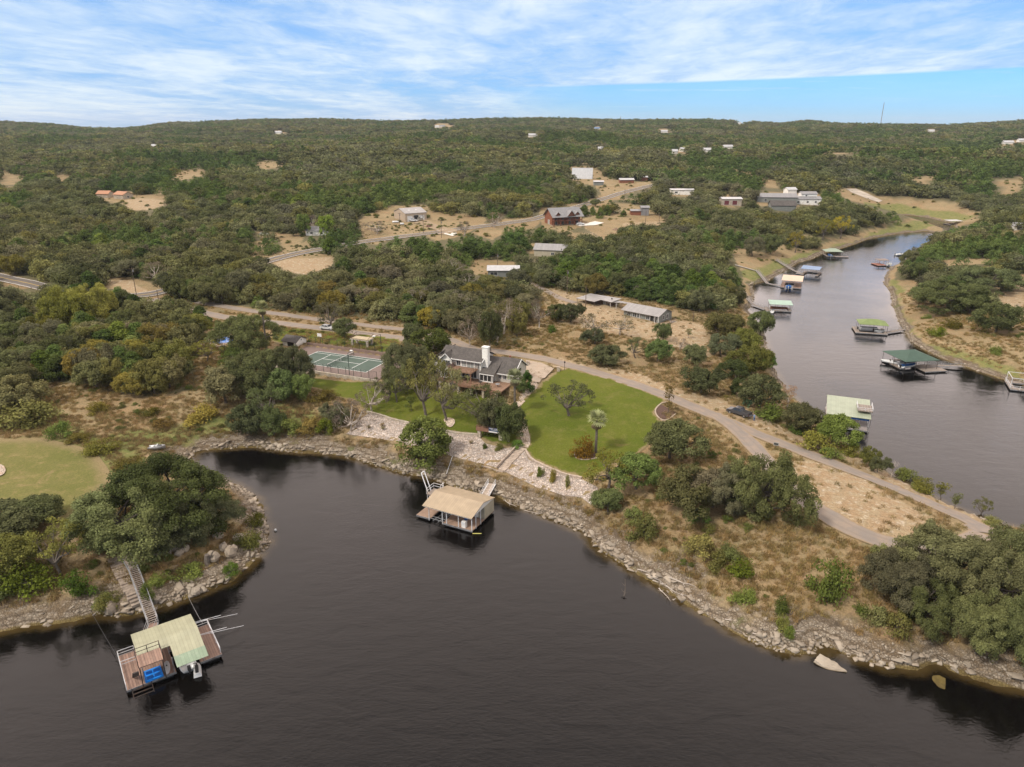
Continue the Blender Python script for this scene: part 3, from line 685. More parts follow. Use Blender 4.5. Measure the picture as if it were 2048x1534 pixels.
patch('creek_bed', Gs([(1692,378),(1712,378),(1752,396),(1765,402),(1756,405),(1730,396),(1704,386)]), 3, .3, plain('pale_creek_gravel', (.40, .34, .27), .95, .3, .15))
patch('planting_bed', Gs([(1308,822),(1322,810),(1345,822),(1352,826),(1340,840),(1320,838)]), .8, .16, M['mulch'])
patch('planting_bed', Gs([(1150,908),(1165,904),(1195,907),(1192,916),(1165,921),(1150,916)]), .8, .16, M['mulch'])
# ---------------------------------------------------------------- foliage
def leafmat(name, a, bcol, trans=.25, yellow=None, greyish=None):
    m = bpy.data.materials.new(name); m.use_nodes = True; t = NT(m.node_tree); t.n.clear()
    oi = t.new('ShaderNodeObjectInfo'); ti = t.attr('tint'); p = wpos(t)
    c = t.mix(t.ramp(oi.outputs['Random'], .1, .9), t.rgb(a), t.rgb(bcol))
    if yellow: c = t.mix(t.ramp(t.m('FRACT', t.m('MULTIPLY', oi.outputs['Random'], 17.3)), .86, .94), c, t.rgb(yellow))
    if greyish: c = t.mix(t.ramp(t.m('FRACT', t.m('MULTIPLY', oi.outputs['Random'], 31.7)), .80, .9, 0, .5), c, t.rgb(greyish))
    vv = t.ramp(t.m('FRACT', t.m('MULTIPLY', oi.outputs['Random'], 7.77)), 0, 1, .70, 1.16); mv = t.new('ShaderNodeCombineXYZ')
    for i in range(3): t.put(mv.inputs[i], vv)
    c = t.mix(1., c, mv.outputs[0], 'MULTIPLY')
    c = t.mix(t.ramp(t.noise(p, .012, 3, .5), .35, .65, 0, .5), c, t.mix(1., c, t.rgb((1.25, 1.12, .8)), 'MULTIPLY'))
    c = t.mix(t.ramp(t.noise(p, .0045, 4, .6), .4, .6, 0, .7), c, t.mix(1., c, t.rgb((.78, .86, .80)), 'MULTIPLY'))
    mm = t.new('ShaderNodeCombineXYZ')
    for i in range(3): t.put(mm.inputs[i], ti)
    c = t.mix(1., c, mm.outputs[0], 'MULTIPLY'); c = t.mix(1., c, oi.outputs['Color'], 'MULTIPLY')
    d = t.new('ShaderNodeBsdfDiffuse'); tr = t.new('ShaderNodeBsdfTranslucent'); mx = t.new('ShaderNodeMixShader')
    t.put(d.inputs[0], c); t.put(tr.inputs[0], c); mx.inputs[0].default_value = trans
    t.l.new(d.outputs[0], mx.inputs[1]); t.l.new(tr.outputs[0], mx.inputs[2])
    o = t.new('ShaderNodeOutputMaterial'); t.l.new(mx.outputs[0], o.inputs[0]); return m
LM = {'oak': leafmat('live_oak_leaves', (.142, .152, .066), (.192, .192, .096), yellow=(.21, .20, .07), greyish=(.165, .145, .115)),
      'cedar': leafmat('juniper_leaves', (.095, .14, .042), (.14, .185, .058)),
      'grey': leafmat('greyish_twigs_and_leaves', (.19, .165, .12), (.24, .21, .16)),
      'bush': leafmat('brush_leaves', (.13, .16, .045), (.20, .19, .075), yellow=(.26, .21, .06)),
      'bright': leafmat('broad_green_leaves', (.145, .175, .050), (.17, .20, .065)),
      'palm': leafmat('palm_fronds', (.34, .36, .20), (.38, .40, .23)),
      'skirt': leafmat('dead_palm_fronds', (.22, .17, .11), (.24, .19, .12)),
      'straw': leafmat('dry_grass_blades', (.38, .26, .13), (.30, .24, .11)),
      'cactus': leafmat('cactus_pads', (.16, .24, .14), (.18, .26, .15), 0.)}
M['bark'] = plain('grey_bark', (.14, .115, .092), .95, .35, 3.)
M['bark_dark'] = plain('dark_bark', (.075, .06, .048), .95, .3, 3.)
M['deadwood'] = plain('bleached_dead_wood', (.42, .36, .30), .9, .25, 3.)
def rsph(n, r): v = r.normal(size=(n, 3)); return v / np.linalg.norm(v, axis=1)[:, None]
def leaves(clumps, per, size, r, droop=0., flat=.35, spread=(.62, 1.08)):
    """leaf-cluster faces over the clumps: returns vertices, quads and a per-face tint"""
    V = []; Tt = []
    for (c, rad, tint) in clumps:
        n = max(6, int(per * rad * rad)); d = rsph(n, r); d[:, 2] = np.abs(d[:, 2]) * np.where(r.random(n) < .78, 1, -1)
        sh = np.array([1 + .28 * r.normal(), 1 + .28 * r.normal(), .8 + .15 * r.normal()]).clip(.55, 1.5); jt = r.normal(size=(n, 3)) * rad * .13
        pos = np.asarray(c) + jt + d * sh * (rad * (spread[0] + (spread[1] - spread[0]) * r.random(n) ** .6))[:, None]
        nr = d + rsph(n, r) * .9 + np.array([0, 0, flat]); nr /= np.linalg.norm(nr, axis=1)[:, None]
        a = np.cross(nr, rsph(n, r)); a /= np.linalg.norm(a, axis=1)[:, None] + 1e-9; b_ = np.cross(nr, a)
        s = size * (.6 + .8 * r.random(n))[:, None]; e = (.55 + .5 * r.random(n))[:, None]
        V.append(np.stack([pos - a*s, pos - b_*s*e, pos + a*s*.9, pos + b_*s*e*.8], 1))
        Tt.append(tint * (.78 + .44 * r.random(n)))
    V = np.concatenate(V).reshape(-1, 3); Q = np.arange(len(V)).reshape(-1, 4); return V, Q, np.concatenate(Tt)
def crown_mesh(name, clumps, per, size, mat, seed, **k):
    V, Q, tt = leaves(clumps, per, size, np.random.default_rng(seed), **k)
    return npmesh(name, V, Q, mat, False, [('tint', 'FACE', 'FLOAT', tt)])
def oak_clumps(r, A, H, n, cr=(.16, .27), base=.30, gap=.0, lob=4):
    """clumps over a broad lumpy dome of radius A and height H"""
    out = []; ph = r.random(lob) * 6.28; am = .12 + .2 * r.random(lob)
    for i in range(n):
        u = r.random(); th = r.random() * 6.283; q = math.sqrt(r.random())
        k = 1 + sum(am[j] * math.cos((j + 1) * th + ph[j]) for j in range(lob)) * .55
        if r.random() < .72: rr = A * k * (.35 + .65 * q); z = H * (base + (1 - base) * math.sqrt(max(0, 1 - (q * .96) ** 2)) * (.82 + .2 * r.random()))
        else: rr = A * k * q * .9; z = H * (base + .45 * (1 - base) * r.random())
        cs = A * (cr[0] + (cr[1] - cr[0]) * r.random())
        rr = max(0, rr - cs * .7); z -= cs * .75
        out.append(((rr * math.cos(th), rr * math.sin(th), z), cs, .72 + .5 * r.random()))
    return out
def cedar_clumps(r, A, H, n):
    out = []
    for i in range(n):
        z = r.random() ** .8; th = r.random() * 6.283; rad = A * (1 - z ** 1.7 * .85) * (.55 + .45 * math.sqrt(r.random()))
        cs = A * (.24 + .16 * r.random()) * (1.15 - .5 * z); rad = max(0, rad - cs * .6)
        out.append(((rad * math.cos(th), rad * math.sin(th), H * (.1 + .86 * z) - cs * .4), cs, .72 + .5 * r.random()))
    return out
def trunk_mb(clumps, A, H, r, n=7, rad=.34, stems=1, lean=.6):
    mb = MB(); cs = sorted(clumps, key=lambda c: -c[1])[:n * stems]
    for s in range(stems):
        a = r.random() * 6.28; fork = Vector((math.cos(a) * lean * r.random() * A * .25, math.sin(a) * lean * r.random() * A * .25, H * (.24 + .1 * r.random())))
        base = Vector((math.cos(a) * .3 * s, math.sin(a) * .3 * s, -.4)); mid = (base + fork) / 2 + Vector(rsph(1, r)[0] * .18)
        mb.tube([base, base * .6 + mid * .4, mid, fork], [rad * 1.5, rad * 1.05, rad * .92, rad * .8], 7)
        for c in cs[s * n:(s + 1) * n]:
            e = Vector(c[0]); k = Vector(rsph(1, r)[0]) * A * .09; m1 = fork.lerp(e, .35) + k + Vector((0, 0, -.05 * A)); m2 = fork.lerp(e, .7) - k * .6
            mb.tube([fork, m1, m2, e], [rad * .62, rad * .42, rad * .26, rad * .08], 5)
            for q in range(2):
                e2 = m2 + Vector(rsph(1, r)[0]) * A * .22; mb.tube([m2, (m2 + e2) / 2 + k * .2, e2], [rad * .2, rad * .13, rad * .05], 4)
    return mb
PROTO = {}    # kind -> list of (crown mesh, trunk mesh, radius, height)
def add_proto(kind, crown, trunk, A, H): PROTO.setdefault(kind, []).append((crown, trunk, A, H))
for i in range(7):
    r = np.random.default_rng(100 + i); A = 4.6; H = 6.4; cl = oak_clumps(r, A, H, 46 + 4 * i, (.13, .25))
    add_proto('oak', crown_mesh('crown', cl, 330, .145, LM['oak'], i), trunk_mb(cl, A, H, r, 6, .26).mesh('trunk', M['bark']), A, H)
for i in range(4):       # large old oaks seen close
    r = np.random.default_rng(200 + i); A = 8.; H = 10.; cl = oak_clumps(r, A, H, 100 + 8 * i, (.09, .18), .14)
    add_proto('bigoak', crown_mesh('crown', cl, 360, .135, LM['oak'], 20 + i), trunk_mb(cl, A, H, r, 9, .42, 2, 1.3).mesh('trunk', M['bark_dark']), A, H)
for i in range(3):       # open, see-through oaks of the yard
    r = np.random.default_rng(300 + i); A = 4.6; H = 7.4; cl = oak_clumps(r, A, H, 34, (.11, .19), .42)
    add_proto('openoak', crown_mesh('crown', cl, 190, .12, LM['oak'], 30 + i), trunk_mb(cl, A, H, r, 11, .27, 1, 1.6).mesh('trunk', M['bark']), A, H)
for i in range(3):
    r = np.random.default_rng(340 + i); A = 4.4; H = 6.6; cl = oak_clumps(r, A, H, 24, (.14, .22), .35)
    add_proto('grey', crown_mesh('crown', cl, 120, .11, LM['grey'], 40 + i), trunk_mb(cl, A, H, r, 12, .22, 1, 1.).mesh('trunk', M['deadwood']), A, H)
for i in range(5):
    r = np.random.default_rng(400 + i); A = 2.9; H = 5.6; cl = cedar_clumps(r, A, H, 30)
    add_proto('cedar', crown_mesh('crown', cl, 400, .135, LM['cedar'], 50 + i), trunk_mb(cl, A, H, r, 3, .18).mesh('trunk', M['bark_dark']), A, H)
for i in range(4):
    r = np.random.default_rng(500 + i); A = 1.6; H = 1.9; cl = oak_clumps(r, A, H, 16, (.26, .42), .12)
    add_proto('bush', crown_mesh('crown', cl, 460, .085, LM['bush'], 60 + i, spread=(.3, 1.25)), trunk_mb(cl, A, H, r, 5, .05, 2).mesh('trunk', M['bark_dark']), A, H)
for i in range(2):
    r = np.random.default_rng(540 + i); A = 4.2; H = 6.6; cl = oak_clumps(r, A, H, 60, (.15, .24), .10)
    add_proto('bright', crown_mesh('crown', cl, 210, .17, LM['bright'], 70 + i, spread=(.4, 1.2)), trunk_mb(cl, A, H, r, 7, .2).mesh('trunk', M['bark']), A, H)
for i in range(3):       # slim upright young trees
    r = np.random.default_rng(580 + i); A = 1.5; H = 4.6; cl = [((r.normal() * .5, r.normal() * .5, H * (.35 + .6 * r.random())), .45 + .2 * r.random(), .7 + .5 * r.random()) for _ in range(16)]
    add_proto('sapling', crown_mesh('crown', cl, 130, .12, LM['bush'], 80 + i), trunk_mb(cl, A, H, r, 8, .08).mesh('trunk', M['bark']), A, H)
# bare trees
def bare_mb(r, H, rad):
    mb = MB()
    def grow(p, d, L, q, k):
        e = p + d * L; m_ = (p + e) / 2 + Vector(rsph(1, r)[0]) * L * .1
        mb.tube([p, m_, e], [q, q * .8, q * .6], 5 if k < 2 else 3)
        if k < 4:
            for _ in range(3 if k < 3 else 2):
                nd = (d + Vector(rsph(1, r)[0]) * .75 + Vector((0, 0, .12))).normalized(); grow(e, nd, L * (.62 + .2 * r.random()), q * .55, k + 1)
    grow(Vector((0, 0, -.2)), Vector((.05, 0, 1)).normalized(), H * .3, rad, 0); return mb
for i in range(2): add_proto('bare', bare_mb(np.random.default_rng(600 + i), 5., .16).mesh('branches', M['deadwood']), None, 2.2, 5.)

CAT = {'oak': ('live_oak_tree', 'oak tree'), 'bigoak': ('live_oak_tree', 'oak tree'), 'openoak': ('live_oak_tree', 'oak tree'), 'grey': ('half_bare_tree', 'tree'),
       'cedar': ('juniper_tree', 'juniper'), 'bush': ('bush', 'bush'), 'bright': ('broadleaf_tree', 'tree'), 'sapling': ('young_tree', 'young tree'), 'bare': ('bare_tree', 'bare tree')}
TREES = []
def tree_at(kind, P, W, H, label, group=None, tint=(1, 1, 1), seed=None):
    """a tree of crown width W and height H standing at P"""
    r = random.Random(seed if seed is not None else int(P[0] * 31 + P[1] * 17)); pr = r.choice(PROTO[kind]); nm, cat = CAT[kind]
    e = thing(nm, label, cat, P, r.random() * 6.28, group)
    k = W / 2 / pr[2]; kz = H / pr[3]; j = r.uniform(.92, 1.08)
    for me, n in ((pr[0], 'crown' if kind != 'bare' else 'branches'), (pr[1], 'trunk')):
        if me is None: continue
        o_ = link(bpy.data.objects.new(n, me)); o_.parent = e; o_.scale = (k * j, k / j, kz); o_.color = (*tint, 1)
    TREES.append((P[0], P[1], W / 2)); return e
def depth_at(P): return P[1] * cp + (CH - P[2]) * sp_
def tree_px(kind, x, y, wpx, top, label, group=None, tint=(1, 1, 1)):
    P = G(x, y); dep = depth_at(P); W = wpx * dep / FPX
    # height so that the crown's upper outline reaches the photo's row `top`
    va = math.atan2(CH - P[2], P[1]); app = (y - top) * dep / FPX / math.cos(va - PITCH)
    H = max(W * .35, (app - W * .30 * math.sin(va)) / math.cos(va))
    return tree_at(kind, P, W, H, label, group, tint)
# ---------------------------------------------------------------- trees and bushes that can be told apart: kind, base pixel, crown width px, top row, tint, label
Y_ = (1.18, 1.15, .66); DG = (.8, .9, .8); GR = (1.1, 1.0, 1.05); LT = (1.2, 1.2, 1.05); BR = (1.2, .85, .7); SV = (1.15, 1.2, 1.35); GN_ = (.9, 1.15, .8); BG = (.75, 1.25, .75)
HAND = [
 ('bigoak',268,1088,225,945,DG,'huge dark live oak above the two stairways to the left dock'),
 ('bigoak',345,1040,235,897,DG,'huge live oak crowning the small peninsula, its top against the cove'),
 ('bigoak',412,1062,150,975,DG,'dark live oak spreading towards the rocky tip of the peninsula'),
 ('oak',330,1108,120,1020,DG,'low live oak over the boulders beside the stair top on the peninsula'),
 ('oak',20,1060,160,988,(1,1,1),'live oak cut by the left edge of the picture below the mown field'),
 ('oak',88,1042,90,984,(1,1,1),'small round live oak at the lower edge of the mown field'),
 ('oak',20,1150,130,1060,Y_,'yellow green tree at the left edge above the rocky ledge'),
 ('openoak',122,1150,112,1035,Y_,'yellowish open tree left of the stone stairway'),
 ('bush',10,1188,66,1150,SV,'blue green bush at the left edge just above the rock ledge'),
 ('bush',66,1180,95,1120,Y_,'yellow green brush on the ledge between the blue green bush and the stairs'),
 ('bush',160,1188,58,1135,GN_,'round green bush left of the stone stairway'),
 ('bush',222,1212,50,1180,LT,'light green weeds at the foot of the stone stairway'),
 ('bush',203,1206,34,1184,GN_,'small green bush on the shore left of the stone stairway foot'),
 ('bush',318,1170,44,1140,GN_,'green bush just right of the metal stairway'),
 ('bush',300,1200,30,1160,DG,'dark narrow bush against the lower metal stairway'),
 ('bush',384,1152,56,1122,GN_,'green bush in the middle of the peninsula slope'),
 ('bush',493,1090,50,1052,LT,'pale feathery bush at the tip of the peninsula'),
 ('bush',512,1050,36,1020,Y_,'straw coloured brush by the peninsula waterline'),
 ('bush',462,1148,34,1124,GN_,'green weeds on the peninsula shore facing the lake'),
 ('bush',123,873,48,838,GN_,'round green bush above the corner of the mown field'),
 ('bush',160,882,46,862,BR,'brown brush beside the round bush above the mown field'),
 ('bush',208,905,62,870,Y_,'olive brush clump between mown field and rock seep'),
 ('bush',262,935,60,910,BR,'tan brush behind the huge peninsula oaks'),
 ('bush',196,822,50,800,BR,'reddish brown brush on the dry slope at left'),
 ('bush',300,830,40,812,BR,'brown brush in the middle of the dry slope'),
 ('bush',395,838,74,812,LT,'pale wide bush on the dry slope left of the oak group'),
 ('bush',330,850,44,834,BR,'low brown brush below the dry slope'),
 ('bush',40,850,120,790,LT,'pale spreading brush at the left edge above the mown field'),
 ('oak',30,815,120,745,GR,'grey green oak at the left edge below the woods'),
 ('bigoak',140,660,110,568,(1.75,1.6,.9),'large pale yellow green tree rising over the woods at left'),
 ('bigoak',195,650,96,560,(1.6,1.5,.85),'pale yellow green tree behind the largest yellow tree at left'),
 ('bigoak',496,706,116,620,DG,'round dark oak beside the swimming pool'),
 ('bush',470,712,60,690,DG,'dark hedge below the round oak by the pool'),
 ('openoak',415,722,60,675,Y_,'yellow green tree between woods and swimming pool'),
 ('openoak',470,745,70,690,GN_,'green tree over the pool shrubbery'),
 ('bush',395,662,34,648,(.5,.4,.4),'dark clipped hedge left of the pool terrace'),
 ('openoak',663,656,72,598,(1,1,1),'leaning oak on the verge between the two roads'),
 ('oak',688,676,52,632,DG,'small dark oak on the upper lawn behind the tennis court'),
 ('oak',868,712,88,648,(1.05,1.1,.7),'round olive oak left of the house roof by the lane'),
 ('oak',824,694,48,641,(1,1,1),'small grey oak left of the round olive oak by the lane'),
 ('oak',982,702,50,615,(1,1,1),'tall narrow oak directly behind the white chimney'),
 ('grey',942,694,50,628,GR,'twiggy grey tree behind the house beside the lane'),
 ('grey',1008,668,84,586,GR,'broad greyish oak above the house, behind the lane'),
 ('grey',1078,655,50,590,GR,'greyish thin oak at the left edge of the neighbour field'),
 ('oak',1034,672,48,612,Y_,'small yellow green oak between the two greyish oaks'),
 ('bigoak',815,775,100,677,(1.05,1.05,1.05),'tall oak between tennis court and house'),
 ('grey',745,822,74,750,GR,'crooked thin oak at the left end of the lower lawn'),
 ('openoak',775,803,62,744,(1,1,1),'slim trunked oak on the lower lawn, left of a pair'),
 ('openoak',794,805,60,722,(1,1,1),'slim trunked oak on the lower lawn, right of a pair'),
 ('openoak',852,832,100,698,(1,1,1),'tall open oak in front of the cedar deck'),
 ('openoak',894,842,92,720,(1.05,1.0,.95),'leaning bare limbed oak by the stone ring on the lower lawn'),
 ('sapling',822,822,28,790,DG,'dark little evergreen standing on the lower lawn'),
 ('openoak',968,855,118,760,(1,1,1),'wide oak leaning over the overlook deck'),
 ('oak',1018,884,74,800,DG,'dark oak between overlook deck and flagstone path'),
 ('oak',990,870,66,790,(1,1,1),'oak crown between the wide leaning oak and the path'),
 ('bush',1036,895,24,876,BG,'bright green shrub at the top of the stone steps'),
 ('bush',990,820,30,795,DG,'shrub beside the house deck stairs'),
 ('grey',700,862,84,788,GR,'grey green thicket at the left end of the rubble slope'),
 ('oak',672,850,60,800,(1,1,1),'low oak in the brush left of the rubble slope'),
 ('bush',655,866,38,832,(1.2,1.35,.6),'bright yellow green bush at the foot of the brushy slope'),
 ('bright',850,918,114,826,(1,1,1),'large leafy tree rooted at the lake side of the rubble slope'),
 ('cedar',1054,779,30,738,GN_,'narrow evergreen at the right corner of the house'),
 ('oak',1043,786,26,758,DG,'dark shrub against the house wall'),
 ('oak',452,806,104,722,GR,'grey oak at the left side of the large oak group beside the court'),
 ('bigoak',520,790,130,688,(1,1,1),'broad grey green oak in the middle of the group beside the court'),
 ('bigoak',583,778,92,682,(1,1,1),'tall oak whose crown reaches the tennis court'),
 ('oak',560,802,84,732,GN_,'green oak in front of the group beside the tennis court'),
 ('oak',603,800,50,742,GN_,'small green oak at the right foot of the oak group'),
 ('openoak',535,855,80,762,DG,'dark oak standing alone on the slope above the cove'),
 ('oak',498,866,76,800,DG,'low dark oak beside the lone oak above the cove'),
 ('oak',548,870,60,812,DG,'dark brush at the foot of the lone oak above the cove'),
 ('bush',584,868,48,834,LT,'light round bush right of the lone oak above the cove'),
 ('bush',620,862,50,832,GR,'pale twiggy bush between lone oak and rubble slope'),
 ('bush',640,800,60,778,BR,'brown green brush below the tennis court lawn'),
 ('bush',1104,664,22,648,GN_,'single round bush in the dry field'),
 ('oak',1142,644,56,602,DG,'dark bush like oak at the left end of the neighbour yard'),
 ('oak',1115,640,44,604,DG,'dark oak edging the woods beside the neighbour yard'),
 ('grey',1190,672,66,618,(1.05,1.05,.9),'sparse oak in front of the curved porch roof, left half'),
 ('grey',1240,670,66,620,(1.05,1.05,.9),'sparse oak in front of the curved porch roof, right half'),
 ('oak',1188,688,46,652,DG,'low dark oak below the sparse oaks'),
 ('oak',1212,728,72,684,(1,1,1),'rounded oak beside the lane across from the lawn'),
 ('openoak',1272,716,50,670,(1,1,1),'small oak with a visible trunk in the dry field'),
 ('oak',1315,724,52,676,GN_,'greener round oak in the dry field'),
 ('oak',1326,682,40,642,DG,'small dark oak below the neighbour porch'),
 ('grey',1360,700,42,672,GR,'greyish shrub oak in the dry field'),
 ('sapling',1377,676,17,656,DG,'tiny oak sapling in the neighbour yard'),
 ('oak',1388,728,52,684,(1,1,1),'oak at the right side of the dry field'),
 ('oak',1403,786,86,726,(1,1,1.05),'wide low oak beside the lane above the pickup'),
 ('openoak',1138,832,102,755,(.8,.8,.85),'dark lone oak in the middle of the big lawn'),
 ('bush',1163,913,40,864,(.95,.7,.5),'brownish shrub in the bed beside the lawn palm'),
 ('sapling',1335,828,26,769,(1.0,.75,.6),'slender reddish tree in the bed beside the lane'),
 ('oak',1340,918,112,832,(1,1,1),'dense oak at the right end of the big lawn'),
 ('openoak',1212,985,104,892,(1.35,1.2,.65),'yellowish oak at the lake end of the big lawn'),
 ('oak',1272,978,94,898,GN_,'greener oak at the lake end of the big lawn'),
 ('oak',1216,1022,62,972,GN_,'low oak at the end of the right rubble slope'),
 ('oak',1375,1018,132,922,GR,'grey green oak left in the row of three above the dry slope'),
 ('bigoak',1470,1020,118,918,(1,1,1),'open middle oak in the row of three above the dry slope'),
 ('bigoak',1535,1034,150,893,(1,1,1),'large dense oak right in the row of three, at the loop road'),
 ('oak',1425,1014,92,930,GR,'small oak between left and middle oak of the row'),
 ('bush',1397,1040,42,1008,BG,'bright green bush below the row of three oaks'),
 ('bush',1418,1066,28,1044,LT,'pale little bush below the bright green bush'),
 ('bush',1288,1075,64,1022,(1,1,1),'olive brush on the slope facing the roofed dock'),
 ('bush',1265,1040,44,1012,SV,'pale brush between low oak and olive brush'),
 ('bush',1400,1106,56,1062,SV,'silvery bush on the middle of the dry slope'),
 ('bush',1452,1110,40,1080,SV,'second silvery bush right of the first'),
 ('bush',1430,1135,50,1098,LT,'pale bush below the two silvery bushes'),
 ('bush',1480,1150,64,1112,(1.2,1.2,.7),'yellow green bush below the silvery bushes'),
 ('bush',1465,1125,44,1096,SV,'silvery brush above the yellow green bush'),
 ('bush',1482,1200,48,1168,GN_,'olive bush by the shore rubble'),
 ('bush',1655,1200,80,1115,GN_,'large round bright bush standing free on the dry slope'),
 ('bush',1566,1222,34,1188,DG,'small dark bush above the limestone ledge'),
 ('bush',1565,1262,30,1230,LT,'pale weeds on the shore below the small dark bush'),
 ('bush',1580,1276,26,1250,GN_,'green weeds at the notch in the shore'),
 ('bush',1758,1116,44,1086,SV,'pale bush beside the end of the loop road'),
 ('bush',1752,1246,52,1208,SV,'silvery bush before the big oak grove'),
 ('bush',1792,1262,56,1222,LT,'light green bush under the big oak grove'),
 ('bush',1722,1226,30,1200,GN_,'small bush on the ledge left of the silvery bush'),
 ('bigoak',1790,1195,150,1085,(1,1,1),'oak at the left end of the big grove'),
 ('bigoak',1868,1170,170,1040,(1,1,1),'tallest oak of the big grove'),
 ('bigoak',1950,1215,170,1075,(1,1,1),'oak in the middle of the big grove'),
 ('bigoak',2040,1190,160,1050,(1,1,1),'oak of the big grove cut by the right edge of the picture'),
 ('bigoak',1850,1250,120,1150,(.96,1.02,.92),'lower oak at the left front of the big grove'),
 ('bigoak',1955,1290,130,1180,(.96,1.02,.92),'lower oak at the front of the grove above the ledge'),
 ('bigoak',2040,1312,130,1190,DG,'lowest oak of the grove at the right edge'),
 ('bigoak',2110,1260,170,1120,(1,1,1),'oak just inside the right edge behind the grove front'),
 ('oak',1448,680,76,618,GR,'grey oak at the top of the bank belt by the river'),
 ('oak',1520,672,62,616,DG,'dark oak leaning over the river'),
 ('oak',1442,712,60,660,DG,'dark oak below the grey oak in the bank belt'),
 ('oak',1490,702,60,652,Y_,'yellowish oak in the bank belt beside the river'),
 ('oak',1500,748,86,682,Y_,'olive oak with yellow crown in the bank belt'),
 ('oak',1530,735,44,700,BG,'bright green low tree hanging over the river'),
 ('oak',1470,760,56,715,DG,'dark oak edging the dry field along the bank belt'),
 ('oak',1516,815,88,742,(1,1,1),'large oak of the bank belt above the pickup'),
 ('oak',1482,792,50,750,DG,'small dark oak beside the large belt oak'),
 ('grey',1572,815,50,765,BR,'brownish thin tree on the river bank'),
 ('bush',1540,836,80,800,LT,'low light brush between pickup and river'),
 ('cactus',1495,812,30,794,(1,1,1),'prickly pear clump beside the pickup'),
 ('oak',1602,866,76,798,GR,'greyish oak left of the sage roofed dock house'),
 ('oak',1664,892,84,822,GN_,'dark green oak in front of the sage roofed dock house'),
 ('bush',1628,898,66,860,Y_,'yellow green bush below the oak by the dock house'),
 ('bush',1590,862,44,838,DG,'dark brush between lane and dock house'),
 ('bush',1694,908,48,876,Y_,'yellowish bush at the water under the dock house'),
 ('bush',1660,915,40,892,LT,'pale bush on the bank below the lane'),
 ('oak',1737,932,44,888,Y_,'small olive tree on the river bank below the dock house'),
 ('oak',1755,945,36,908,(1,1,1),'small tree beside the olive tree on the bank'),
 ('bare',1782,955,26,908,(1,1,1),'bare grey tree on the river bank'),
 ('bush',1812,962,44,934,(1.1,1.1,.8),'bush above the waterline right of the bare tree'),
 ('bush',1850,985,46,950,Y_,'yellow olive bush on the far edge of the road spit'),
 ('sapling',1880,1000,30,962,Y_,'thin young tree on the edge of the road spit'),
 ('sapling',1909,1018,26,985,DG,'dark young tree on the edge of the road spit'),
 ('openoak',1962,1034,38,992,(1.2,1.1,.8),'small round crowned tree alone near the right edge'),
 ('bush',1978,1048,40,1030,LT,'pale brush below the small round crowned tree'),
 ('bush',1830,978,30,962,SV,'pale brush along the road spit'),
 ('bigoak',1900,620,136,548,DG,'broad dark oak on the far bank, left of a pair'),
 ('oak',1862,605,76,560,DG,'dark oak at the water side of the far bank grove'),
 ('oak',1992,664,90,598,DG,'round dark oak standing out on the far bank field'),
 ('bigoak',1962,584,130,526,DG,'wide oak at the top of the far bank field'),
 ('oak',1940,626,60,580,DG,'oak joining the broad dark oak on the far bank'),
 ('bare',2028,628,24,598,(1,1,1),'bare sapling beside the round dark oak'),
 ('bush',1903,655,34,632,BR,'brown bush on the far bank slope'),
 ('bush',1872,672,36,648,Y_,'olive bush on the far bank near the green canopy'),
 ('bush',1852,637,16,626,GN_,'tiny green bush on the far bank'),
 ('bush',1990,708,26,690,LT,'pale weed clump on the far bank slope'),
 ('oak',1836,560,44,520,DG,'oak at the left corner of the far bank grove'),
 ('oak',1818,535,40,500,(1,1,1),'oak near the rusty dock on the far bank'),
 ('oak',1505,512,42,470,(1,1,1),'oak with two trunks above the gangways'),
 ('oak',1540,508,44,466,DG,'dark oak beside the two trunked oak'),
 ('openoak',1590,505,36,462,(1.7,1.5,.5),'golden tree above the small grey canopy'),
 ('openoak',1680,478,40,430,(1.6,1.4,.6),'golden topped tree at the river bend'),
 ('openoak',1645,480,40,436,(1.5,1.4,.6),'second golden tree near the river bend'),
 ('bright',610,470,34,428,(1,1.1,.9),'full round green tree by the roadside cottage'),
 ('bright',655,470,40,430,(1.25,1.35,.8),'light green tree right of the roadside cottage'),
 ('grey',627,462,30,428,GR,'bare grey tree behind the roadside cottage'),
 ('oak',588,472,26,448,(1,1,1),'small oak left of the roadside cottage'),
 ('grey',928,470,40,442,GR,'twiggy shrub beside the garage driveway'),
 ('grey',990,455,42,422,GR,'grey brush tree between garage and log house'),
 ('grey',752,468,56,440,GR,'thin shrubs in the garage yard'),
 ('oak',1065,420,30,400,GN_,'dark juniper like oak behind the log house'),
 ('cedar',1168,433,26,410,(1,1,1),'juniper right of the log house'), ('cedar',1185,430,16,413,(1,1,1),'small juniper beside the log house juniper'),
 ('cedar',1200,436,20,415,(1,1,1),'juniper by the highway verge'), ('cedar',1214,430,20,410,(1,1,1),'juniper nearest the tin shed'),
 ('cedar',1247,433,16,420,(1,1,1),'small juniper beside the tin shed'),
 ('oak',1190,412,24,398,DG,'dark oak below the highway curve'),
]
r = np.random.default_rng(77)
# prickly pear prototype
cl = [((r.normal() * .55, r.normal() * .55, .2 + .8 * r.random()), .28, .8 + .4 * r.random()) for _ in range(16)]
add_proto('cactus', crown_mesh('pads', cl, 120, .2, LM['cactus'], 99), None, 1.2, 1.1); CAT['cactus'] = ('prickly_pear', 'cactus')
for kd, x, y, wp, top, tint, lab in HAND: tree_px(kd, x, y, wp, top, lab, None, tint)
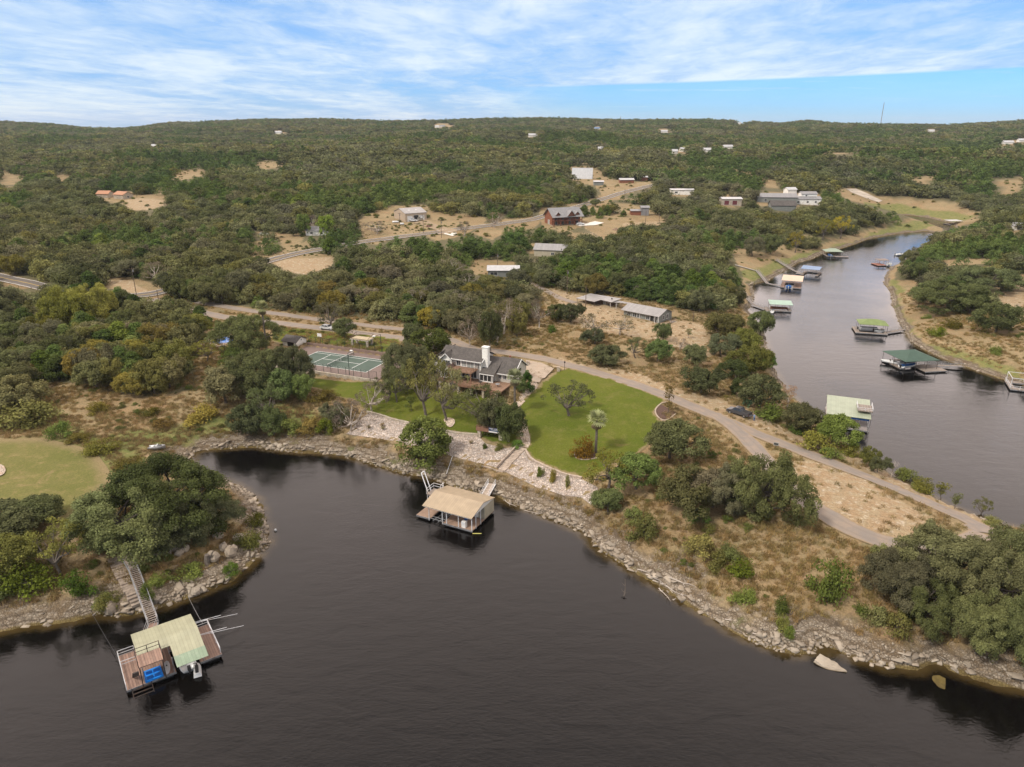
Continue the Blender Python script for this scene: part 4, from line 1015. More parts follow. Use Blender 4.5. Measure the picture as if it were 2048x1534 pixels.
# row of tiny shrubs planted on the rubble slopes
SHR = [((905,857),22),]
for (x, y, wp, top, lab) in [(971,896,13,884,'left one of two round shrubs on the left rubble slope'), (996,900,18,882,'right, larger one of two round shrubs on the left rubble slope'),
      (1080,952,17,926,'first young shrub below the lawn kerb, next to the steps'), (1104,963,17,934,'second of three young shrubs below the lawn kerb'), (1135,972,13,948,'last of three young shrubs below the lawn kerb')]:
    tree_px('bush', x, y, wp, top, lab, 'shrubs planted on the rubble slopes', (.9, .95, .8))
for (x, y, lab) in [(738,859,'small wiry plant at the left of the rubble slope'), (765,853,'taller wiry plant on the left rubble slope'), (767,860,'low wiry plant beside the taller one'), (943,888,'wiry plant below the overlook deck')]:
    tree_px('sapling', x, y, 11, y - 9, lab, 'shrubs planted on the rubble slopes', (1.1, .9, .8))

# ---------------------------------------------------------------- scattered woodland
def cand(y0, y1, sp):
    g = []
    nyr = int((y1 - y0) / sp)
    for j in range(nyr):
        y = y0 + j * sp; xm = y * .80 + 60; n = int(2 * xm / sp)
        xs = -xm + (np.arange(n) + (j % 2) * .5) * sp
        g.append(np.column_stack([xs + (r.random(n) - .5) * sp * .85, y + (r.random(n) - .5) * sp * .85]))
    return np.concatenate(g)
bands = [(150, 420, 5.0, 1.0), (420, 800, 6.8, 1.32), (800, 1500, 9.0, 1.7), (1500, 3300, 12.5, 2.2)]
pts = []; 
for y0, y1, sp, k in bands:
    c_ = cand(y0, y1, sp); pts.append(np.column_stack([c_, np.full(len(c_), k)]))
pts = np.concatenate(pts)
z = ht(pts[:, 0], pts[:, 1]); d_ = interp(DD, pts[:, 0], pts[:, 1])
rad = (2.9 + 2.3 * r.random(len(pts)) ** 1.5) * pts[:, 2]; tall = rad * (1.25 + .5 * r.random(len(pts))) / pts[:, 2] ** .55
# species by patches: oak mottes among juniper
spn = fbm(pts[:, 0], pts[:, 1], 70., 3, 55) + .25 * (r.random(len(pts)) - .5)
keep = (d_ > 3.5) & ~is_open(pts[:, 0], pts[:, 1], z, rad, tall)
keep &= segdist(pts[:, 0], pts[:, 1], HIGH, False) > 5.2
keep &= segdist(pts[:, 0], pts[:, 1], LANE, False) > 4
# natural gaps farther away
keep &= ~((pts[:, 1] > 330) & (fbm(pts[:, 0], pts[:, 1], 38., 3, 66) + .12 * r.normal(size=len(pts)) > .46))
if TREES:
    for tx, ty, tr in TREES: keep &= (np.hypot(pts[:, 0] - tx, pts[:, 1] - ty) > tr * .8 + 1.5)
pts = pts[keep]; z = z[keep]; rad = rad[keep]; tall = tall[keep]; spn = spn[keep]
print('scattered trees', len(pts))
order = np.argsort(pts[:, 1]); isoak = (spn > -.06) | ((pts[:, 0] < -45) & (pts[:, 1] < 330) & (r.random(len(pts)) < .82))
a0, b0, dep0 = proj(pts[:, 0], pts[:, 1], z + tall * .7)
inview = (a0 > -15) & (a0 < 2063) & (b0 < 1534)
big = rad / dep0
nind = {'oak': 150, 'cedar': 130}; ind = np.zeros(len(pts), bool); lst = []
for kd, msk in (('oak', isoak), ('cedar', ~isoak)):
    ix = np.where(msk & inview)[0]; ix = ix[np.argsort(-big[ix])][:nind[kd]]; ind[ix] = True; lst += [(i, kd) for i in ix]
MARKS = [((30, 700), 'the woods at the left edge'), ((180, 610), 'the pale yellow trees at left'), ((120, 760), 'the lower woods above the mown field'), ((300, 760), 'the woods above the dry slope'), ((380, 700), 'the pool terrace woods'), ((300, 640), 'the woods left of the pool'),
         ((430, 590), 'the two roads at left'), ((600, 600), 'the verge behind the tennis court'), ((560, 560), 'the highway bend'), ((760, 600), 'the woods straight behind the court'), ((880, 620), 'the woods behind the house'), ((1000, 580), 'the white metal roof'),
         ((1060, 540), 'the hidden grey roof'), ((1150, 570), 'the neighbour house porch'), ((1250, 580), 'the curved porch roof'), ((1380, 600), 'the utility pole right of the neighbour house'), ((1480, 600), 'the mint roofed dock bank'), ((1450, 540), 'the long gangways'), ((1900, 520), 'the far bank grove'),
         ((2000, 480), 'the far bank woods at the right edge'), ((700, 530), 'the roadside clearing'), ((860, 520), 'the garage road'), ((150, 540), 'the highway at left'), ((2020, 600), 'the right edge field'), ((1300, 500), 'the red earth clearing'), ((60, 480), 'the far left ridge woods'), ((1620, 450), 'the golden trees'), ((1150, 490), 'the log house front')]
ordn = ['first', 'second', 'third', 'fourth', 'fifth', 'sixth', 'seventh', 'eighth', 'ninth', 'tenth', 'eleventh', 'twelfth', 'thirteenth', 'fourteenth', 'fifteenth', 'sixteenth', 'seventeenth', 'eighteenth', 'nineteenth', 'twentieth']
groups = {}
for i, kd in lst:
    mk_ = min(range(len(MARKS)), key=lambda q: (MARKS[q][0][0] - a0[i]) ** 2 + 2.5 * (MARKS[q][0][1] - b0[i]) ** 2)
    tone = 'tall' if tall[i] > 7.2 else ('low' if tall[i] < 5.2 else 'middling'); groups.setdefault((mk_, kd, tone), []).append(i)
for (mk_, kd, tone), ix in sorted(groups.items()):
    ix.sort(key=lambda i: a0[i]); n = len(ix)
    for q, i in enumerate(ix):
        sp_nm = 'live oak' if kd == 'oak' else 'juniper'; pos = '' if n == 1 else (ordn[min(q, 19)] + ' from the left, ')
        lab = f"{tone} {sp_nm} by {MARKS[mk_][1]}, {pos.strip(', ')}" if n > 1 else f"only {tone} {sp_nm} by {MARKS[mk_][1]}"
        v = r.random(); tint = (1, 1, 1) if v < .55 else ((1.1, 1.02, 1.12) if v < .8 else ((1.18, 1.12, .8) if v < .93 else (.85, .92, .85)))
        if kd == 'oak' and r.random() < .10: tint = (1.35, 1.15, .62)
        k_ = 'grey' if (kd == 'oak' and r.random() < .07) else kd
        tree_at(k_, (pts[i, 0], pts[i, 1], z[i] - .15), rad[i] * 2 * 1.08, tall[i] * 1.1, lab, 'live oaks of the woods' if kd == 'oak' else 'junipers of the woods', tint, seed=int(i))
rest = ~ind
# ---- instanced mass: protos of three levels of detail
def lod(kind, n, per, size, seed0):
    out = []
    for i in range(n):
        rr = np.random.default_rng(seed0 + i)
        if kind == 'oak': cl = oak_clumps(rr, 1., 1.35, 16, (.26, .40), .12)
        else: cl = cedar_clumps(rr, .95, 1.7, 13)
        me = crown_mesh('woodland_crown', cl, per, size, LM['oak' if kind == 'oak' else 'cedar'], seed0 + i, flat=.5)
        out.append(bpy.data.objects.new('woodland_crown', me))
    return out
def gn_scatter(name, V, scl, rot, idx, objs, kind='stuff', label=None, cat=None):
    col = bpy.data.collections.new(name + '_sources')
    objs_ = []
    for i, o_ in enumerate(objs): o_.name = f'{name}_source_{i:02d}'; col.objects.link(o_)
    me = bpy.data.meshes.new(name); me.vertices.add(len(V)); me.vertices.foreach_set('co', np.asarray(V, np.float32).ravel())
    for nm, typ, data in (('scl', 'FLOAT_VECTOR', scl), ('rot', 'FLOAT', rot), ('idx', 'INT', idx)):
        a = me.attributes.new(nm, typ, 'POINT'); a.data.foreach_set('vector' if typ == 'FLOAT_VECTOR' else 'value', np.asarray(data, np.int32 if typ == 'INT' else np.float32).ravel())
    o_ = link(bpy.data.objects.new(name, me)); o_['kind'] = kind
    if label: o_['label'] = label; o_['category'] = cat
    ng = bpy.data.node_groups.new(name, 'GeometryNodeTree'); ng.is_modifier = True
    ng.interface.new_socket('Geometry', in_out='INPUT', socket_type='NodeSocketGeometry'); ng.interface.new_socket('Geometry', in_out='OUTPUT', socket_type='NodeSocketGeometry')
    N = ng.nodes; L = ng.links; gi = N.new('NodeGroupInput'); go = N.new('NodeGroupOutput')
    ip = N.new('GeometryNodeInstanceOnPoints'); ci = N.new('GeometryNodeCollectionInfo'); ci.inputs['Collection'].default_value = col
    ci.inputs['Separate Children'].default_value = True; ci.inputs['Reset Children'].default_value = True
    def at_(nm, typ):
        n = N.new('GeometryNodeInputNamedAttribute'); n.data_type = typ; n.inputs['Name'].default_value = nm; return n.outputs['Attribute']
    cx = N.new('ShaderNodeCombineXYZ'); L.new(at_('rot', 'FLOAT'), cx.inputs[2]); ip.inputs['Pick Instance'].default_value = True
    er = N.new('FunctionNodeEulerToRotation'); L.new(cx.outputs[0], er.inputs[0])
    L.new(gi.outputs[0], ip.inputs['Points']); L.new(ci.outputs[0], ip.inputs['Instance']); L.new(at_('idx', 'INT'), ip.inputs['Instance Index'])
    L.new(er.outputs[0], ip.inputs['Rotation']); L.new(at_('scl', 'FLOAT_VECTOR'), ip.inputs['Scale']); L.new(ip.outputs[0], go.inputs[0])
    md = o_.modifiers.new('scatter', 'NODES'); md.node_group = ng; return o_
if True:
    OB = [lod('oak', 6, 900, .062, 900), lod('cedar', 5, 950, .055, 920), lod('oak', 5, 260, .115, 940), lod('cedar', 4, 280, .10, 960)]
    base = [0]
    for q in OB[:-1]: base.append(base[-1] + len(q))
    allo = sum(OB, [])
    P_ = pts[rest]; zr = z[rest]; rr_ = rad[rest]; tt_ = tall[rest]; ok_ = isoak[rest]; n = len(P_)
    near = P_[:, 1] < 620; cat_ = np.where(near, np.where(ok_, 0, 1), np.where(ok_, 2, 3))
    ln = np.array([len(q) for q in OB]); bs = np.array(base); rnd = r.random(n)
    idx = bs[cat_] + np.minimum((rnd * ln[cat_]).astype(int), ln[cat_] - 1)
    S = np.column_stack([rr_ * 1.12, rr_ * 1.12, tt_ / np.where(ok_, 1.25, 1.6) * np.where(ok_, 1.0, 1.05)])
    wl = gn_scatter('woodland', np.column_stack([P_[:, :2], zr - .2]), S, r.random(n) * 6.28, idx, allo)
    wl['label'] = 'dense mass of oaks and junipers covering the hills'; wl['category'] = 'woodland'
# ---- brush along wood edges and on the dry slopes, dry grass tufts
def region_pts(n, x0, x1, y0, y1):
    return np.column_stack([x0 + (x1 - x0) * r.random(n), y0 + (y1 - y0) * r.random(n)])
def outside(P2, margin=1.2):
    k = np.ones(len(P2), bool)
    for pl in (LAWN, LAWN2, MOWN, BANK1, BANK2, COURTP, HOUSEP): k &= sdist(P2[:, 0], P2[:, 1], pl) > margin
    for ln_, wd_ in ((LANE, 3.0), (LANE2, 2.6), (LOOP, 2.8), (HIGH, 5.5)): k &= segdist(P2[:, 0], P2[:, 1], ln_, False) > wd_
    return k
P2 = region_pts(150000, -130, 190, 62, 300); k = outside(P2, .5) & (interp(DD, P2[:, 0], P2[:, 1]) > 3.0)
mg_ = interp(MASK[..., 1], P2[:, 0], P2[:, 1]); fade = np.clip(1.15 - P2[:, 1] / 330., .1, 1)
k &= (r.random(len(P2)) < (1 - mg_ * .93) * fade) & (fbm(P2[:, 0], P2[:, 1], 7., 3, 91) > -.35); P2 = P2[k]
def tuft(seed, n, h, spread, mat):
    rr = np.random.default_rng(seed); V = []; tt = []
    for _ in range(n):
        a = rr.random() * 6.28; q = spread * math.sqrt(rr.random()); b0_ = np.array([q * math.cos(a), q * math.sin(a), 0]); hh = h * (.5 + .6 * rr.random())
        tip = b0_ + np.array([rr.normal() * .35 * hh, rr.normal() * .35 * hh, hh]); wv = np.array([math.cos(a + 1.5), math.sin(a + 1.5), 0]) * .035
        V += [b0_ - wv, b0_ + wv, tip + wv * .2, tip - wv * .2]; tt.append(.6 + .6 * rr.random())
    return bpy.data.objects.new('tuft', npmesh('tuft', V, np.arange(len(V)).reshape(-1, 4), mat, False, [('tint', 'FACE', 'FLOAT', tt)]))
tf = [tuft(i, 46, .42, .55, LM['straw']) for i in range(4)]
n = len(P2); sc_ = .7 + .8 * r.random(n); print('tufts', n)
dg = gn_scatter('dry_grass', np.column_stack([P2, ht(P2[:, 0], P2[:, 1])]), np.column_stack([sc_, sc_, sc_ * (.6 + .5 * r.random(n))]), r.random(n) * 6.28, r.integers(0, 4, n), tf)
dg['label'] = 'dry straw coloured grass over the slopes and field'; dg['category'] = 'grass'
P3 = region_pts(9000, -130, 200, 66, 420); k = outside(P3, 1.5) & (interp(DD, P3[:, 0], P3[:, 1]) > 4) & (fbm(P3[:, 0], P3[:, 1], 16., 3, 92) > np.where(P3[:, 0] < -20, -.08, .20)) & (interp(MASK[..., 1], P3[:, 0], P3[:, 1]) < .3); P3 = P3[k]
P4 = region_pts(9000, -420, 480, 330, 860); a4, b4, _ = proj(P4[:, 0], P4[:, 1], ht(P4[:, 0], P4[:, 1])); k = np.zeros(len(P4), bool)
for p in OPEN: k |= inpoly(a4, b4, p)
k &= (interp(DD, P4[:, 0], P4[:, 1]) > 5) & (segdist(P4[:, 0], P4[:, 1], HIGH, False) > 6) & (r.random(len(P4)) < .35); P4 = P4[k]; n3 = len(P3); P3 = np.concatenate([P3, P4])
n = len(P3); sc_ = .25 + .5 * r.random(n) ** 2; sc_[n3:] *= 1.8; bo = [bpy.data.objects.new('b', q[0]) for q in PROTO['bush']]
br = gn_scatter('undergrowth', np.column_stack([P3, ht(P3[:, 0], P3[:, 1]) - .1]), np.column_stack([sc_, sc_, sc_ * .8]), r.random(n) * 6.28, r.integers(0, 4, n), bo)
br['label'] = 'low weeds and brush scattered over the dry ground'; br['category'] = 'undergrowth'
# ---------------------------------------------------------------- shore rubble: limestone blocks and slabs along the waterline
def rocks(P2, size, flat, mat, name, seed):
    rr = np.random.default_rng(seed); n = len(P2); base = np.array([(-1,-1,-1),(1,-1,-1),(1,1,-1),(-1,1,-1),(-1,-1,1),(1,-1,1),(1,1,1),(-1,1,1)], float)
    F6 = np.array([(0,3,2,1),(4,5,6,7),(0,1,5,4),(1,2,6,5),(2,3,7,6),(3,0,4,7)])
    s = size[:, None] * np.column_stack([.7 + .6 * rr.random(n), .5 + .5 * rr.random(n), flat * (.6 + .6 * rr.random(n))]) / 2
    V = base[None] * s[:, None, :] * (1 + rr.normal(size=(n, 8, 3)) * .17); V[:, 4:, :2] *= .8
    a = rr.random(n) * 6.28; ca, sa = np.cos(a)[:, None], np.sin(a)[:, None]; tl = rr.normal(size=(n, 2)) * .22
    x = V[..., 0] * ca - V[..., 1] * sa; y = V[..., 0] * sa + V[..., 1] * ca; zz_ = V[..., 2] + x * tl[:, :1] + y * tl[:, 1:]
    h = ht(P2[:, 0], P2[:, 1]); V = np.stack([x + P2[:, :1], y + P2[:, 1:], zz_ + (h + s[:, 2] * .35)[:, None]], -1).reshape(-1, 3)
    Q = (F6[None] + (np.arange(n) * 8)[:, None, None]).reshape(-1, 4); tt = np.repeat(.68 + .5 * rr.random(n), 6)
    ob = link(bpy.data.objects.new(name, npmesh(name, V, Q, mat, False, [('tint', 'FACE', 'FLOAT', tt)]))); return ob
m, t, b, o = newmat('limestone_rubble'); p = wpos(t)
c = t.mix(t.ramp(t.noise(p, .25, 4, .6), .3, .7), t.rgb((.27, .215, .155)), t.rgb((.38, .32, .245)))
c = t.mix(t.ramp(t.noise(p, 3., 5, .7), .5, .8, 0, .6), c, t.rgb((.22, .18, .14)))
zs = t.new('ShaderNodeSeparateXYZ'); t.l.new(p, zs.inputs[0]); c = t.mix(t.ramp(zs.outputs[2], .12, -.02), c, t.rgb((.13, .09, .04)))
mm = t.new('ShaderNodeCombineXYZ'); ti = t.attr('tint')
for i in range(3): t.put(mm.inputs[i], ti)
t.put(b.inputs['Base Color'], t.mix(1., c, mm.outputs[0], 'MULTIPLY')); b.inputs['Roughness'].default_value = .9
t.put(b.inputs['Normal'], t.bump(t.noise(p, 5, 4, .7), .5, .06)); M['rubble'] = m
SB = resample(BAYW[:-5], 1., False); SR = resample(RIVW, 1.2, True)
def along(S, n, lo, hi, seed, pw=1.):
    rr = np.random.default_rng(seed); i = rr.integers(1, len(S) - 1, n); d = S[i + 1] - S[i - 1]; d = d / (np.linalg.norm(d, axis=1)[:, None] + 1e-9)
    off = lo + (hi - lo) * rr.random(n) ** pw; nr = np.stack([-d[:, 1], d[:, 0]], 1)
    P = S[i] + nr * off[:, None] + d * (rr.random(n) - .5)[:, None] * 1.6; k = interp(DD, P[:, 0], P[:, 1]); return P, k
out_ = []
for S, n, hi, ym in ((SB, 7500, 3.2, 230), (SR, 7000, 1.4, 420)):
    for sg in (1, -1):
        P, k = along(S, n // 2, -.8 * sg if sg > 0 else .8, hi * sg, 5 + sg, 1.4)
        out_.append(P[(k > -.7) & (k < hi) & (P[:, 1] < ym) & (fbm(P[:, 0], P[:, 1], 5., 3, 93) > -.05)])
P = np.concatenate(out_); print('rubble', len(P))
rr = np.random.default_rng(3); dd_ = interp(DD, P[:, 0], P[:, 1]); sz = (.12 + .55 * rr.random(len(P)) ** 4.5) * np.where(dd_ < 1.0, 1.3, .75)
ob = rocks(P, sz, .6, M['rubble'], 'shore_rubble', 4); tagit(ob, 'pale limestone rubble lying along the waterline', 'rubble', kind='stuff')
P, k = along(SB, 3000, -.4, 9, 71); P = P[(k > -.3) & (k < 1.4) & (P[:, 1] < 200)]; sz = .5 + 1.15 * rr.random(len(P)) ** 2
ob = rocks(P, sz, .13, M['rubble'], 'shore_ledge', 8); tagit(ob, 'broken flat limestone slabs forming the shore ledge', 'rock ledge', kind='stuff')
# ================================================================ buildings
def local_frame(O, ang):
    c, s = math.cos(ang), math.sin(ang)
    return lambda x, y, z=0.: Vector((O[0] + x * c - y * s, O[1] + x * s + y * c, O[2] + z))
def roof2(parent, x0, x1, y0, y1, ze, zr, mat, t=.16, yr=None, over=.45, name='roof', axis='x', overx=None):
    """two-sided pitched roof; eaves at ze, ridge at zr along local x (or y)"""
    if axis == 'y':
        x0, x1, y0, y1 = y0, y1, x0, x1
    yr = (y0 + y1) / 2 if yr is None else yr; ox = over if overx is None else overx
    k = (zr - ze) / (yr - y0); k2 = (zr - ze) / (y1 - yr)
    a = [(x0-ox, y0-over, ze-k*over), (x1+ox, y0-over, ze-k*over), (x1+ox, yr, zr), (x0-ox, yr, zr)]
    b = [(x0-ox, yr, zr), (x1+ox, yr, zr), (x1+ox, y1+over, ze-k2*over), (x0-ox, y1+over, ze-k2*over)]
    if axis == 'y': a = [(q[1], q[0], q[2]) for q in a][::-1]; b = [(q[1], q[0], q[2]) for q in b][::-1]
    mb = MB(); mb.sheet([(p[0], p[1], p[2] + t) for p in a], t); mb.sheet([(p[0], p[1], p[2] + t + .004) for p in b], t)
    return mb.build(name, mat, parent)
def hip(parent, x0, x1, y0, y1, ze, zr, rx, mat, name='roof', t=.1):
    ym = (y0 + y1) / 2; xm0, xm1 = x0 + rx, x1 - rx
    v = [(x0,y0,ze),(x1,y0,ze),(x1,y1,ze),(x0,y1,ze),(xm0,ym,zr),(xm1,ym,zr)]; vb = [(a, b, c - t) for a, b, c in v]
    f = [(0,1,5,4),(1,2,5),(2,3,4,5),(3,0,4)]; mb = MB(); mb.add(v + vb, f + [tuple(i + 6 for i in q[::-1]) for q in f] + [(0,6,7,1),(1,7,8,2),(2,8,9,3),(3,9,6,0)])
    return mb.build(name, mat, parent)
def gable_walls(parent, x0, x1, y0, y1, z0, ze, zr, mat, name='wall', axis='x'):
    if axis == 'x': ym = (y0+y1)/2; prof = [(y0,z0),(y1,z0),(y1,ze),(ym,zr),(y0,ze)]; V = [(x0,a,b) for a,b in prof] + [(x1,a,b) for a,b in prof]
    else: xm = (x0+x1)/2; prof = [(x0,z0),(x1,z0),(x1,ze),(xm,zr),(x0,ze)]; V = [(a,y0,b) for a,b in prof] + [(a,y1,b) for a,b in prof]
    F_ = [(0,1,2,3,4),(9,8,7,6,5)] + [(i,i+5,(i+1)%5+5,(i+1)%5) for i in range(5)]
    return MB().add(V, F_).build(name, mat, parent)
def window(parent, face, u, z, w_, h_, at_, mat=None, frame=True, name='window', bars=1):
    """face: 'f' front (-y), 'b' back, 'r' right (+x), 'l' left; `at_` is the wall plane"""
    s = {'f': -1, 'b': 1, 'r': 1, 'l': -1}[face]; d = .06 * s
    def bx(mb, u0, u1, z0, z1, dep, off=0.):
        c = at_ + s * (dep / 2 + off)
        if face in 'fb': mb.box(((u0+u1)/2, c, (z0+z1)/2), (u1-u0, dep, z1-z0))
        else: mb.box((c, (u0+u1)/2, (z0+z1)/2), (dep, u1-u0, z1-z0))
    g = MB(); bx(g, u-w_/2, u+w_/2, z, z+h_, .03, .004); o_ = g.build(name, mat or M['glass'], parent)
    if frame:
        f = MB(); q = .08
        bx(f, u-w_/2-q, u+w_/2+q, z+h_, z+h_+q, .09); bx(f, u-w_/2-q, u+w_/2+q, z-q, z, .09); bx(f, u-w_/2-q, u-w_/2, z, z+h_, .09); bx(f, u+w_/2, u+w_/2+q, z, z+h_, .09)
        for i in range(bars): uu = u - w_/2 + w_ * (i + 1) / (bars + 1); bx(f, uu-.03, uu+.03, z, z+h_, .07)
        f.build('frame', M['trim'], o_)
    return o_
def railing(parent, pts, z, h=1., mat=None, bal=1.2, rails=(1., .55, .15), r_=.035, name='railing'):
    mb = MB(); pts = [Vector((p[0], p[1], z if len(p) < 3 else p[2])) for p in pts]
    for a, b in zip(pts[:-1], pts[1:]):
        n = max(1, int((b - a).length / bal))
        for i in range(n + 1): q = a.lerp(b, i / n); mb.bar(q, q + Vector((0, 0, h)), r_ * 1.2)
        for k in rails: mb.bar(a + Vector((0, 0, h * k)), b + Vector((0, 0, h * k)), r_)
    return mb.build(name, mat or M['post'], parent)
# ---------------------------------------------------------------- the white house
hz = 8.4; H = thing('house', 'two storey white house with brown shingle roof, white chimney and cedar decks', 'house', (HOX, HOY, hz), HA)
gable_walls(H, -16.9, -5.8, 5.2, 12.0, 0, 4.75, 6.4, M['white'])
MB().b2(-21.2, -16.9, 6.0, 11.8, 0, 2.5).b2(-5.8, -1.9, 5.6, 13.6, 0, 2.25).build('wall', M['white'], H)
gable_walls(H, -1.9, 2.8, 6.0, 13.8, 0, 2.35, 5.0, M['brick_pale'], 'garage_wall')
MB().b2(-18.4, 2.6, 4.6, 12.5, -2.6, -.02).build('lower_storey', M['limestone'], H)
gable_walls(H, -16.6, -13.7, 4.3, 8.5, 0, 4.6, 5.9, M['white'], 'front_gable', 'y')
gable_walls(H, -16.2, -12.9, 2.7, 5.5, 0, 2.45, 3.75, M['white'], 'front_gable', 'y')
roof2(H, -17.2, -5.7, 5.0, 12.2, 4.75, 6.6, M['shingle'])
mb = MB(); mb.sheet([(-21.7, 5.2, 2.5), (-17.0, 5.2, 6.0), (-17.0, 12.4, 6.0), (-21.7, 12.4, 2.5)], .18); mb.build('roof', M['shingle'], H)
roof2(H, -16.5, -13.8, 4.1, 8.6, 4.5, 6.0, M['shingle'], axis='y', over=.35, name='gable_roof')
roof2(H, -16.1, -13.0, 2.5, 5.4, 2.4, 3.8, M['shingle'], axis='y', over=.3, name='gable_roof')
roof2(H, -5.4, -1.7, 4.2, 13.6, 2.2, 4.9, M['shingle'], yr=9.9, over=.3, overx=.2)
roof2(H, -1.9, 2.8, 5.8, 14.0, 2.4, 5.1, M['shingle'], over=.4)
f = MB()
for (x0_, x1_, y_, z_) in ((-17.6, -5.3, 4.5, 4.62), (-5.6, -1.5, 3.85, 2.02), (-2.2, 3.15, 5.35, 2.18)): f.b2(x0_, x1_, y_ - .09, y_ - .002, z_ - .12, z_ + .1)
for (x_, ya, za, yb, zb) in ((-5.2, 4.6, 4.62, 8.6, 6.6), (3.22, 5.4, 2.2, 9.9, 5.15), (3.22, 14.4, 2.2, 9.9, 5.15)): f.bar((x_, ya, za), (x_, yb, zb), .09)
for (xm, hw, y_, ze_, zp) in ((-15.15, 1.8, 3.72, 4.3, 5.98), (-14.55, 1.9, 2.16, 2.2, 3.78)): f.bar((xm - hw, y_, ze_), (xm, y_, zp), .08); f.bar((xm + hw, y_, ze_), (xm, y_, zp), .08)
f.build('fascia', M['trim'], H)
ch = MB().b2(-5.78, -4.25, 5.9, 7.1, 0, 8.2).b2(-5.78, -4.25, 7.102, 8.6, 0, 4.2).build('chimney', M['white'], H); MB().b2(-5.9, -4.12, 5.78, 7.22, 8.2, 8.42).build('cap', M['trim'], ch)
window(H, 'f', -15.1, 3.3, 1.9, .8, 4.3, bars=2); window(H, 'f', -14.5, .5, 2.2, 1.4, 2.7, bars=2)
window(H, 'f', -12.2, 2.95, 1.0, 1.5, 5.2); window(H, 'f', -10.6, 2.85, 1.2, 1.6, 5.2, M['curtain']); window(H, 'f', -8.75, 2.75, 1.9, 1.75, 5.2, M['curtain'], name='sliding_door'); window(H, 'f', -6.8, 2.95, 1.3, 1.5, 5.2, M['curtain'])
for u in (-12.4, -10.2, -8.): window(H, 'f', u, .2, 1.8, 2., 5.2, name='sliding_door')
window(H, 'f', -.9, .7, .8, 1.3, 6.0); window(H, 'f', .45, .7, .8, 1.3, 6.0); window(H, 'f', 1.75, .7, .8, 1.3, 6.0, M['curtain']); window(H, 'r', 9.9, 2.0, 1.5, .8, 2.8, frame=False, name='arched_window')
pw = MB()
for x_ in (-5.6, -4.5, -3.4, -2.3, -1.95): pw.b2(x_ - .07, x_ + .07, 4.0, 4.12, 0, 2.1)
pw.b2(-5.6, -1.95, 4.0, 4.1, 0, .25); pw.build('screen_frame', M['trim'], H); MB().b2(-5.5, -2.0, 4.14, 4.17, .25, 2.1).build('screen', M['dark'], H)
MB().prism([(-18.4, 1.3), (-14.6, 1.3), (-9.8, -.4), (2.6, -.4), (2.6, 5.9), (-1.95, 5.9), (-1.95, 5.55), (-16.2, 4.25), (-16.25, 5.15), (-18.4, 5.2)], -.28, 0).build('deck', M['cedar'], H)
MB().b2(-18.4, -14.6, 1.24, 1.3, -.5, .02).b2(-9.8, 2.6, -.46, -.4, -.5, .02).build('deck_fascia', M['cedar_rail'], H)
MB().b2(-13.1, -6.5, 1.2, 5.18, 2.55, 2.75).build('balcony', M['cedar'], H)
railing(H, [(-13.1, 5.1), (-13.1, 1.25), (-6.55, 1.25), (-6.55, 5.1)], 2.75, .95, M['cedar_rail']); railing(H, [(-18.35, 5.), (-18.35, 1.35), (-14.6, 1.35), (-9.8, -.35), (-.5, -.35)], 0, .95, M['cedar_rail'], 1.6)
for x_, y_, z0_, z1_ in ((-12.9, 1.4, 0, 2.55), (-9.8, 1.4, 0, 2.55), (-6.7, 1.4, 0, 2.55)): MB().b2(x_-.12, x_+.12, y_-.12, y_+.12, z0_, z1_).build('post', M['cedar_rail'], H)
for x_, y_ in ((-18.1, 1.6), (-15.6, 1.6), (-12.5, .9), (-9.4, 0), (-6, 0), (-2.5, 0), (1., 0)): MB().b2(x_-.3, x_+.3, y_-.3, y_+.3, -3.2, -.29).build('pillar', M['limestone'], H)
st = MB()
for i in range(9): st.b2(-.4, 1.4, -.7 - .3 * i, -.42 - .3 * i, -.42 - .24 * i, -.36 - .24 * i)
st.build('deck_stairs', M['cedar'], H)
MB().b2(-.9, -.5, 11.4, 11.8, 4.2, 5.2).build('roof_vent', M['red'], H); MB().tube([(-15, 6.6, 5), (-15, 6.6, 6.4)], .09).build('vent_pipe', M['darksteel'], H)
for n_, (dx, dy) in enumerate(((-4.2, 1.8), (.3, 2.2))):
    t_ = thing('patio_table', ('dark round patio table on the deck by the screened porch', 'grey round patio table at the right end of the deck')[n_], 'table', local_frame((HOX, HOY, hz), HA)(dx, dy))
    MB().tube([(0, 0, .7), (0, 0, .75)], .6, 12).build('table_top', M['darksteel'] if n_ == 0 else M['post'], t_); MB().tube([(0, 0, 0), (0, 0, .7)], .06, 6).build('leg', M['darksteel'], t_)
# ---------------------------------------------------------------- overlook deck with banner
O = G(985, 878); OV = thing('overlook_deck', 'small cedar overlook deck on pale stone piers above the rubble slope', 'deck', (O[0], O[1], 4.6), R(-20))
MB().b2(-3.6, 2.2, -.6, 3.2, 1.2, 1.4).build('deck', M['cedar'], OV); railing(OV, [(-3.6, 3.1), (-3.6, -.55), (2.2, -.55), (2.2, 3.1)], 1.4, 1., M['cedar_rail'], .5, (1., .7, .4, .1))
MB().b2(-3.62, -.4, -.64, -.6, 1.3, 2.2).build('skirt', M['cedar_rail'], OV)
for x_ in (-3., 2.): MB().b2(x_-.35, x_+.35, -.5, .3, -1.5, 1.2).build('pier', M['limestone'], OV)
bn = thing('banner', 'dark blue and white banner hung on the overlook deck rail', 'banner', local_frame((O[0], O[1], 4.6), R(-20))(.55, -.68, 1.5), R(-20))
MB().b2(-1.15, 1.25, -.03, 0, .0, .95).build('cloth', plain('navy_cloth', (.02, .045, .12), .7, .05), bn); mb = MB().b2(-1.15, 1.25, -.035, -.031, -.18, .12)
for i in range(9): mb.b2(-1.0 + .22 * i, -.86 + .22 * i + .04 * (i % 2), -.036, -.031, .66, .80); 
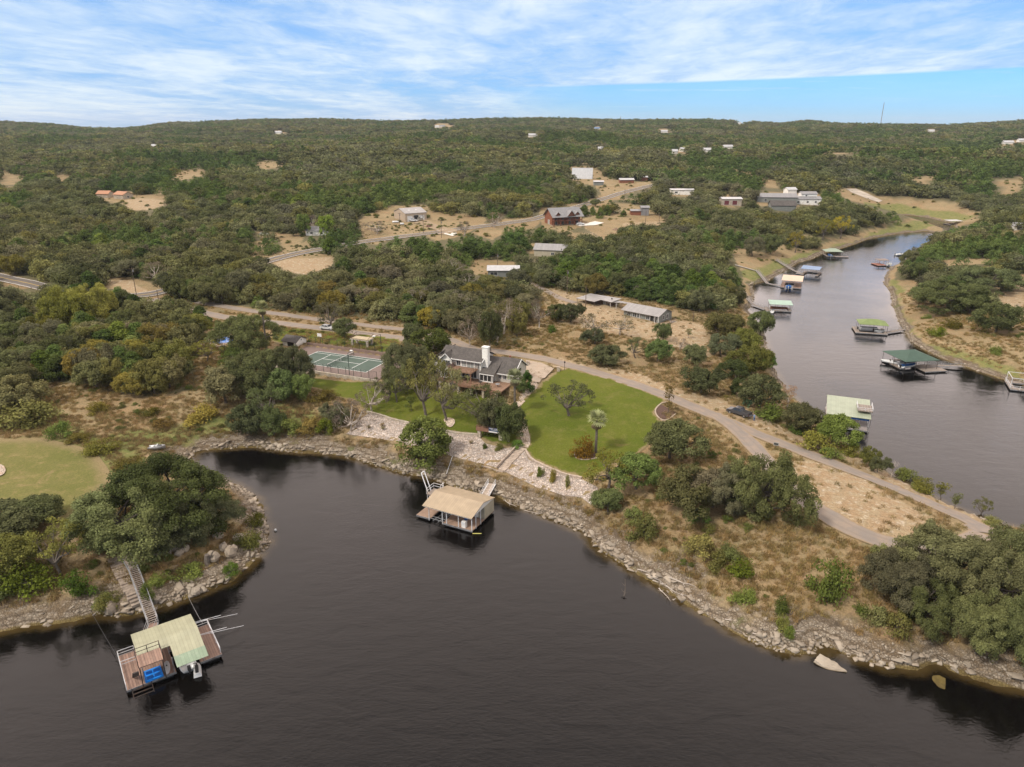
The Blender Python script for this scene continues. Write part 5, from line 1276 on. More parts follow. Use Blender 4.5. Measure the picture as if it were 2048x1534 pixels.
for i in range(6): mb.b2(-.6 + .26 * i, -.42 + .26 * i, -.036, -.031, .38, .50)
mb.build('lettering', M['trim'], bn)
# ---------------------------------------------------------------- tennis court
LF = local_frame((CO[0], CO[1], COURT_Z), CA)
def rect(x0, x1, y0, y1): return local_poly(CO, CA, [(x0, y0), (x1, y0), (x1, y1), (x0, y1)])
def flat(name, x0, x1, y0, y1, z, mat, kind='structure', par=None):
    o_ = MB().b2(x0, x1, y0, y1, z - .05, z).build(name, mat); o_.location = (CO[0], CO[1], COURT_Z); o_.rotation_euler = (0, 0, CA)
    if kind: o_['kind'] = kind
    return o_
CT = thing('tennis_court', 'green and red brown tennis court behind the house lawn', 'tennis court', (CO[0], CO[1], COURT_Z), CA)
def cpart(name, boxes, mat):
    mb = MB()
    for q in boxes: mb.b2(*q)
    return mb.build(name, mat, CT)
cpart('slab', [(-18.3, 18.2, -9.7, 8.9, -.5, .06)], M['court_red']); cpart('playing_surface', [(-11.9, 11.9, -5.5, 5.5, .06, .066)], M['court_green'])
L_ = []; lw = .075
for y_ in (-5.485, 5.485, -4.115, 4.115): L_.append((-11.885, 11.885, y_-lw, y_+lw, .0661, .07))
for x_ in (-11.885, 11.885): L_.append((x_-lw, x_+lw, -5.41, 5.41, .0662, .0705))
for x_ in (-6.4, 6.4): L_.append((x_-lw, x_+lw, -4.04, 4.04, .0662, .0705))
L_.append((-6.32, 6.32, -lw, lw, .0662, .0702)); cpart('lines', L_, M['line'])
NTT = thing('tennis_net', 'dark tennis net with white tape across the court', 'tennis net', LF(0, 0, .06), CA)
for s_ in (-1, 1): MB().tube([(0, 6.4*s_, 0), (0, 6.4*s_, 1.1)], .06, 8).build('net_post', M['greenmetal'], NTT)
MB().b2(-.03, .03, -6.35, 6.35, .95, 1.06).build('tape', M['line'], NTT); mb = MB()
for i in range(90): mb.b2(-.006, .006, -6.35 + i * .142, -6.335 + i * .142, .05, .95)
for k in range(9): mb.b2(-.006, .006, -6.35, 6.35, .08 + k * .1, .095 + k * .1)
mb.build('netting', M['greenmetal'], NTT); MB().b2(-.02, .02, -.04, .04, .0, .95).build('centre_strap', M['line'], NTT)
wf = MB().b2(-18.6, 18.4, -10.15, -9.72, -2.0, .18).build('retaining_wall', M['limestone']); wf.location = LF(0, 0, 0); wf.rotation_euler = (0, 0, CA); tagit(wf, 'pale limestone wall holding the front edge of the tennis court', 'wall')
wb = MB().b2(-18.6, 18.4, 8.92, 9.3, -.4, 1.05).build('retaining_wall', plain('red_brown_block_wall', (.22, .15, .115), .9, .15, 1.)); wb.location = LF(0, 0, 0); wb.rotation_euler = (0, 0, CA); tagit(wb, 'brown block wall along the back of the tennis court', 'wall')
def fence_run(y_, z0, h, label, xs):
    o_ = thing('court_fence', label, 'fence', LF(0, y_, z0), CA)
    for x_ in xs: MB().tube([(x_, 0, 0), (x_, 0, h)], .055, 6).build('post', M['greenmetal'], o_)
    mb = MB(); mb.bar((xs[0], 0, h), (xs[-1], 0, h), .03); mb.bar((xs[0], 0, .1), (xs[-1], 0, .1), .02)
    mb.build('rail', M['greenmetal'], o_); mb = MB()
    for i in range(int((xs[-1] - xs[0]) / .5)): x_ = xs[0] + i * .5; mb.bar((x_, 0, .1), (x_ + .5, 0, h), .006); mb.bar((x_ + .5, 0, .1), (x_, 0, h), .006)
    mb.build('mesh', M['greenmetal'], o_)
fence_run(-9.6, .1, 2.2, 'green steel fence along the front edge of the tennis court', [-18 + 2.4 * i for i in range(16)]); fence_run(9.1, 1.05, 1.9, 'green steel fence on the wall behind the tennis court', [-18 + 2.6 * i for i in range(14)])
lp = None
for (x_, y_, s_, h_, lab) in ((9.0, -8.9, 1, 6.0, 'court floodlight pole at the lake side of the tennis court'), (7.3, 9.6, -1, 6.2, 'court floodlight pole behind the tennis court')):
    o_ = thing('light_pole', lab, 'light pole', LF(x_, y_, 0), CA, 'court floodlights'); MB().tube([(0, 0, 0), (0, 0, h_)], .08, 8).build('pole', M['greenmetal'], o_)
    MB().bar((0, 0, h_), (-.5, 2.2 * s_, h_), .05).build('arm', M['greenmetal'], o_); MB().box((-.55, 2.4 * s_, h_ + .05), (.75, .6, .22)).build('lamp_head', M['trim'], o_)
o_ = thing('basketball_hoop', 'basketball hoop with white backboard behind the tennis court', 'basketball hoop', LF(-14.1, 9.8, 1.), CA)
MB().tube([(0, 0, 0), (0, 0, 2.7)], .06, 6).build('pole', M['greenmetal'], o_); MB().b2(-.75, .75, -.36, -.3, 2.2, 3.2).build('backboard', M['trim'], o_); MB().tube([(.22 * math.cos(a), -.6 + .22 * math.sin(a), 2.4) for a in [k * .7 for k in range(10)]], .02, 4).build('rim', M['red'], o_)
o_ = thing('viewing_stand', 'small raised viewing stand on pale stone pillars behind the tennis court', 'viewing stand', LF(-1.6, 13.2, .9), CA)
for x_ in (-2.6, 2.6):
    for y_ in (-1.2, 1.2): MB().b2(x_-.3, x_+.3, y_-.3, y_+.3, -.6, 2.1).build('pillar', M['limestone'], o_)
MB().b2(-3.0, 3.0, -1.6, 1.6, 2.1, 2.28).build('platform', plain('sand_coloured_boards', (.42, .34, .22), .9, .15), o_); mb = MB()
for i in range(13): mb.b2(-3.05 + i * .5, -2.97 + i * .5, -1.9, 1.7, 1.98, 2.1)
mb.build('joists', M['trim'], o_); mb = MB()
for x_ in (-3., 3.): mb.bar((x_, -1.6, 2.4), (x_, 1.6, 3.5), .06); mb.bar((x_, 1.6, 2.2), (x_, 1.6, 3.5), .05)
mb.bar((-3, 1.6, 3.5), (3, 1.6, 3.5), .05); mb.bar((-3, -1.6, 2.4), (3, -1.6, 2.4), .05); mb.build('railing', M['pole'], o_)
SH = thing('shed', 'small white gabled shed with brown shingle roof at the left end of the court', 'shed', LF(-22.2, 7.6, -.2), CA)
gable_walls(SH, -2.4, 2.6, -2.3, 2.5, -.5, 2.1, 3.2, M['white']); roof2(SH, -2.5, 2.6, -2.4, 2.6, 2.1, 3.3, M['shingle'], over=.3); window(SH, 'f', .6, .4, 2.4, 1.5, -2.3, M['dark'], False, 'opening'); MB().b2(2.62, 2.68, .0, .25, 2.2, 2.6).build('vent', M['darksteel'], SH)
# swimming pool
pw_ = Gs([(425,684),(438,678),(452,676),(455,681),(440,686),(430,688)])
te = patch('pool_terrace', Gs([(398,680),(425,664),(465,662),(470,690),(425,694),(400,690)]), 1.5, .12, M['concrete'])
po = patch('swimming_pool', smooth_line(Gs([(422,685),(436,677),(456,674),(470,678),(462,685),(436,689)]), True), 1., .2, M['pool'], kind=None); tagit(po, 'small bright blue swimming pool at the edge of the woods', 'swimming pool')
def fence_line(name, label, pts, h, mat, gap=2., rails=(1., .5)):
    o_ = thing(name, label, 'fence', (pts[0][0], pts[0][1], ht(pts[0][0], pts[0][1]))); b0 = Vector(o_.location)
    P_ = resample(pts, gap, False); Q_ = [Vector((p[0], p[1], float(ht(p[0], p[1])))) - b0 for p in P_]
    for q in Q_: MB().bar(q, q + Vector((0, 0, h)), .05).build('post', mat, o_)
    mb = MB()
    for a, b in zip(Q_[:-1], Q_[1:]):
        for k in rails: mb.bar(a + Vector((0, 0, h * k)), b + Vector((0, 0, h * k)), .025)
    mb.build('rail', mat, o_); return o_
fence_line('pool_fence', 'dark railing fence in front of the blue pool', Gs([(412,690),(428,686),(445,690),(470,688)]), 1.4, M['darksteel'])
# ---------------------------------------------------------------- neighbour cottage with long tin roofs
N_ = G(1325, 641); nz = N_[2]; NB = thing('cottage', 'grey cottage with long silver metal roof and curved porch at the river neck', 'house', N_, R(-42))
gable_walls(NB, -13.2, 1.0, -4.0, 4.2, -.5, 2.5, 3.9, M['grey_board']); roof2(NB, -13.4, .9, -4.3, 4.5, 2.5, 4.0, M['tin'], over=.6, overx=.5, t=.1)
cu = [(-13.6, 4.9, 2.6), (-13.6, -.6, 3.7), (-14.6, -.1, 3.5), (-16.2, .5, 3.3), (-18.5, .9, 3.05), (-21.0, 1.0, 2.8), (-22.2, .5, 2.6), (-21.6, 4.9, 2.7)]
MB().sheet([(a, b, c + .12) for a, b, c in cu][::-1], .12).build('curved_roof', M['tin'], NB)
for x_, y_ in ((-22., .7), (-19.8, 1.1), (-21.5, 4.6), (-.1, -5.), (-6.5, -4.3), (1.2, -4.9)): MB().tube([(x_, y_, -.5), (x_, y_, 2.6)], .09, 6).build('porch_post', M['trim'], NB)
for u in (-11., -8.7, -6.9, -3.4): window(NB, 'f', u, .6, 1.4, 1.3, -4.0)
window(NB, 'r', -1.4, .8, 1.2, 1.4, 1.0); window(NB, 'r', 1.2, .8, 1.2, 1.4, 1.0); window(NB, 'f', -1.2, 0, 2.6, 2.1, -4.0, M['dark'], name='sliding_door')
MB().prism([(-9.5, -4.02), (1.4, -4.02), (1.1, 3.), (3.6, 3.), (3.8, -5.5), (1.6, -7.4), (-2.6, -9.2), (-6.0, -8.2)], -.7, -.18).build('deck', M['greywood'], NB); railing(NB, [(3.6, 3.), (3.8, -5.5), (1.6, -7.3)], -.18, 1., M['greywood'], 1.5)
N2 = thing('cottage', 'long low cabin with flat tin roof and open porch left of the grey cottage', 'house', local_frame(N_, R(-42))(0, 0, 0), R(-42))
mb = MB(); mb.b2(-34, -27.5, 1.5, 5.2, -.6, 2.7).b2(-27.5, -22.8, 2.5, 6.4, -.6, 2.75); mb.build('wall', plain('brown_board', (.13, .085, .06), .8, .2), N2)
MB().sheet([(-35.2, -2.6, 2.9), (-26.6, -2.9, 2.9), (-26.2, .6, 3.1), (-21.4, .2, 3.), (-21.2, 6.6, 3.3), (-34.6, 5.6, 3.35)], .14).build('roof', M['tin'], N2)
for x_, y_ in ((-34.8, -2.3), (-30.5, -2.5), (-26.9, -2.5), (-26.5, .5), (-21.8, .6)): MB().tube([(x_, y_, -.6), (x_, y_, 2.85)], .09, 5).build('porch_post', M['pole'], N2)
window(N2, 'f', -25.8, .2, 1.1, 2., 2.5, M['curtain'], name='door'); window(N2, 'f', -24.1, .9, 1., 1.1, 2.5); MB().b2(-23.6, -23.3, 3.4, 3.7, 2.9, 3.7).build('flue', M['darksteel'], N2)
# ---------------------------------------------------------------- farther buildings
def house(name, label, O, yaw, W, D, h, rise, wall, roof, wins=(), axis='x', over=.5, cat='house', garage=()):
    """front wall runs from O along the yaw direction; depth goes away from the camera"""
    o_ = thing(name, label, cat, O, yaw); gable_walls(o_, 0, W, 0, D, -1.5, h, h + rise, wall, axis=axis); roof2(o_, 0, W, 0, D, h, h + rise + .12, roof, over=over, axis=axis)
    for (fc, u, z_, w_, h2) in wins: window(o_, fc, u, z_, w_, h2, {'f': 0, 'r': W, 'l': 0, 'b': D}[fc], bars=1)
    for (u, w_, h2, mt) in garage: window(o_, 'f', u, .05, w_, h2, 0, mt, True, 'garage_door', 2)
    return o_
g_ = house('garage', 'beige metal workshop garage with open bay and white roller door', G(811, 444), R(33), 14.0, 16, 4.8, 2.2, M['beige_metal'], M['tin'], (), cat='garage', over=.3)
window(g_, 'f', 3.0, .05, 3.2, 3.2, 0, M['trim'], True, 'garage_door', 1); window(g_, 'f', 7., .05, 3., 3.5, 0, M['dark'], True, 'open_bay', 0); window(g_, 'f', 10.8, .05, 3.2, 3.3, 0, M['white'], True, 'garage_door', 2)
mb = MB(); mb.sheet([(4, 1.2, 5.16), (5, 1.2, 5.16), (5, 4.6, 6.32), (4, 4.6, 6.32)], .02); mb.sheet([(8.6, 1.2, 5.16), (9.6, 1.2, 5.16), (9.6, 4.6, 6.32), (8.6, 4.6, 6.32)], .02); mb.build('skylight', M['trim'], g_)
lg = thing('log_house', 'large red brown log house with full length balcony and dormers', 'house', G(1104, 451), R(22))
gable_walls(lg, 0, 18.5, 0, 10.5, -1.5, 5.6, 9.4, M['log']); roof2(lg, 0, 18.5, -2.4, 10.8, 5.0, 9.5, M['tin_grey'], over=.6, overx=1.1, yr=4.6)
for x_ in (3.0, 15.6): gable_walls(lg, x_ - 1.2, x_ + 1.2, -1.6, 3, 5.2, 6.3, 7.4, M['log_trim'], 'dormer', 'y'); roof2(lg, x_ - 1.4, x_ + 1.4, -1.8, 3, 6.2, 7.6, M['tin_grey'], axis='y', over=.3, name='dormer_roof')
gable_walls(lg, 9.0, 13.4, -2.6, 3, 5.3, 5.8, 8.2, M['log_trim'], 'dormer', 'y'); roof2(lg, 8.8, 13.6, -2.8, 3, 5.6, 8.4, M['tin_grey'], axis='y', over=.4, name='dormer_roof')
MB().b2(0, 18.6, -2.6, -.02, 2.7, 2.95).build('balcony', M['log_trim'], lg); railing(lg, [(0, -2.5), (18.6, -2.5)], 2.95, 1., M['log_trim'], 1., (1., .1))
for x_ in (.2, 4.6, 9.2, 13.8, 18.4): MB().b2(x_-.18, x_+.18, -2.6, -2.24, -1, 5.0).build('post', M['log_trim'], lg)
for u in (2.2, 6.6, 11.2, 16.): window(lg, 'f', u, 3.1, 1.8, 1.7, 0); window(lg, 'f', u, .2, 2.0, 2.0, 0, M['dark'])
window(lg, 'l', 4.6, .2, 2.2, 2.6, 0, M['curtain']); mb = MB()
for i in range(12): mb.b2(-1.9, -.6, -6.2 + .33 * i, -5.9 + .33 * i, -.9 + .3 * i, -.82 + .3 * i)
mb.build('outer_stairs', M['log_trim'], lg); MB().b2(-.3, 18.8, -.3, 10.8, -1.6, .3).build('stone_base', M['limestone'], lg)
af = thing('a_frame_house', 'tall A frame house with white metal roof and red gable', 'house', G(1143, 358), R(-8)); W_, D_, Hh = 19., 11., 9.6
MB().add([(W_-.3, 0, 0), (W_-.3, D_, 0), (W_-.3, D_/2, Hh-.3), (.3, 0, 0), (.3, D_, 0), (.3, D_/2, Hh-.3)], [(0,1,2),(5,4,3)]).build('gable_wall', M['log'], af)
mb = MB(); mb.sheet([(0, 0, -.5), (W_, 0, -.5), (W_, D_/2, Hh), (0, D_/2, Hh)], .2); mb.sheet([(0, D_/2, Hh+.01), (W_, D_/2, Hh+.01), (W_, D_, -.5), (0, D_, -.5)], .2); mb.build('roof', M['tin_white'], af); window(af, 'r', 6.5, 2, 3, 3, W_-.3)
FAR = [
 ('cottage','white roofed cottage hidden among the oaks behind the lane',(976,553),R(0),13,8,2.6,1.2,'grey_board','tin_white',[('f',2.5,.6,3,1.2)]),
 ('house','house with sprawling silver roof mostly hidden by the oaks',(1068,512),R(-14),15,9,3.2,2.,'tan_siding','tin',[('f',9,.8,1.4,1.2)]),
 ('cottage','low roadside cottage with grey roof behind a round green tree',(612,471),R(5),12,8,2.6,1.5,'white','tin_grey',[('f',3,.7,1.2,1.1),('f',8,.7,1.2,1.1)]),
 ('shed','grey box shed below the A frame house',(1188,371),R(0),8,7,3.,.6,'grey_board','tin_white',[]),
 ('house','low brown building with white trailer right of the A frame house',(1240,366),R(4),12,6,2.6,1.,'log','tin_white',[]),
 ('shed','tiny brick coloured shed at the end of the A frame yard',(1279,362),R(0),7,6,3.2,.8,'log','tin_white',[]),
 ('shed','rusty tin shed with grey tower beside the red earth yard',(1262,430),R(0),7,6,2.6,.6,'log','tin_grey',[]),
 ('shed','tall pale tin shed at the edge of the red earth yard',(1282,431),R(0),5,5,5.,.8,'tin_grey','tin_grey',[]),
 ('house','stone house with two dark red doors and cream roof',(1444,410),R(0),14,8,4.2,.8,'limestone','tin_white',[]),
 ('barn','long grey metal barn between the trees on the river side',(1514,404),R(-6),29,12,3.6,2.2,'grey_board','tin_grey',[('f',6,.5,1.5,2)]),
 ('house','small white house peeping over the long grey barn',(1575,391),R(15),8,6,4.5,1.4,'white','tin_white',[]),
 ('house','white two storey house with grey hipped lower roof',(1588,408),R(0),20,8,3.6,1.4,'white','tin_grey',[('f',3,.8,1.4,1.3),('f',10,.8,1.4,1.3),('f',16,.8,1.4,1.3)]),
 ('house','brown roofed house in front of the long grey barn',(1542,420),R(-5),17,9,3.2,2.8,'grey_board','shingle',[]),
 ('house','flat white roofed house left of the stone house',(1342,389),R(0),18,9,3.4,.5,'white','tin_white',[('f',4,1,2,1.2)]),
 ('house','white house with pale roof cut by the right edge beyond the river',(2026,461),R(0),16,9,3.,1.2,'white','tin_white',[('f',3,.8,1.5,1.2)]),
 ('house','orange roofed house beside the tan clearing at left',(228,397),R(-30),11,8,3.0,1.8,'limestone','orange',[('r',4,.8,1.4,1.2)]),
 ('house','smaller orange roofed house left of the tan clearing',(194,396),R(-5),9,7,3.0,1.8,'limestone','orange',[]),
 ('shed','pale lean-to shed in the brush at far left',(60,478),R(0),10,6,2.4,.6,'grey_board','tin_grey',[]),
]
M['orange'] = plain('orange_clay_roof', (.40, .20, .11), .8, .15)
for nm, lab, (x_, y_), yw, W_, D_, h_, rs, wl_, rf_, wn_ in FAR: house(nm, lab, G(x_, y_), yw, W_, D_, h_, rs, M[wl_], M[rf_], wn_, cat='shed' if nm == 'shed' else ('barn' if nm == 'barn' else 'house'))
sh_ = [o_ for o_ in sc.objects if o_.get('label', '').startswith('stone house with two dark red')][0]
for u in (3.2, 9.): window(sh_, 'f', u, .1, 3.4, 3., 0, M['darkred'], True, 'garage_door', 0)
h2_ = [o_ for o_ in sc.objects if o_.get('label', '').startswith('white two storey house')][0]
gable_walls(h2_, 6.5, 18, 4, 11, 3, 7., 8.2, M['white'], 'upper_storey'); roof2(h2_, 6.5, 18, 4, 11, 7., 8.4, M['tin_grey'], name='upper_roof'); window(h2_, 'f', 10, 5.2, 1.2, 1.1, 4)
for (x_, y_, w_, lab, rf_) in ((549,266,26,'long white roof alone on the far left ridge slope','tin_white'), (1058,273,24,'white house alone in the middle of the far woods','tin_white'), (870,254,18,'white house right under the middle skyline','tin_white'), (880,253,22,'pale house beside the one under the middle skyline','tin_grey'),
   (1189,258,20,'blue roofed house below the skyline','blue_roof'), (1322,264,24,'white roofed house below the right skyline','tin_white'), (1407,303,16,'small white house beside the far field','tin_white'), (1448,296,24,'long white roof at the far field','tin_white'), (1345,306,12,'white shed left of the far field','tin_white'), (1362,302,12,'small pale house left of the far field','tin_white'),
   (1478,247,14,'white house on the right skyline','tin_white'), (1857,263,22,'bright white house on the far right hill','tin_white'), (2008,287,26,'white roof on the right hillside','tin_white'), (2038,283,20,'white roof at the right edge on the hillside','tin_white'), (303,294,14,'pale roof half hidden in the left woods','tin_white'), (1196,300,10,'tiny white roof in the central woods','tin_white'), (1640,250,14,'pale house on the skyline near the masts','tin_grey')):
    P_ = G(x_, y_ + 1.5); k_ = P_[1] / 1600.
    house('far_house', lab, P_, R((x_ * 7) % 30 - 15), w_ * .62, 7, 3.2, 1.6 + 1. * k_, M['white'], M[rf_], (), cat='house', over=.6)
# ================================================================ docks and boats
def boat(name, label, P, yaw, L, W_, hull, top=None, cat='boat', engine=True, canopy=False, group=None):
    """bow towards local +x"""
    o_ = thing(name, label, cat, P, yaw, group); st_ = [(0, .92), (.25, 1.), (.55, .96), (.78, .68), (.92, .34), (1., .05)]; V = []
    for t_, k in st_:
        x_ = -L/2 + L * t_; w_ = W_ / 2 * k; sh_ = .15 * max(0, t_ - .5)
        V += [(x_, 0, -.15 + sh_), (x_, w_ * .7, 0 + sh_), (x_, w_, .62 + sh_ * 1.6), (x_, w_ * .84, .66 + sh_ * 1.6), (x_, w_ * .8, .3 + sh_)]
    VV = V + [(x, -y, z) for x, y, z in V]; F_ = []; n = len(V)
    for i in range(len(st_) - 1):
        for k in range(4): a = i*5 + k; F_ += [(a, a+5, a+6, a+1), (n+a+1, n+a+6, n+a+5, n+a)]
        a = i*5 + 4; F_.append((a, a+5, n+a+5, n+a))
    F_.append((0, 1, 2, 3, 4, n+4, n+3, n+2, n+1)); MB().add(VV, F_).build('hull', hull, o_, True)
    if top:
        mb = MB(); Vt = []
        for t_, k in st_[:5]: x_ = -L/2 + L * t_; w_ = W_/2 * k * .86; zt = .72 + .15 * max(0, t_ - .5) * 1.6; Vt += [(x_, w_, zt), (x_, 0, zt + .28 * (1 - t_ * .5)), (x_, -w_, zt)]
        Ft = [];
        for i in range(4):
            for k in range(2): a = i*3 + k; Ft.append((a, a+3, a+4, a+1)[::-1])
        mb.add(Vt, Ft); mb.build('cover', top, o_)
    else:
        mb = MB(); mb.b2(-L*.3, -L*.18, -W_*.3, W_*.3, .32, .7).b2(-L*.02, L*.06, -W_*.32, -W_*.1, .32, .9).b2(-L*.02, L*.06, W_*.1, W_*.32, .32, .9); mb.build('seat', M['boatwhite'], o_)
        mb = MB(); mb.sheet([(L*.08, -W_*.34, .7), (L*.14, -W_*.3, 1.15), (L*.14, W_*.3, 1.15), (L*.08, W_*.34, .7)], .03); mb.build('windscreen', M['glass'], o_)
    if engine: MB().b2(-L/2 - .5, -L/2 - .05, -.2, .2, .45, 1.05).b2(-L/2 - .4, -L/2 - .2, -.1, .1, -.3, .45).build('outboard_motor', M['boatwhite'] if hull is not M['boatwhite'] else M['float'], o_)
    if canopy:
        mb = MB().sheet([(-L*.25, -W_*.45, 1.75), (L*.1, -W_*.45, 1.75), (L*.1, W_*.45, 1.75), (-L*.25, W_*.45, 1.75)], .05)
        for sx in (-L*.22, L*.07):
            for sy in (-W_*.43, W_*.43): mb.bar((sx, sy, .6), (sx, sy, 1.74), .025)
        mb.build('bimini', top or M['bluetarp'], o_)
    return o_
def pontoon_boat(label, P, yaw, L=6.5, W_=2.4, cov=None):
    o_ = thing('pontoon_boat', label, 'pontoon boat', P, yaw)
    for s_ in (-1, 1): MB().tube([(-L/2, s_*.8, .1), (L/2 - .5, s_*.8, .1), (L/2, s_*.8, .25)], [.3, .3, .05], 8).build('pontoon', M['post'], o_, True)
    MB().b2(-L/2, L/2 - .2, -W_/2, W_/2, .4, .5).build('deck', M['post'], o_); mb = MB()
    mb.b2(-L/2, L/2-.4, -W_/2, -W_/2+.06, .5, 1.15).b2(-L/2, L/2-.4, W_/2-.06, W_/2, .5, 1.15).b2(L/2-.46, L/2-.4, -W_/2+.061, W_/2-.061, .5, 1.15).b2(-L/2, -L/2+.06, -W_/2+.061, W_/2-.061, .5, 1.15); mb.build('side_panel', M['boatwhite'], o_)
    MB().b2(-L/2+.2, -L/2+1., -W_/2+.15, W_/2-.15, .5, .95).b2(L*.1, L*.3, -W_/2+.15, -W_/2+.8, .5, .95).build('seat', M['curtain'], o_)
    MB().b2(-L/2-.55, -L/2-.1, -.22, .22, .3, 1.1).build('outboard_motor', M['float'], o_)
    if cov: MB().b2(-L*.3, L*.1, -W_/2, W_/2, 2.2, 2.27).build('bimini', cov, o_)
    return o_
def jet_ski(label, P, yaw, m_): 
    o_ = thing('jet_ski', label, 'jet ski', P, yaw); MB().add([(-1.4,-.5,0),(.6,-.5,0),(1.5,0,.2),(.6,.5,0),(-1.4,.5,0),(-1.3,-.35,.5),(.5,-.4,.55),(1.2,0,.5),(.5,.4,.55),(-1.3,.35,.5)], [(0,1,6,5),(1,2,7,6),(2,3,8,7),(3,4,9,8),(4,0,5,9),(5,6,7,8,9),(4,3,2,1,0)]).build('hull', m_, o_)
    MB().b2(-1.1, .1, -.2, .2, .5, .85).build('seat', M['float'], o_); MB().bar((.3, -.4, 1.), (.3, .4, 1.), .04).bar((.3, 0, .5), (.3, 0, 1.), .06).build('handlebar', M['darksteel'], o_); return o_
def walkway(name, label, A_, B_, w_, mat=None, rail=True, treads=False, cat='gangway', rmat=None):
    A_, B_ = Vector(A_), Vector(B_); d = B_ - A_; yaw = math.atan2(d.y, d.x); Lh = math.hypot(d.x, d.y); o_ = thing(name, label, cat, A_, yaw); dz = d.z; rm = rmat or M['post']
    if treads:
        mb = MB(); n = int(d.length / .42)
        for i in range(n): t_ = (i + .5) / n; mb.b2(Lh*t_-.12, Lh*t_+.12, -w_/2+.06, w_/2-.06, dz*t_-.02, dz*t_+.03)
        mb.build('treads', M['greywood'], o_)
    else: MB().sheet([(0, -w_/2+.06, .0), (Lh, -w_/2+.06, dz), (Lh, w_/2-.06, dz), (0, w_/2-.06, 0)], .08).build('deck', mat or M['greywood'], o_)
    for s_ in (-1, 1): MB().bar((0, s_*w_/2, -.05), (Lh, s_*w_/2, dz-.05), .09).build('side_beam', rm, o_)
    if rail:
        for s_ in (-1, 1):
            mb = MB(); n = max(2, int(Lh / 1.8))
            for i in range(n + 1): t_ = i / n; mb.bar((Lh*t_, s_*w_/2, dz*t_), (Lh*t_, s_*w_/2, dz*t_+1.), .03)
            for k in (.5, 1.): mb.bar((0, s_*w_/2, k), (Lh, s_*w_/2, dz+k), .03)
            mb.build('railing', rm, o_)
    return o_
def deck_parts(o_, boxes, z=.7, mat=None, t=.18):
    for (x0_, x1_, y0_, y1_) in boxes:
        MB().b2(x0_, x1_, y0_, y1_, z - t, z).build('deck', mat or M['greywood'], o_)
        mb = MB(); nx_ = max(1, int((x1_-x0_)/2.2)); ny_ = max(1, int((y1_-y0_)/2.2))
        for i in range(nx_):
            for j in range(ny_):
                a = x0_ + (x1_-x0_)*(i+.12)/nx_; b_ = x0_ + (x1_-x0_)*(i+.88)/nx_; c_ = y0_ + (y1_-y0_)*(j+.1)/ny_; d_2 = y0_ + (y1_-y0_)*(j+.9)/ny_; mb.b2(a, b_, c_, d_2, -.25, z - t - .004)
        mb.build('float', M['float'], o_)
        MB().b2(x0_, x1_, y0_-.05, y0_-.002, z-.28, z+.02).b2(x0_, x1_, y1_+.002, y1_+.05, z-.28, z+.02).build('edge_board', M['post'], o_)
def posts(o_, pts, z0, z1, mat, r_=.07):
    for x_, y_ in pts: MB().tube([(x_, y_, z0), (x_, y_, z1)], r_, 6).build('post', mat, o_)
# ---- dock at the left front
A = thing('boat_dock', 'red brown plank dock with pale yellow metal roof at the left front', 'dock', (px(228.6, 1312.6, .7)[0], px(228.6, 1312.6, .7)[1] , 0), 0)
p0 = px(253, 1381.5, .7); A.location = (p0[0], p0[1], 0); A.rotation_euler = (0, 0, R(35)); LA = local_frame((p0[0], p0[1], 0), R(35))
deck_parts(A, [(0, 5.9, 0, 7.6), (5.91, 8.9, 4.9, 7.6), (8.91, 11.7, 0, 7.6)], .7, M['redwood'])
mb = MB(); ry = lambda y: (3.9 - (3.3 - y) * .9 / 5.2) if y < 3.3 else (3.9 - (y - 3.3) * .9 / 4.7)
for (xa, xb, ya, yb) in ((2.0, 9.7, 3.3, 8.0), (2.0, 5.899, 1.7, 3.299), (5.9, 9.7, -1.9, 3.299)): mb.sheet([(xa, ya, ry(ya) + .1), (xb, ya, ry(ya) + .1), (xb, yb, ry(yb) + .1), (xa, yb, ry(yb) + .1)], .1)
mb.build('roof', M['cream_roof'], A)
MB().sheet([(5.9, -2.3, 3.04), (9.72, -2.3, 3.04), (9.72, -.4, 3.40), (5.9, -.4, 3.40)], .03).build('roof_patch', M['mint_panel'], A)
posts(A, [(2.2, .2), (2.2, 4), (2.2, 7.7), (5.7, .1), (5.8, 7.7), (9.4, .2), (9.4, 4.), (9.4, 7.7), (5.8, 4.)], .7, 3.0, M['post']); 
MB().b2(1.8, 4.7, -.6, 2.0, 3.66, 3.78).build('sun_deck', M['redwood'], A); railing(A, [(1.8, -.6), (1.8, 2.0), (4.7, 2.0), (4.7, -.6)], 3.78, 1.1, M['darksteel'], 1.4, (1., .5)); posts(A, [(1.9, -.5), (4.6, -.5)], .7, 3.66, M['darksteel'])
mb = MB()
for i in range(11): mb.b2(1.0, 1.7, -1.0 + .27 * i, -.78 + .27 * i, 3.5 - .26 * i, 3.54 - .26 * i)
mb.bar((1.0, -1.1, 3.6), (1.0, 2.1, .7), .04).bar((1.7, -1.1, 3.6), (1.7, 2.1, .7), .04); mb.build('roof_stairs', M['darksteel'], A)
mb = MB()
for i in range(7): mb.b2(.6, 2.9, -.35 - .42 * i, -.15 - .42 * i, .45 - .24 * i, .52 - .24 * i)
mb.bar((.6, 0, .7), (.6, -3., -1.), .05).bar((2.9, 0, .7), (2.9, -3., -1.), .05); mb.build('swim_ladder', M['darksteel'], A)
railing(A, [(0.05, .1), (0.05, 7.5), (2., 7.5)], .7, .9, M['whitepost'], 1.8, (1., .5)); railing(A, [(0.1, 5.), (2.2, 5.)], .7, .9, M['whitepost'], 1.2, (1., .5)); railing(A, [(11.6, .4), (11.6, 7.5), (9.8, 7.5)], .7, .9, M['whitepost'], 1.8, (1., .5))
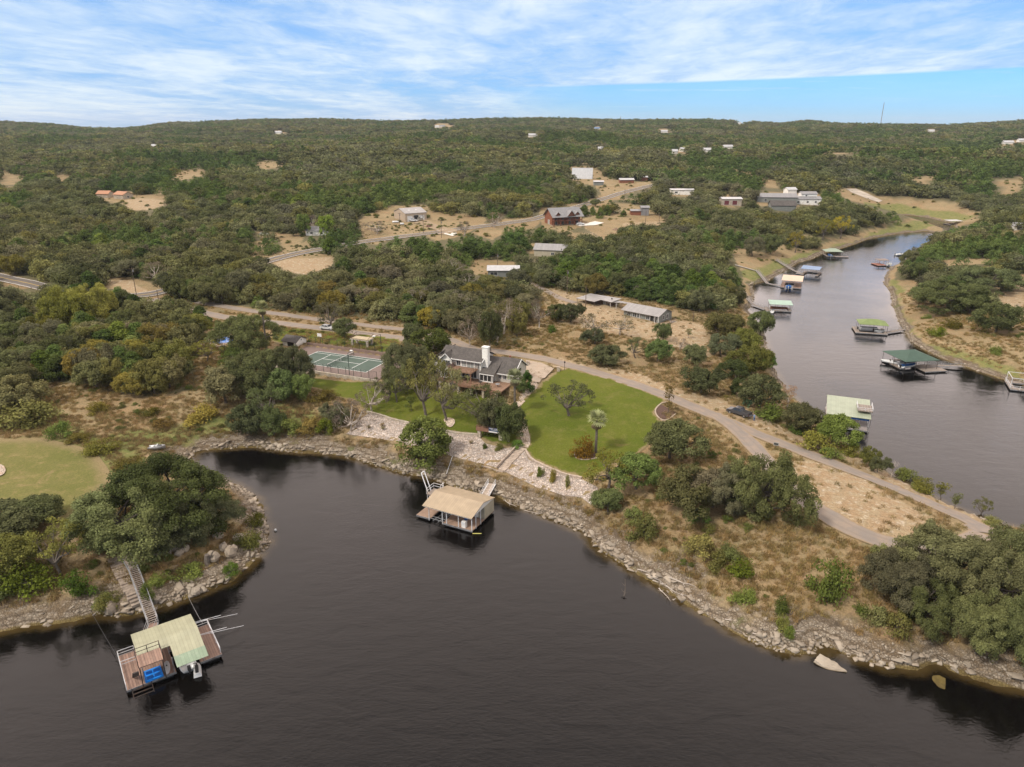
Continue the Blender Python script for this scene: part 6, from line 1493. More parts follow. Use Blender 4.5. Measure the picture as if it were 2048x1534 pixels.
for y_ in (3.7, 6.9): MB().tube([(9.7, y_, 2.2), (15.6, y_ - .2, 1.3)], .03, 6).tube([(9.7, y_ + .14, 2.2), (13.4, y_, 1.9)], .035, 5).build('mooring_boom', M['whitepost'], A)
pedal = thing('pedal_boat', 'bright blue four seat pedal boat standing on the left front dock', 'pedal boat', LA(3.3, 1.0, .72), R(35 + 90)); mb = MB(); mb.b2(-1.1, 1.1, -1., 1., .05, .28); mb.build('hull', M['bluebright'], pedal)
for sx, sy in ((-.5, -.45), (-.5, .45), (.5, -.45), (.5, .45)): MB().b2(sx-.38, sx+.3, sy-.36, sy+.36, .281, .36).b2(sx-.38, sx-.28, sy-.36, sy+.36, .361, .75).build('seat', M['bluetarp'], pedal)
MB().b2(-1.15, 1.15, -1.06, -1.003, .1, .42).b2(-1.15, 1.15, 1.003, 1.06, .1, .42).build('rim', M['bluebright'], pedal)
ky = thing('kayak', 'pale grey kayak lying beside the blue pedal boat', 'kayak', LA(5.0, 1.2, .72), R(35 + 82)); mb = MB(); mb.ball((0, 0, .22), 1, 10, 8, (1.45, .42, .22)); mb.build('hull', plain('grey_plastic', (.4, .39, .39), .4, .1), ky, True); MB().ball((.1, 0, .38), 1, 8, 6, (.5, .2, .06)).build('cockpit', M['dark'], ky, True)
boat('motor_boat', 'white motor boat with big outboard under the pale yellow dock roof', LA(7.4, 2.9, .1), R(35 + 90), 6.2, 2.2, M['boatwhite'], None)
jet_ski('white jet ski at the slip beside the motor boat stern', LA(8.3, -.6, .1), R(35 + 80), M['boatwhite'])
# stairs and gangway to it
zt_ = ht(*px(257, 1118, 3.)[:2]); gb = px(307, 1246, 1.0); gt = px(266, 1136, 3.4)
walkway('gangway', 'steep metal gangway stairs from the peninsula down to the left dock', gb, gt, 1.3, treads=True)
walkway('gangway', 'short plank landing joining the metal stairs to the left dock', LA(3.4, 7.6, .72) , gb, 1.2, M['redwood'], True); walkway('landing', 'wooden landing at the top of the metal gangway stairs', gt, px(250, 1107, 3.5), 1.4, M['greywood'], False, cat='landing')
def stone_stairs(label, B_, T_, w_, n, mat, name='stone_steps'):
    B_, T_ = Vector(B_), Vector(T_); d = T_ - B_; yaw = math.atan2(d.y, d.x); Lh = math.hypot(d.x, d.y); o_ = thing(name, label, 'steps', B_, yaw); mb = MB(); r_ = random.Random(4)
    for i in range(n): q_ = B_.lerp(T_, (i + .5) / n); z_ = max(d.z * (i + 1) / n, float(ht(q_.x, q_.y)) + .22 - B_.z); mb.box((Lh * (i + .5) / n, r_.uniform(-.06, .06), z_ - .2), (Lh / n * 1.02, w_ * r_.uniform(.92, 1.06), .42), r_.uniform(-.03, .03))
    mb.build('steps', mat, o_); return o_
M['step'] = plain('weathered_step_stone', (.30, .24, .185), .9, .3, 2.); M['stepd'] = plain('pale_step_stone', (.40, .32, .25), .9, .3, 2.)
B_ = G(278, 1213); T_ = G(228, 1117); stone_stairs('wide weathered stone stairway left of the metal gangway', (B_[0], B_[1], B_[2] + .1), (T_[0], T_[1], max(T_[2], B_[2] + 2.4) + .1), 2.0, 20, M['step'])
B_ = G(1003, 942); T_ = G(1046, 897); s_ = stone_stairs('stone steps between the two rubble slopes below the path', (B_[0], B_[1], B_[2] + .15), (T_[0], T_[1], T_[2] + .15), 1.7, 15, M['stepd'])
dd = Vector(T_) - Vector(B_); nn = Vector((-dd.y, dd.x, 0)).normalized() * 1.05; mb = MB(); mb.sheet([Vector(B_) + nn + Vector((0,0,.35)), Vector(T_) + nn + Vector((0,0,.45)), Vector(T_) + nn * 1.25 + Vector((0,0,.45)), Vector(B_) + nn * 1.25 + Vector((0,0,.35))][::-1], .5); o_ = mb.build('step_wall', M['stepd']); tagit(o_, 'low stone kerb wall along the left side of the slope steps', 'wall')
# ---- roofed dock in the middle
pB = px(944, 1062, .6); yB = R(-27); LB = local_frame((pB[0], pB[1], 0), yB)
B = thing('boat_dock', 'dock with tan ribbed metal roof and white posts in the middle of the bay', 'dock', (pB[0], pB[1], 0), yB)
deck_parts(B, [(-6.1, 0, 0, 4.4), (-6.1, 0, 4.41, 8.3), (-12., -9.0, 0.2, 4.8), (-8.99, -6.11, 6.2, 8.3), (-12., -9., 4.81, 8.3)], .62, plain('worn_brown_boards', (.30, .20, .14), .85, .2, .7))
roof2(B, -10.0, .1, -.4, 8.1, 3.3, 4.35, M['tan_roof'], t=.1, over=.1, overx=.15)
posts(B, [(-9.1, .1), (-6.2, .05), (-9.0, 4.), (-6.2, 4.), (-5.3, .05), (-2.8, .05), (-.05, .05), (-.05, 1.5), (-.05, 3.2), (-9.8, 7.9), (-3.6, 7.9), (-6.2, 7.9)], .3, 3.3, M['whitepost'], .085)
MB().b2(-3.6, .06, 4.5, 8.1, .62, 3.28).build('cabin_wall', M['tan_siding'], B); MB().add([(.12, -.3, 3.26), (.12, 8.0, 3.26), (.12, 3.85, 4.32), (.02, -.3, 3.26), (.02, 8.0, 3.26), (.02, 3.85, 4.32)], [(0, 1, 2), (5, 4, 3)]).build('gable', M['trim'], B); window(B, 'f', -1.8, .7, 1.2, 2., 4.5, M['white'], False, 'door')
mb = MB(); mb.bar((-9.9, -.35, 3.24), (.1, -.35, 3.24), .08); mb.build('fascia', M['trim'], B)
c_ = thing('ice_box', 'white upright ice box on the front deck of the tan roofed dock', 'ice box', LB(-1.9, .55, .62), yB); MB().b2(-.4, .4, -.35, .35, 0, 1.2).build('cabinet', M['trim'], c_); MB().b2(-.42, .42, -.38, -.352, .62, 1.16).build('door', M['boatwhite'], c_)
c_ = thing('chair', 'purple blue deck chair under the tan dock roof', 'chair', LB(-2.6, 2.2, .62), yB); MB().b2(-.3, .3, -.3, .3, .4, .46).build('seat', M['bluetarp'], c_); MB().b2(-.3, .3, .28, .34, .47, 1.).build('backrest', M['bluetarp'], c_); MB().b2(-.28, -.24, -.28, -.24, 0, .4).b2(.24, .28, -.28, -.24, 0, .4).b2(-.28, -.24, .24, .28, 0, .4).b2(.24, .28, .24, .28, 0, .4).build('legs', M['trim'], c_)
c_ = thing('jump_platform', 'white framed upper jump platform with raised boom at the left end of the dock', 'diving platform', LB(-11.0, 5.0, .62), yB); MB().b2(-1.2, 1.0, -.9, 1.6, 2.3, 2.42).build('platform', M['greywood'], c_); posts(c_, [(-1.1, -.8), (.9, -.8), (-1.1, 1.5), (.9, 1.5)], 0, 2.3, M['whitepost'], .06)
railing(c_, [(-1.2, -.9), (-1.2, 1.6), (1., 1.6)], 2.42, 1.1, M['whitepost'], 1.2, (1., .5)); mb = MB()
for s_ in (-.5, .5): mb.bar((.2, s_ - .6, .4), (-3.6, s_ + 1.6, 5.3), .07)
mb.bar((-3.6, 1.1, 5.3), (-3.6, 2.1, 5.3), .07); mb.build('boom', M['whitepost'], c_); mb = MB()
for s_ in (-.4, .4): mb.bar((.9, s_ + .6, 2.4), (1.4, s_ + .6, 4.4), .05)
mb.bar((1.4, .2, 4.4), (1.4, 1., 4.4), .05).ball((.9, .7, 2.9), .22, 6, 4); mb.build('ladder_hoop', M['whitepost'], c_)
mb = MB(); mb.bar((-9.0, .4, .6), (-6.1, .4, .6), .06).bar((-9.0, 1.1, .6), (-6.1, 1.1, .6), .06).bar((-8.3, .1, .4), (-7.8, 5.4, .4), .07).bar((-7.2, .1, .4), (-6.9, 5.4, .4), .07); mb.build('boat_lift', M['post'], B)
walkway('gangway', 'short gangway with white rails from the shore to the tan roofed dock', LB(-3.2, 8.3, .7), px(984, 967, 1.3), 1.5, M['stepd'], True, rmat=M['whitepost'])
def mast(name, label, b_, h_, r_, mat, cat): o_ = thing(name, label, cat, b_); MB().tube([(0, 0, -.5), (0, 0, h_)], [r_, r_ * .8], 6).build('pole', mat, o_); return o_
# ---- sage roofed dock house
pC = px(1652, 851, .5); yC = R(-22); LC = local_frame((pC[0], pC[1], 0), yC); C_ = thing('dock_house', 'floating dock house with sage green ribbed roof and white walls below the lane', 'dock house', (pC[0], pC[1], 0), yC)
deck_parts(C_, [(0, 9.2, 0, 13.2)], .5, plain('grey_boards', (.30, .26, .24), .85, .15, .8)); roof2(C_, 0, 9.2, 0.6, 13.6, 3.4, 4.9, M['sage_roof'], t=.1, over=.3, yr=9.8, overx=.25)
MB().b2(.15, 5.2, 1.0, 12.8, .5, 3.3).build('wall', M['white'], C_); window(C_, 'f', 3.6, .9, .7, 1.7, 1.0, M['dark'], True, 'door', 0); posts(C_, [(9.0, .9), (9.0, 4.8), (9.0, 8.8), (9.0, 12.8), (7.1, .9)], .5, 3.4, M['post'])
railing(C_, [(5.3, .1), (9.1, .1), (9.1, 13.)], .5, 1., M['post'], 1.8, (1.,)); MB().b2(5.3, 9.1, .75, 1.1, 2.75, 3.25).build('rolled_tarp', M['bluetarp'], C_)
MB().b2(6.4, 9.7, 2.0, 6.6, 4.55, 4.68).build('sun_deck', M['greywood'], C_); railing(C_, [(6.4, 6.6), (6.4, 2.0), (9.7, 2.0), (9.7, 6.6)], 4.68, .8, M['whitepost'], 1.6, (1., .5)); posts(C_, [(9.6, 2.2), (9.6, 6.4)], .5, 4.55, M['post'], .06)
# ---- river docks
def river_dock(name, label, O, yaw, W_, D_, kind, rmat, h_=3.1, rise=.7, slips=(), boxes=None, dmat=None, pmat=None, ovr=.25, nposts=3, roofbox=None):
    o_ = thing(name, label, 'dock', (O[0], O[1], 0), yaw); deck_parts(o_, boxes or [(0, W_*.16, 0, D_), (W_*.84, W_, 0, D_), (W_*.161, W_*.839, D_*.8, D_)], .5, dmat)
    x0_, x1_, y0_, y1_ = roofbox or (0, W_, 0, D_)
    if kind == 'gable': roof2(o_, x0_, x1_, y0_, y1_, h_, h_ + rise, rmat, t=.08, over=ovr)
    elif kind == 'gabley': roof2(o_, x0_, x1_, y0_, y1_, h_, h_ + rise, rmat, t=.08, over=ovr, axis='y')
    elif kind == 'hip': hip(o_, x0_-ovr, x1_+ovr, y0_-ovr, y1_+ovr, h_, h_ + rise, min((y1_-y0_)/2, (x1_-x0_)/2) * .98, rmat, 'canopy')
    else: MB().sheet([(x0_-ovr, y0_-ovr, h_), (x1_+ovr, y0_-ovr, h_), (x1_+ovr, y1_+ovr, h_+rise), (x0_-ovr, y1_+ovr, h_+rise)], .1).build('roof', rmat, o_)
    for i in range(nposts):
        for y_ in (y0_ + .1, y1_ - .1): posts(o_, [(x0_ + .1 + (x1_-x0_-.2) * i / (nposts-1), y_)], -.8, h_ + (rise if kind == 'flat' and y_ > (y0_+y1_)/2 else 0), pmat or M['post'], .06)
    posts(o_, [(x0_ + .1, (y0_+y1_)/2), (x1_ - .1, (y0_+y1_)/2)], -.8, h_, pmat or M['post'], .06); return local_frame((O[0], O[1], 0), yaw)
O = px(1818, 748, .5); OD = (116.0, 199.0); LD = river_dock('boat_dock', 'dock under a dark green pyramid canopy near the far bank', OD, R(8), 10.6, 10.6, 'hip', M['green_canvas'], 3.3, 1.9, boxes=[(5.4, 12.6, -1.9, 4.4), (0, 1.3, 2., 10.4), (1.31, 10.6, 9.2, 10.4)], pmat=M['darksteel'], nposts=4)
boat('motor_boat', 'blue motor boat with white rim under the dark green canopy', LD(3.6, 3.2, .5), R(20), 6., 2.3, M['boatwhite'], M['bluetarp']); boat('motor_boat', 'long white motor boat at the left side of the dark green canopy', LD(1.0, 7.0, .5), R(150), 6.4, 2.3, M['boatwhite'], None)
walkway('gangway', 'flat gangway from the dark green canopy dock to the far bank', LD(10.6, 3.6, .55), px(1925, 732, .8), 1.4, None, True)
PE = px(1721, 646, 3.4); LE = river_dock('boat_dock', 'dock under an olive green canopy in mid river', (PE[0] - .3, PE[1] - .5), R(-16), 9.0, 6.6, 'hip', M['olive_canvas'], 3.2, 1.3, boxes=[(-1.4, 0.2, -1.8, 6.6), (.21, 9.0, -1.8, -.4), (8.2, 9., -.39, 6.6)], pmat=M['darksteel'])
pontoon_boat('pale pontoon boat under the olive green canopy', LE(3.6, 3.2, .3), R(-16)); boat('motor_boat', 'small grey covered boat right end of the olive canopy dock', LE(6.9, 2.0, .3), R(-16), 3.4, 1.6, M['boatwhite'], M['curtain'])
walkway('gangway', 'gangway from the olive canopy dock to the far bank', LE(8.6, .6, .5), px(1807, 658, .7), 1.5, M['greywood'], True)
PF = px(1541, 606, 3.4); LFm = river_dock('boat_dock', 'dock with mint green metal roof at the near bank', (PF[0], PF[1]), R(-13), 8.2, 6., 'flat', M['mint_roof'], 3.0, .35, boxes=[(0, 8.2, -.3, .9), (-1.6, 0, -1.6, 5.6), (7.3, 8.2, .91, 5.6)], pmat=M['pole'], nposts=4)
boat('motor_boat', 'dark red boat under the mint green roof', LFm(3.8, 2.6, .6), R(-13), 6.5, 2.2, M['red'], M['red']); boat('rowing_boat', 'small pale boat moored at the front of the mint roofed dock', LFm(.9, -2.0, .1), R(60), 2.8, 1.5, M['boatwhite'], None, engine=False)
walkway('gangway', 'plank walk between shore and the mint roofed dock', LFm(-1.2, 1.2, .5), px(1505, 608, .6), 1.3); P_ = G(1482, 585); walkway('gangway', 'sloping metal gangway above the mint roofed dock', px(1505, 607, .7), (P_[0], P_[1], P_[2] + .5), 1.1)
PG = px(1560, 560, 3.4); LG_ = river_dock('boat_dock', 'dock with peach coloured flat metal roof', (PG[0] + 1.0, PG[1]), R(-23), 8.4, 12.5, 'flat', plain('peach_metal', (.58, .42, .29), .5, .08, .4), 3.4, .2, boxes=[(-.4, 1.4, -1.5, 12), (5., 8.4, -1.5, 12), (1.41, 4.99, 9., 12)], dmat=M['redwood'], nposts=4)
boat('motor_boat', 'blue covered boat with twin drums at the peach roofed dock', LG_(3.2, .2, .3), R(65), 5.6, 2.3, M['bluetarp'], M['bluetarp'])
walkway('gangway', 'narrow walk on floats to the peach roofed dock', LG_(-.3, 1.6, .5), px(1536, 567, .6), 1.2, None, False); P_ = G(1514, 544); walkway('gangway', 'steep metal gangway above the peach roofed dock', px(1535, 567, .7), (P_[0], P_[1], P_[2] + .6), 1.1)
P2_ = G(1470, 531); walkway('boardwalk', 'pale boardwalk on the bank leading to the steep gangway', (P_[0], P_[1], P_[2] + .6), (P2_[0], P2_[1], P2_[2] + .4), 1.1, M['concrete'], False, cat='boardwalk')
PH = px(1603, 536, 3.4); LH_ = river_dock('boat_dock', 'dock with blue metal roof by the near bank', (PH[0], PH[1]), R(-33), 8.2, 9.5, 'gable', M['blue_roof'], 3.2, .7, boxes=[(0, 1.5, -1., 9), (6.8, 8.2, -1., 9), (1.51, 6.79, 7.5, 9), (-2.4, -.01, 0, 1.5)], pmat=M['pole'], nposts=4)
walkway('gangway', 'walk between the shore and the blue roofed dock', LH_(-.8, 3., .5), px(1588, 541, .6), 1.3, None, False); P_ = G(1552, 522); walkway('gangway', 'long dark gangway above the blue roofed dock', px(1588, 541, .7), (P_[0], P_[1], P_[2] + .6), 1.2, None, True)
PI_ = px(1651, 501, 3.2); LI = river_dock('boat_dock', 'dock with pale grey green hipped canopy at the river bend', (PI_[0], PI_[1] - 1), R(-8), 9, 7, 'hip', plain('grey_green_canvas', (.27, .32, .24), .8, .08), 2.8, 1.4, boxes=[(0, 9, -1.5, -.2), (0, 1.2, -.19, 6.5), (4.5, 11.5, -3.4, -1.51)], pmat=M['pole'])
boat('motor_boat', 'blue covered boat under the grey green canopy', LI(2.6, 1.6, .3), R(80), 5.5, 2.2, M['bluetarp'], M['bluetarp'])
PJ = px(1756, 531, .5); LJ = river_dock('boat_dock', 'rusty red dock with brown flat roof at the far bank', (PJ[0], PJ[1]), R(4), 8.0, 7.0, 'flat', plain('brown_tin', (.20, .15, .12), .7, .2), 2.6, .2, dmat=M['red'], pmat=M['red'], roofbox=(2.2, 7.4, 3., 7.), boxes=[(0, 5, 0, 7)])
pontoon_boat('grey pontoon boat moored beside the rusty red dock', LJ(6.6, 1.0, .2), R(60), 5.5, 2.2); boat('motor_boat', 'small white motor boat moored beyond the rusty dock', px(1800, 510, .2), R(15), 6.5, 2.4, M['boatwhite'], None)
PK = px(2020, 778, .5); LK = river_dock('boat_dock', 'dock with bare white frame cut by the right edge', (PK[0], PK[1]), R(-24), 8., 8., 'flat', M['tin_white'], 3.2, .1, roofbox=(4.4, 8., 2., 8.), boxes=[(0, 8, 0, 1.6), (0, 1.4, 1.61, 8), (1.41, 8, 6.4, 8)], pmat=M['whitepost']); o_ = [q for q in sc.objects if q.get('label', '').startswith('dock with bare white')][0]
railing(o_, [(0.1, 7.9), (0.1, .1), (4.4, .1)], .5, 1., M['whitepost'], 1.5, (1., .5)); mb = MB(); mb.bar((.2, 1, 3.4), (4.2, 1, 3.4), .06).bar((.2, 7, 3.4), (4.2, 7, 3.4), .06).bar((.2, 1, 3.4), (.2, 7, 3.4), .06).bar((.2, 1, .5), (.2, 1, 3.4), .06).bar((.2, 7, .5), (.2, 7, 3.4), .06); mb.build('frame', M['whitepost'], o_)
PL = px(1899, 449, .5); river_dock('boat_dock', 'small white roofed dock on the farthest river reach', (PL[0], PL[1]), R(5), 10, 7, 'flat', M['tin_white'], 3., .2, pmat=M['pole'])
boat('rowing_boat', 'grey flat boat pulled up on the rocks at the head of the cove', Vector(G(315, 900)) + Vector((0, 0, .35)), R(12), 3.4, 1.5, M['post'], None, engine=False)
# ================================================================ vehicles
def wheel(parent, x_, y_, r_=.40):
    o_ = MB().tube([(x_, y_ - .13, r_), (x_, y_ + .13, r_)], r_, 14).build('wheel', M['tyre'], parent); MB().tube([(x_, y_ - .14, r_), (x_, y_ + .14, r_)], r_ * .55, 10).build('rim', M['post'], o_)
def car(name, label, cat, P, yaw, paint, pickup=True, L=5.6, W_=1.95, open_gate=False):
    """front towards local -x"""
    o_ = thing(name, label, cat, P, yaw); h = W_ / 2
    if pickup: prof = [(-2.75,.45),(-2.8,.75),(-2.7,1.05),(-1.5,1.2),(-.75,1.25),(.95,1.25),(1.0,1.25),(2.75,1.22),(2.8,.5)]; cab = [(-1.5,1.2),(-.75,1.82),(.6,1.86),(.95,1.22)]
    else: prof = [(-2.3,.4),(-2.35,.75),(-2.2,.95),(-1.1,1.05),(2.1,1.08),(2.3,.85),(2.28,.4)]; cab = [(-1.1,1.05),(-.4,1.5),(1.3,1.5),(2.0,1.06)]
    n = len(prof); bd = MB().add([(x_, -h, z_) for x_, z_ in prof] + [(x_, h, z_) for x_, z_ in prof], [tuple(range(n))[::-1], tuple(range(n, 2*n))] + [(i, (i+1) % n, (i+1) % n + n, i + n) for i in range(n)]).build('body', paint, o_)
    c = h * .88; MB().add([(x_, -(h*.97 if i in (0, 3) else c*.9), z_ + .003) for i, (x_, z_) in enumerate(cab)] + [(x_, (h*.97 if i in (0, 3) else c*.9), z_ + .003) for i, (x_, z_) in enumerate(cab)], [(3,2,1,0),(4,5,6,7),(0,1,5,4),(1,2,6,5),(2,3,7,6)]).build('windows', M['glass'], o_)
    a, b = cab[1], cab[2]; MB().b2(a[0] - .05, b[0] + .05, -c*.93, c*.93, a[1] - .02, b[1] + .05).build('cab_roof', paint, o_)
    mb = MB()
    for i in (0, 1, 2, 3):
        pass
    for xs in ((cab[0], cab[1]), (cab[3], cab[2])):
        for s_ in (-1, 1): mb.bar((xs[0][0], s_*h*.95, xs[0][1]), (xs[1][0], s_*c*.92, xs[1][1]), .05)
    mid_ = (a[0] + b[0]) / 2
    for s_ in (-1, 1): mb.bar((mid_, s_*h*.97, 1.15), (mid_, s_*c*.93, a[1]), .045)
    mb.build('pillars', paint, o_)
    if pickup: MB().b2(1.05, 2.68, -h*.84, h*.84, 1.215, 1.262).build('load_bed', M['dark'], o_)
    for x_ in ((-1.85, 1.75) if pickup else (-1.45, 1.45)):
        for s_ in (-1, 1): wheel(o_, x_, s_ * (h - .1), .41 if pickup else .33)
    x_ = prof[1][0]
    for s_ in (-1, 1): MB().b2(x_ - .03, x_ + .05, s_*h*.72 - .2, s_*h*.72 + .2, .72, .92).build('headlight', M['curtain'], o_); MB().b2(prof[-2][0] - .02, prof[-2][0] + .04, s_*h*.86 - .1, s_*h*.86 + .1, .75, 1.1).build('tail_light', M['darkred'], o_)
    MB().b2(x_ - .1, x_ - .031, -h*.9, h*.9, .4, .62).build('bumper', M['darksteel'], o_)
    if open_gate: MB().b2(2.82, 3.4, -h*.85, h*.85, .72, .78).build('tailgate', paint, o_)
    return o_
a_ = G(1456, 822); b_ = G(1500, 838); mid = (a_ + b_) / 2; ya = math.atan2(b_[1] - a_[1], b_[0] - a_[0])
TK = car('pickup_truck', 'dark grey pickup parked on the dirt beside the lane, tailgate down', 'pickup', (mid[0], mid[1], mid[2] + .05), ya, M['carblack'], open_gate=True)
a_ = G(827, 443.5); car('pickup_truck', 'silver pickup parked in front of the workshop garage', 'pickup', (a_[0], a_[1], a_[2] + .2), R(-20), M['carwhite']); a_ = G(837, 441.5); car('pickup_truck', 'tan and dark pickup parked next to the silver one', 'pickup', (a_[0], a_[1], a_[2] + .2), R(-25), plain('tan_paint', (.3, .27, .21), .4, .1))
a_ = G(1161, 450.5); car('jeep', 'white jeep beside the right end of the log house', 'jeep', (a_[0], a_[1], a_[2] + .2), R(175), M['carwhite'], False); a_ = G(528, 471); car('car', 'white car parked in the woods clearing by the highway', 'car', (a_[0], a_[1], a_[2] + .2), R(175), M['carwhite'], False)
a_ = G(655, 659.5); car('car', 'white car behind the small oaks on the upper lawn road', 'car', (a_[0], a_[1], a_[2] + .15), R(160), M['carwhite'], False)
a_ = G(1248, 364.5); car('car', 'dark car in the yard right of the A frame house', 'car', (a_[0], a_[1], a_[2] + .2), R(175), M['carblack'], False)
# person at the tailgate
def person(P, yaw, label):
    V = [(0,0,.95),(0,.02,1.2),(.05,0,1.42),(.09,0,1.55),(.12,0,1.7), (0,.1,.92),(.02,.12,.5),(0,.12,.06),(.14,.13,.04), (0,-.1,.92),(-.06,-.12,.5),(-.1,-.12,.06),(.04,-.13,.04), (.03,.2,1.4),(.08,.27,1.15),(.26,.22,1.02),(.34,.2,1.0), (.03,-.2,1.4),(.08,-.27,1.15),(.26,-.22,1.02),(.34,-.2,1.0)]
    E_ = [(0,1),(1,2),(2,3),(3,4),(0,5),(5,6),(6,7),(7,8),(0,9),(9,10),(10,11),(11,12),(2,13),(13,14),(14,15),(15,16),(2,17),(17,18),(18,19),(19,20)]
    Rr = [.15,.15,.14,.055,.11,.09,.065,.045,.04,.09,.065,.045,.04,.065,.05,.038,.035,.065,.05,.038,.035]
    o_ = thing('person', label, 'person', P, yaw); me = bpy.data.meshes.new('body'); me.from_pydata(V, E_, []); ob = link(bpy.data.objects.new('body', me)); ob.parent = o_
    md = ob.modifiers.new('skin', 'SKIN'); 
    for i, q in enumerate(me.skin_vertices[0].data): q.radius = (Rr[i], Rr[i]); q.use_root = i == 0
    ob.modifiers.new('sub', 'SUBSURF').levels = 1; ob.modifiers['sub'].render_levels = 1; me.materials.append(M['skin'])
    MB().tube([(0,0,.88),(0,.01,1.1),(.03,0,1.32),(.05,0,1.47)], [.19,.19,.2,.12], 10).tube([(.03,.17,1.42),(.08,.28,1.16)], [.1,.075], 7).tube([(.03,-.17,1.42),(.08,-.28,1.16)], [.1,.075], 7).build('shirt', plain('light_blue_shirt', (.2, .32, .5), .9, .1), o_)
    MB().tube([(0,.1,.95),(.02,.12,.5),(0,.12,.1)], [.125,.09,.065], 8).tube([(0,-.1,.95),(-.06,-.12,.5),(-.1,-.12,.1)], [.125,.09,.065], 8).build('trousers', M['denim'], o_)
    MB().ball((.1, 0, 1.73), .125, 8, 6, (1, .95, .95)).build('hair', M['dark'], o_); return o_
q = local_frame(TK.location, ya)(3.9, -.1); person((q[0], q[1], float(ht(q[0], q[1]))), ya + math.pi, 'person in blue standing at the open tailgate of the dark pickup')
# ================================================================ poles, wires, masts
def pole(label, x_, yb, yt, name='utility_pole', arm=True, r_=.14, mat=None, cat='utility pole', group=None):
    P_ = G(x_, yb); dep = depth_at(P_); va = math.atan2(CH - P_[2], P_[1]); h_ = (yb - yt) * dep / FPX / math.cos(va) / math.cos(va - PITCH) ** 0 
    o_ = thing(name, label, cat, P_, R(20), group); MB().tube([(0, 0, -.5), (0, 0, h_)], [r_, r_ * .7], 7).build('pole', mat or M['pole'], o_)
    if arm: MB().box((0, 0, h_ - .5), (2.0, .1, .12)).build('crossarm', M['pole'], o_); MB().tube([(.25, .1, h_ - 1.7), (.25, .1, h_ - .9)], .2, 8).build('transformer', M['post'], o_)
    return o_, P_, h_
PL_ = {}
for k, lab, x_, yb, yt, arm in [('n1','tall grey utility pole in front of the long low cabin',1171,617,572,False), ('n2','utility pole at the head of the neighbour track',1134,588,540,True), ('lf','utility pole by the highway bend at left',273,590,536,True), ('g1','utility pole in front of the workshop garage gable',800,452,426,True), ('g2','utility pole before the open garage bay',847,466,430,True),
     ('g3','utility pole right of the garage driveway',883,476,441,True), ('m1','utility pole beside the white roofed cottage',995,545,507,True), ('m2','utility pole standing in the straw field beyond the hidden roofs',1035,482,460,False), ('l1','left of two poles at the red earth yard',1291,446,422,False), ('l2','right of two poles at the red earth yard',1318,446,427,False), ('l3','pole at the highway bend below the A frame house',1249,398,378,False), ('r1','utility pole beside the woods at the lane start',318,606,580,False), ('nx','short pole in the bare neighbour yard',1386,643,624,False)]:
    PL_[k] = pole(lab, x_, yb, yt, arm=arm)
def wire(label, a, b, sag, off=0.):
    (o1, p1, h1), (o2, p2, h2) = PL_[a], PL_[b]; A_ = Vector((p1[0], p1[1], p1[2] + h1 - .4)); B_ = Vector((p2[0], p2[1], p2[2] + h2 - .4)); n = 14
    o_ = MB().tube([A_.lerp(B_, i / n) + Vector((0, 0, -4 * sag * (i / n) * (1 - i / n))) for i in range(n + 1)], .02, 4).build('power_line', M['wire']); tagit(o_, label, 'power line')
wire('thin power line from the track pole to the tall grey pole', 'n2', 'n1', 2.); wire('power line running past the garage gable', 'g1', 'g2', 1.2); wire('power line right of the garage bay', 'g2', 'g3', 1.2)
def mastpx(label, x_, yb, yt, Y, r_):
    xb = (x_ - 1024) / FPX * (Y * cp); zb = CH + (HOR - yb) / 1603. * Y; zt = CH + (HOR - yt) / 1603. * Y
    o_ = thing('radio_mast', label, 'radio mast', (xb, Y, zb - 30), 0); mb = MB(); n = 8; Hh = zt - zb + 30
    for i in range(n): pass
    for q in range(3):
        a = q * 2.094; mb.tube([(r_ * math.cos(a), r_ * math.sin(a), 0), (r_ * math.cos(a), r_ * math.sin(a), Hh)], r_ * .35, 4)
    for i in range(40):
        a = (i % 3) * 2.094; b = ((i + 1) % 3) * 2.094; mb.bar((r_ * math.cos(a), r_ * math.sin(a), Hh * i / 40), (r_ * math.cos(b), r_ * math.sin(b), Hh * (i + 1) / 40), r_ * .2)
    mb.build('lattice', plain('mast_red', (.22, .12, .11), .6, .1), o_); MB().tube([(0, 0, Hh), (0, 0, Hh * 1.03)], r_ * .4, 5).build('aerial', M['post'], o_)
mastpx('tall thin radio mast on the far right skyline', 1760, 250, 206, 3050, .9); mastpx('short thin mast on the middle right skyline', 1240, 243, 233, 2700, .6)
# signs, letter boxes, pillars
def signboard(name, label, x_, y_, h_, w_, hh, mat, cat='sign', yaw=0.):
    P_ = G(x_, y_); o_ = thing(name, label, cat, P_, yaw); MB().tube([(0, 0, 0), (0, 0, h_)], .05, 6).build('post', M['pole'], o_); MB().b2(-w_/2, w_/2, -.06, -.02, h_ - hh, h_).build('board', mat, o_); MB().b2(-w_/2*.85, w_/2*.85, -.066, -.061, h_ - hh*.75, h_ - hh*.25).build('panel', M['dark'], o_)
signboard('road_sign', 'white notice board at the fork of the loop road', 1551, 897, 1.4, 1.0, .7, M['curtain'], yaw=R(-20)); signboard('sign', 'small brown gateway sign by the garage drive', 858, 462, 3.2, 2.6, .9, M['red'])
a_ = G(1129, 741); o_ = thing('lamp_post', 'black lamp post at the driveway entrance', 'lamp post', a_); MB().tube([(0, 0, 0), (0, 0, 2.2)], .06, 6).build('post', M['darksteel'], o_); MB().b2(-.18, .18, -.18, .18, 2.2, 2.6).build('lantern', M['darksteel'], o_)
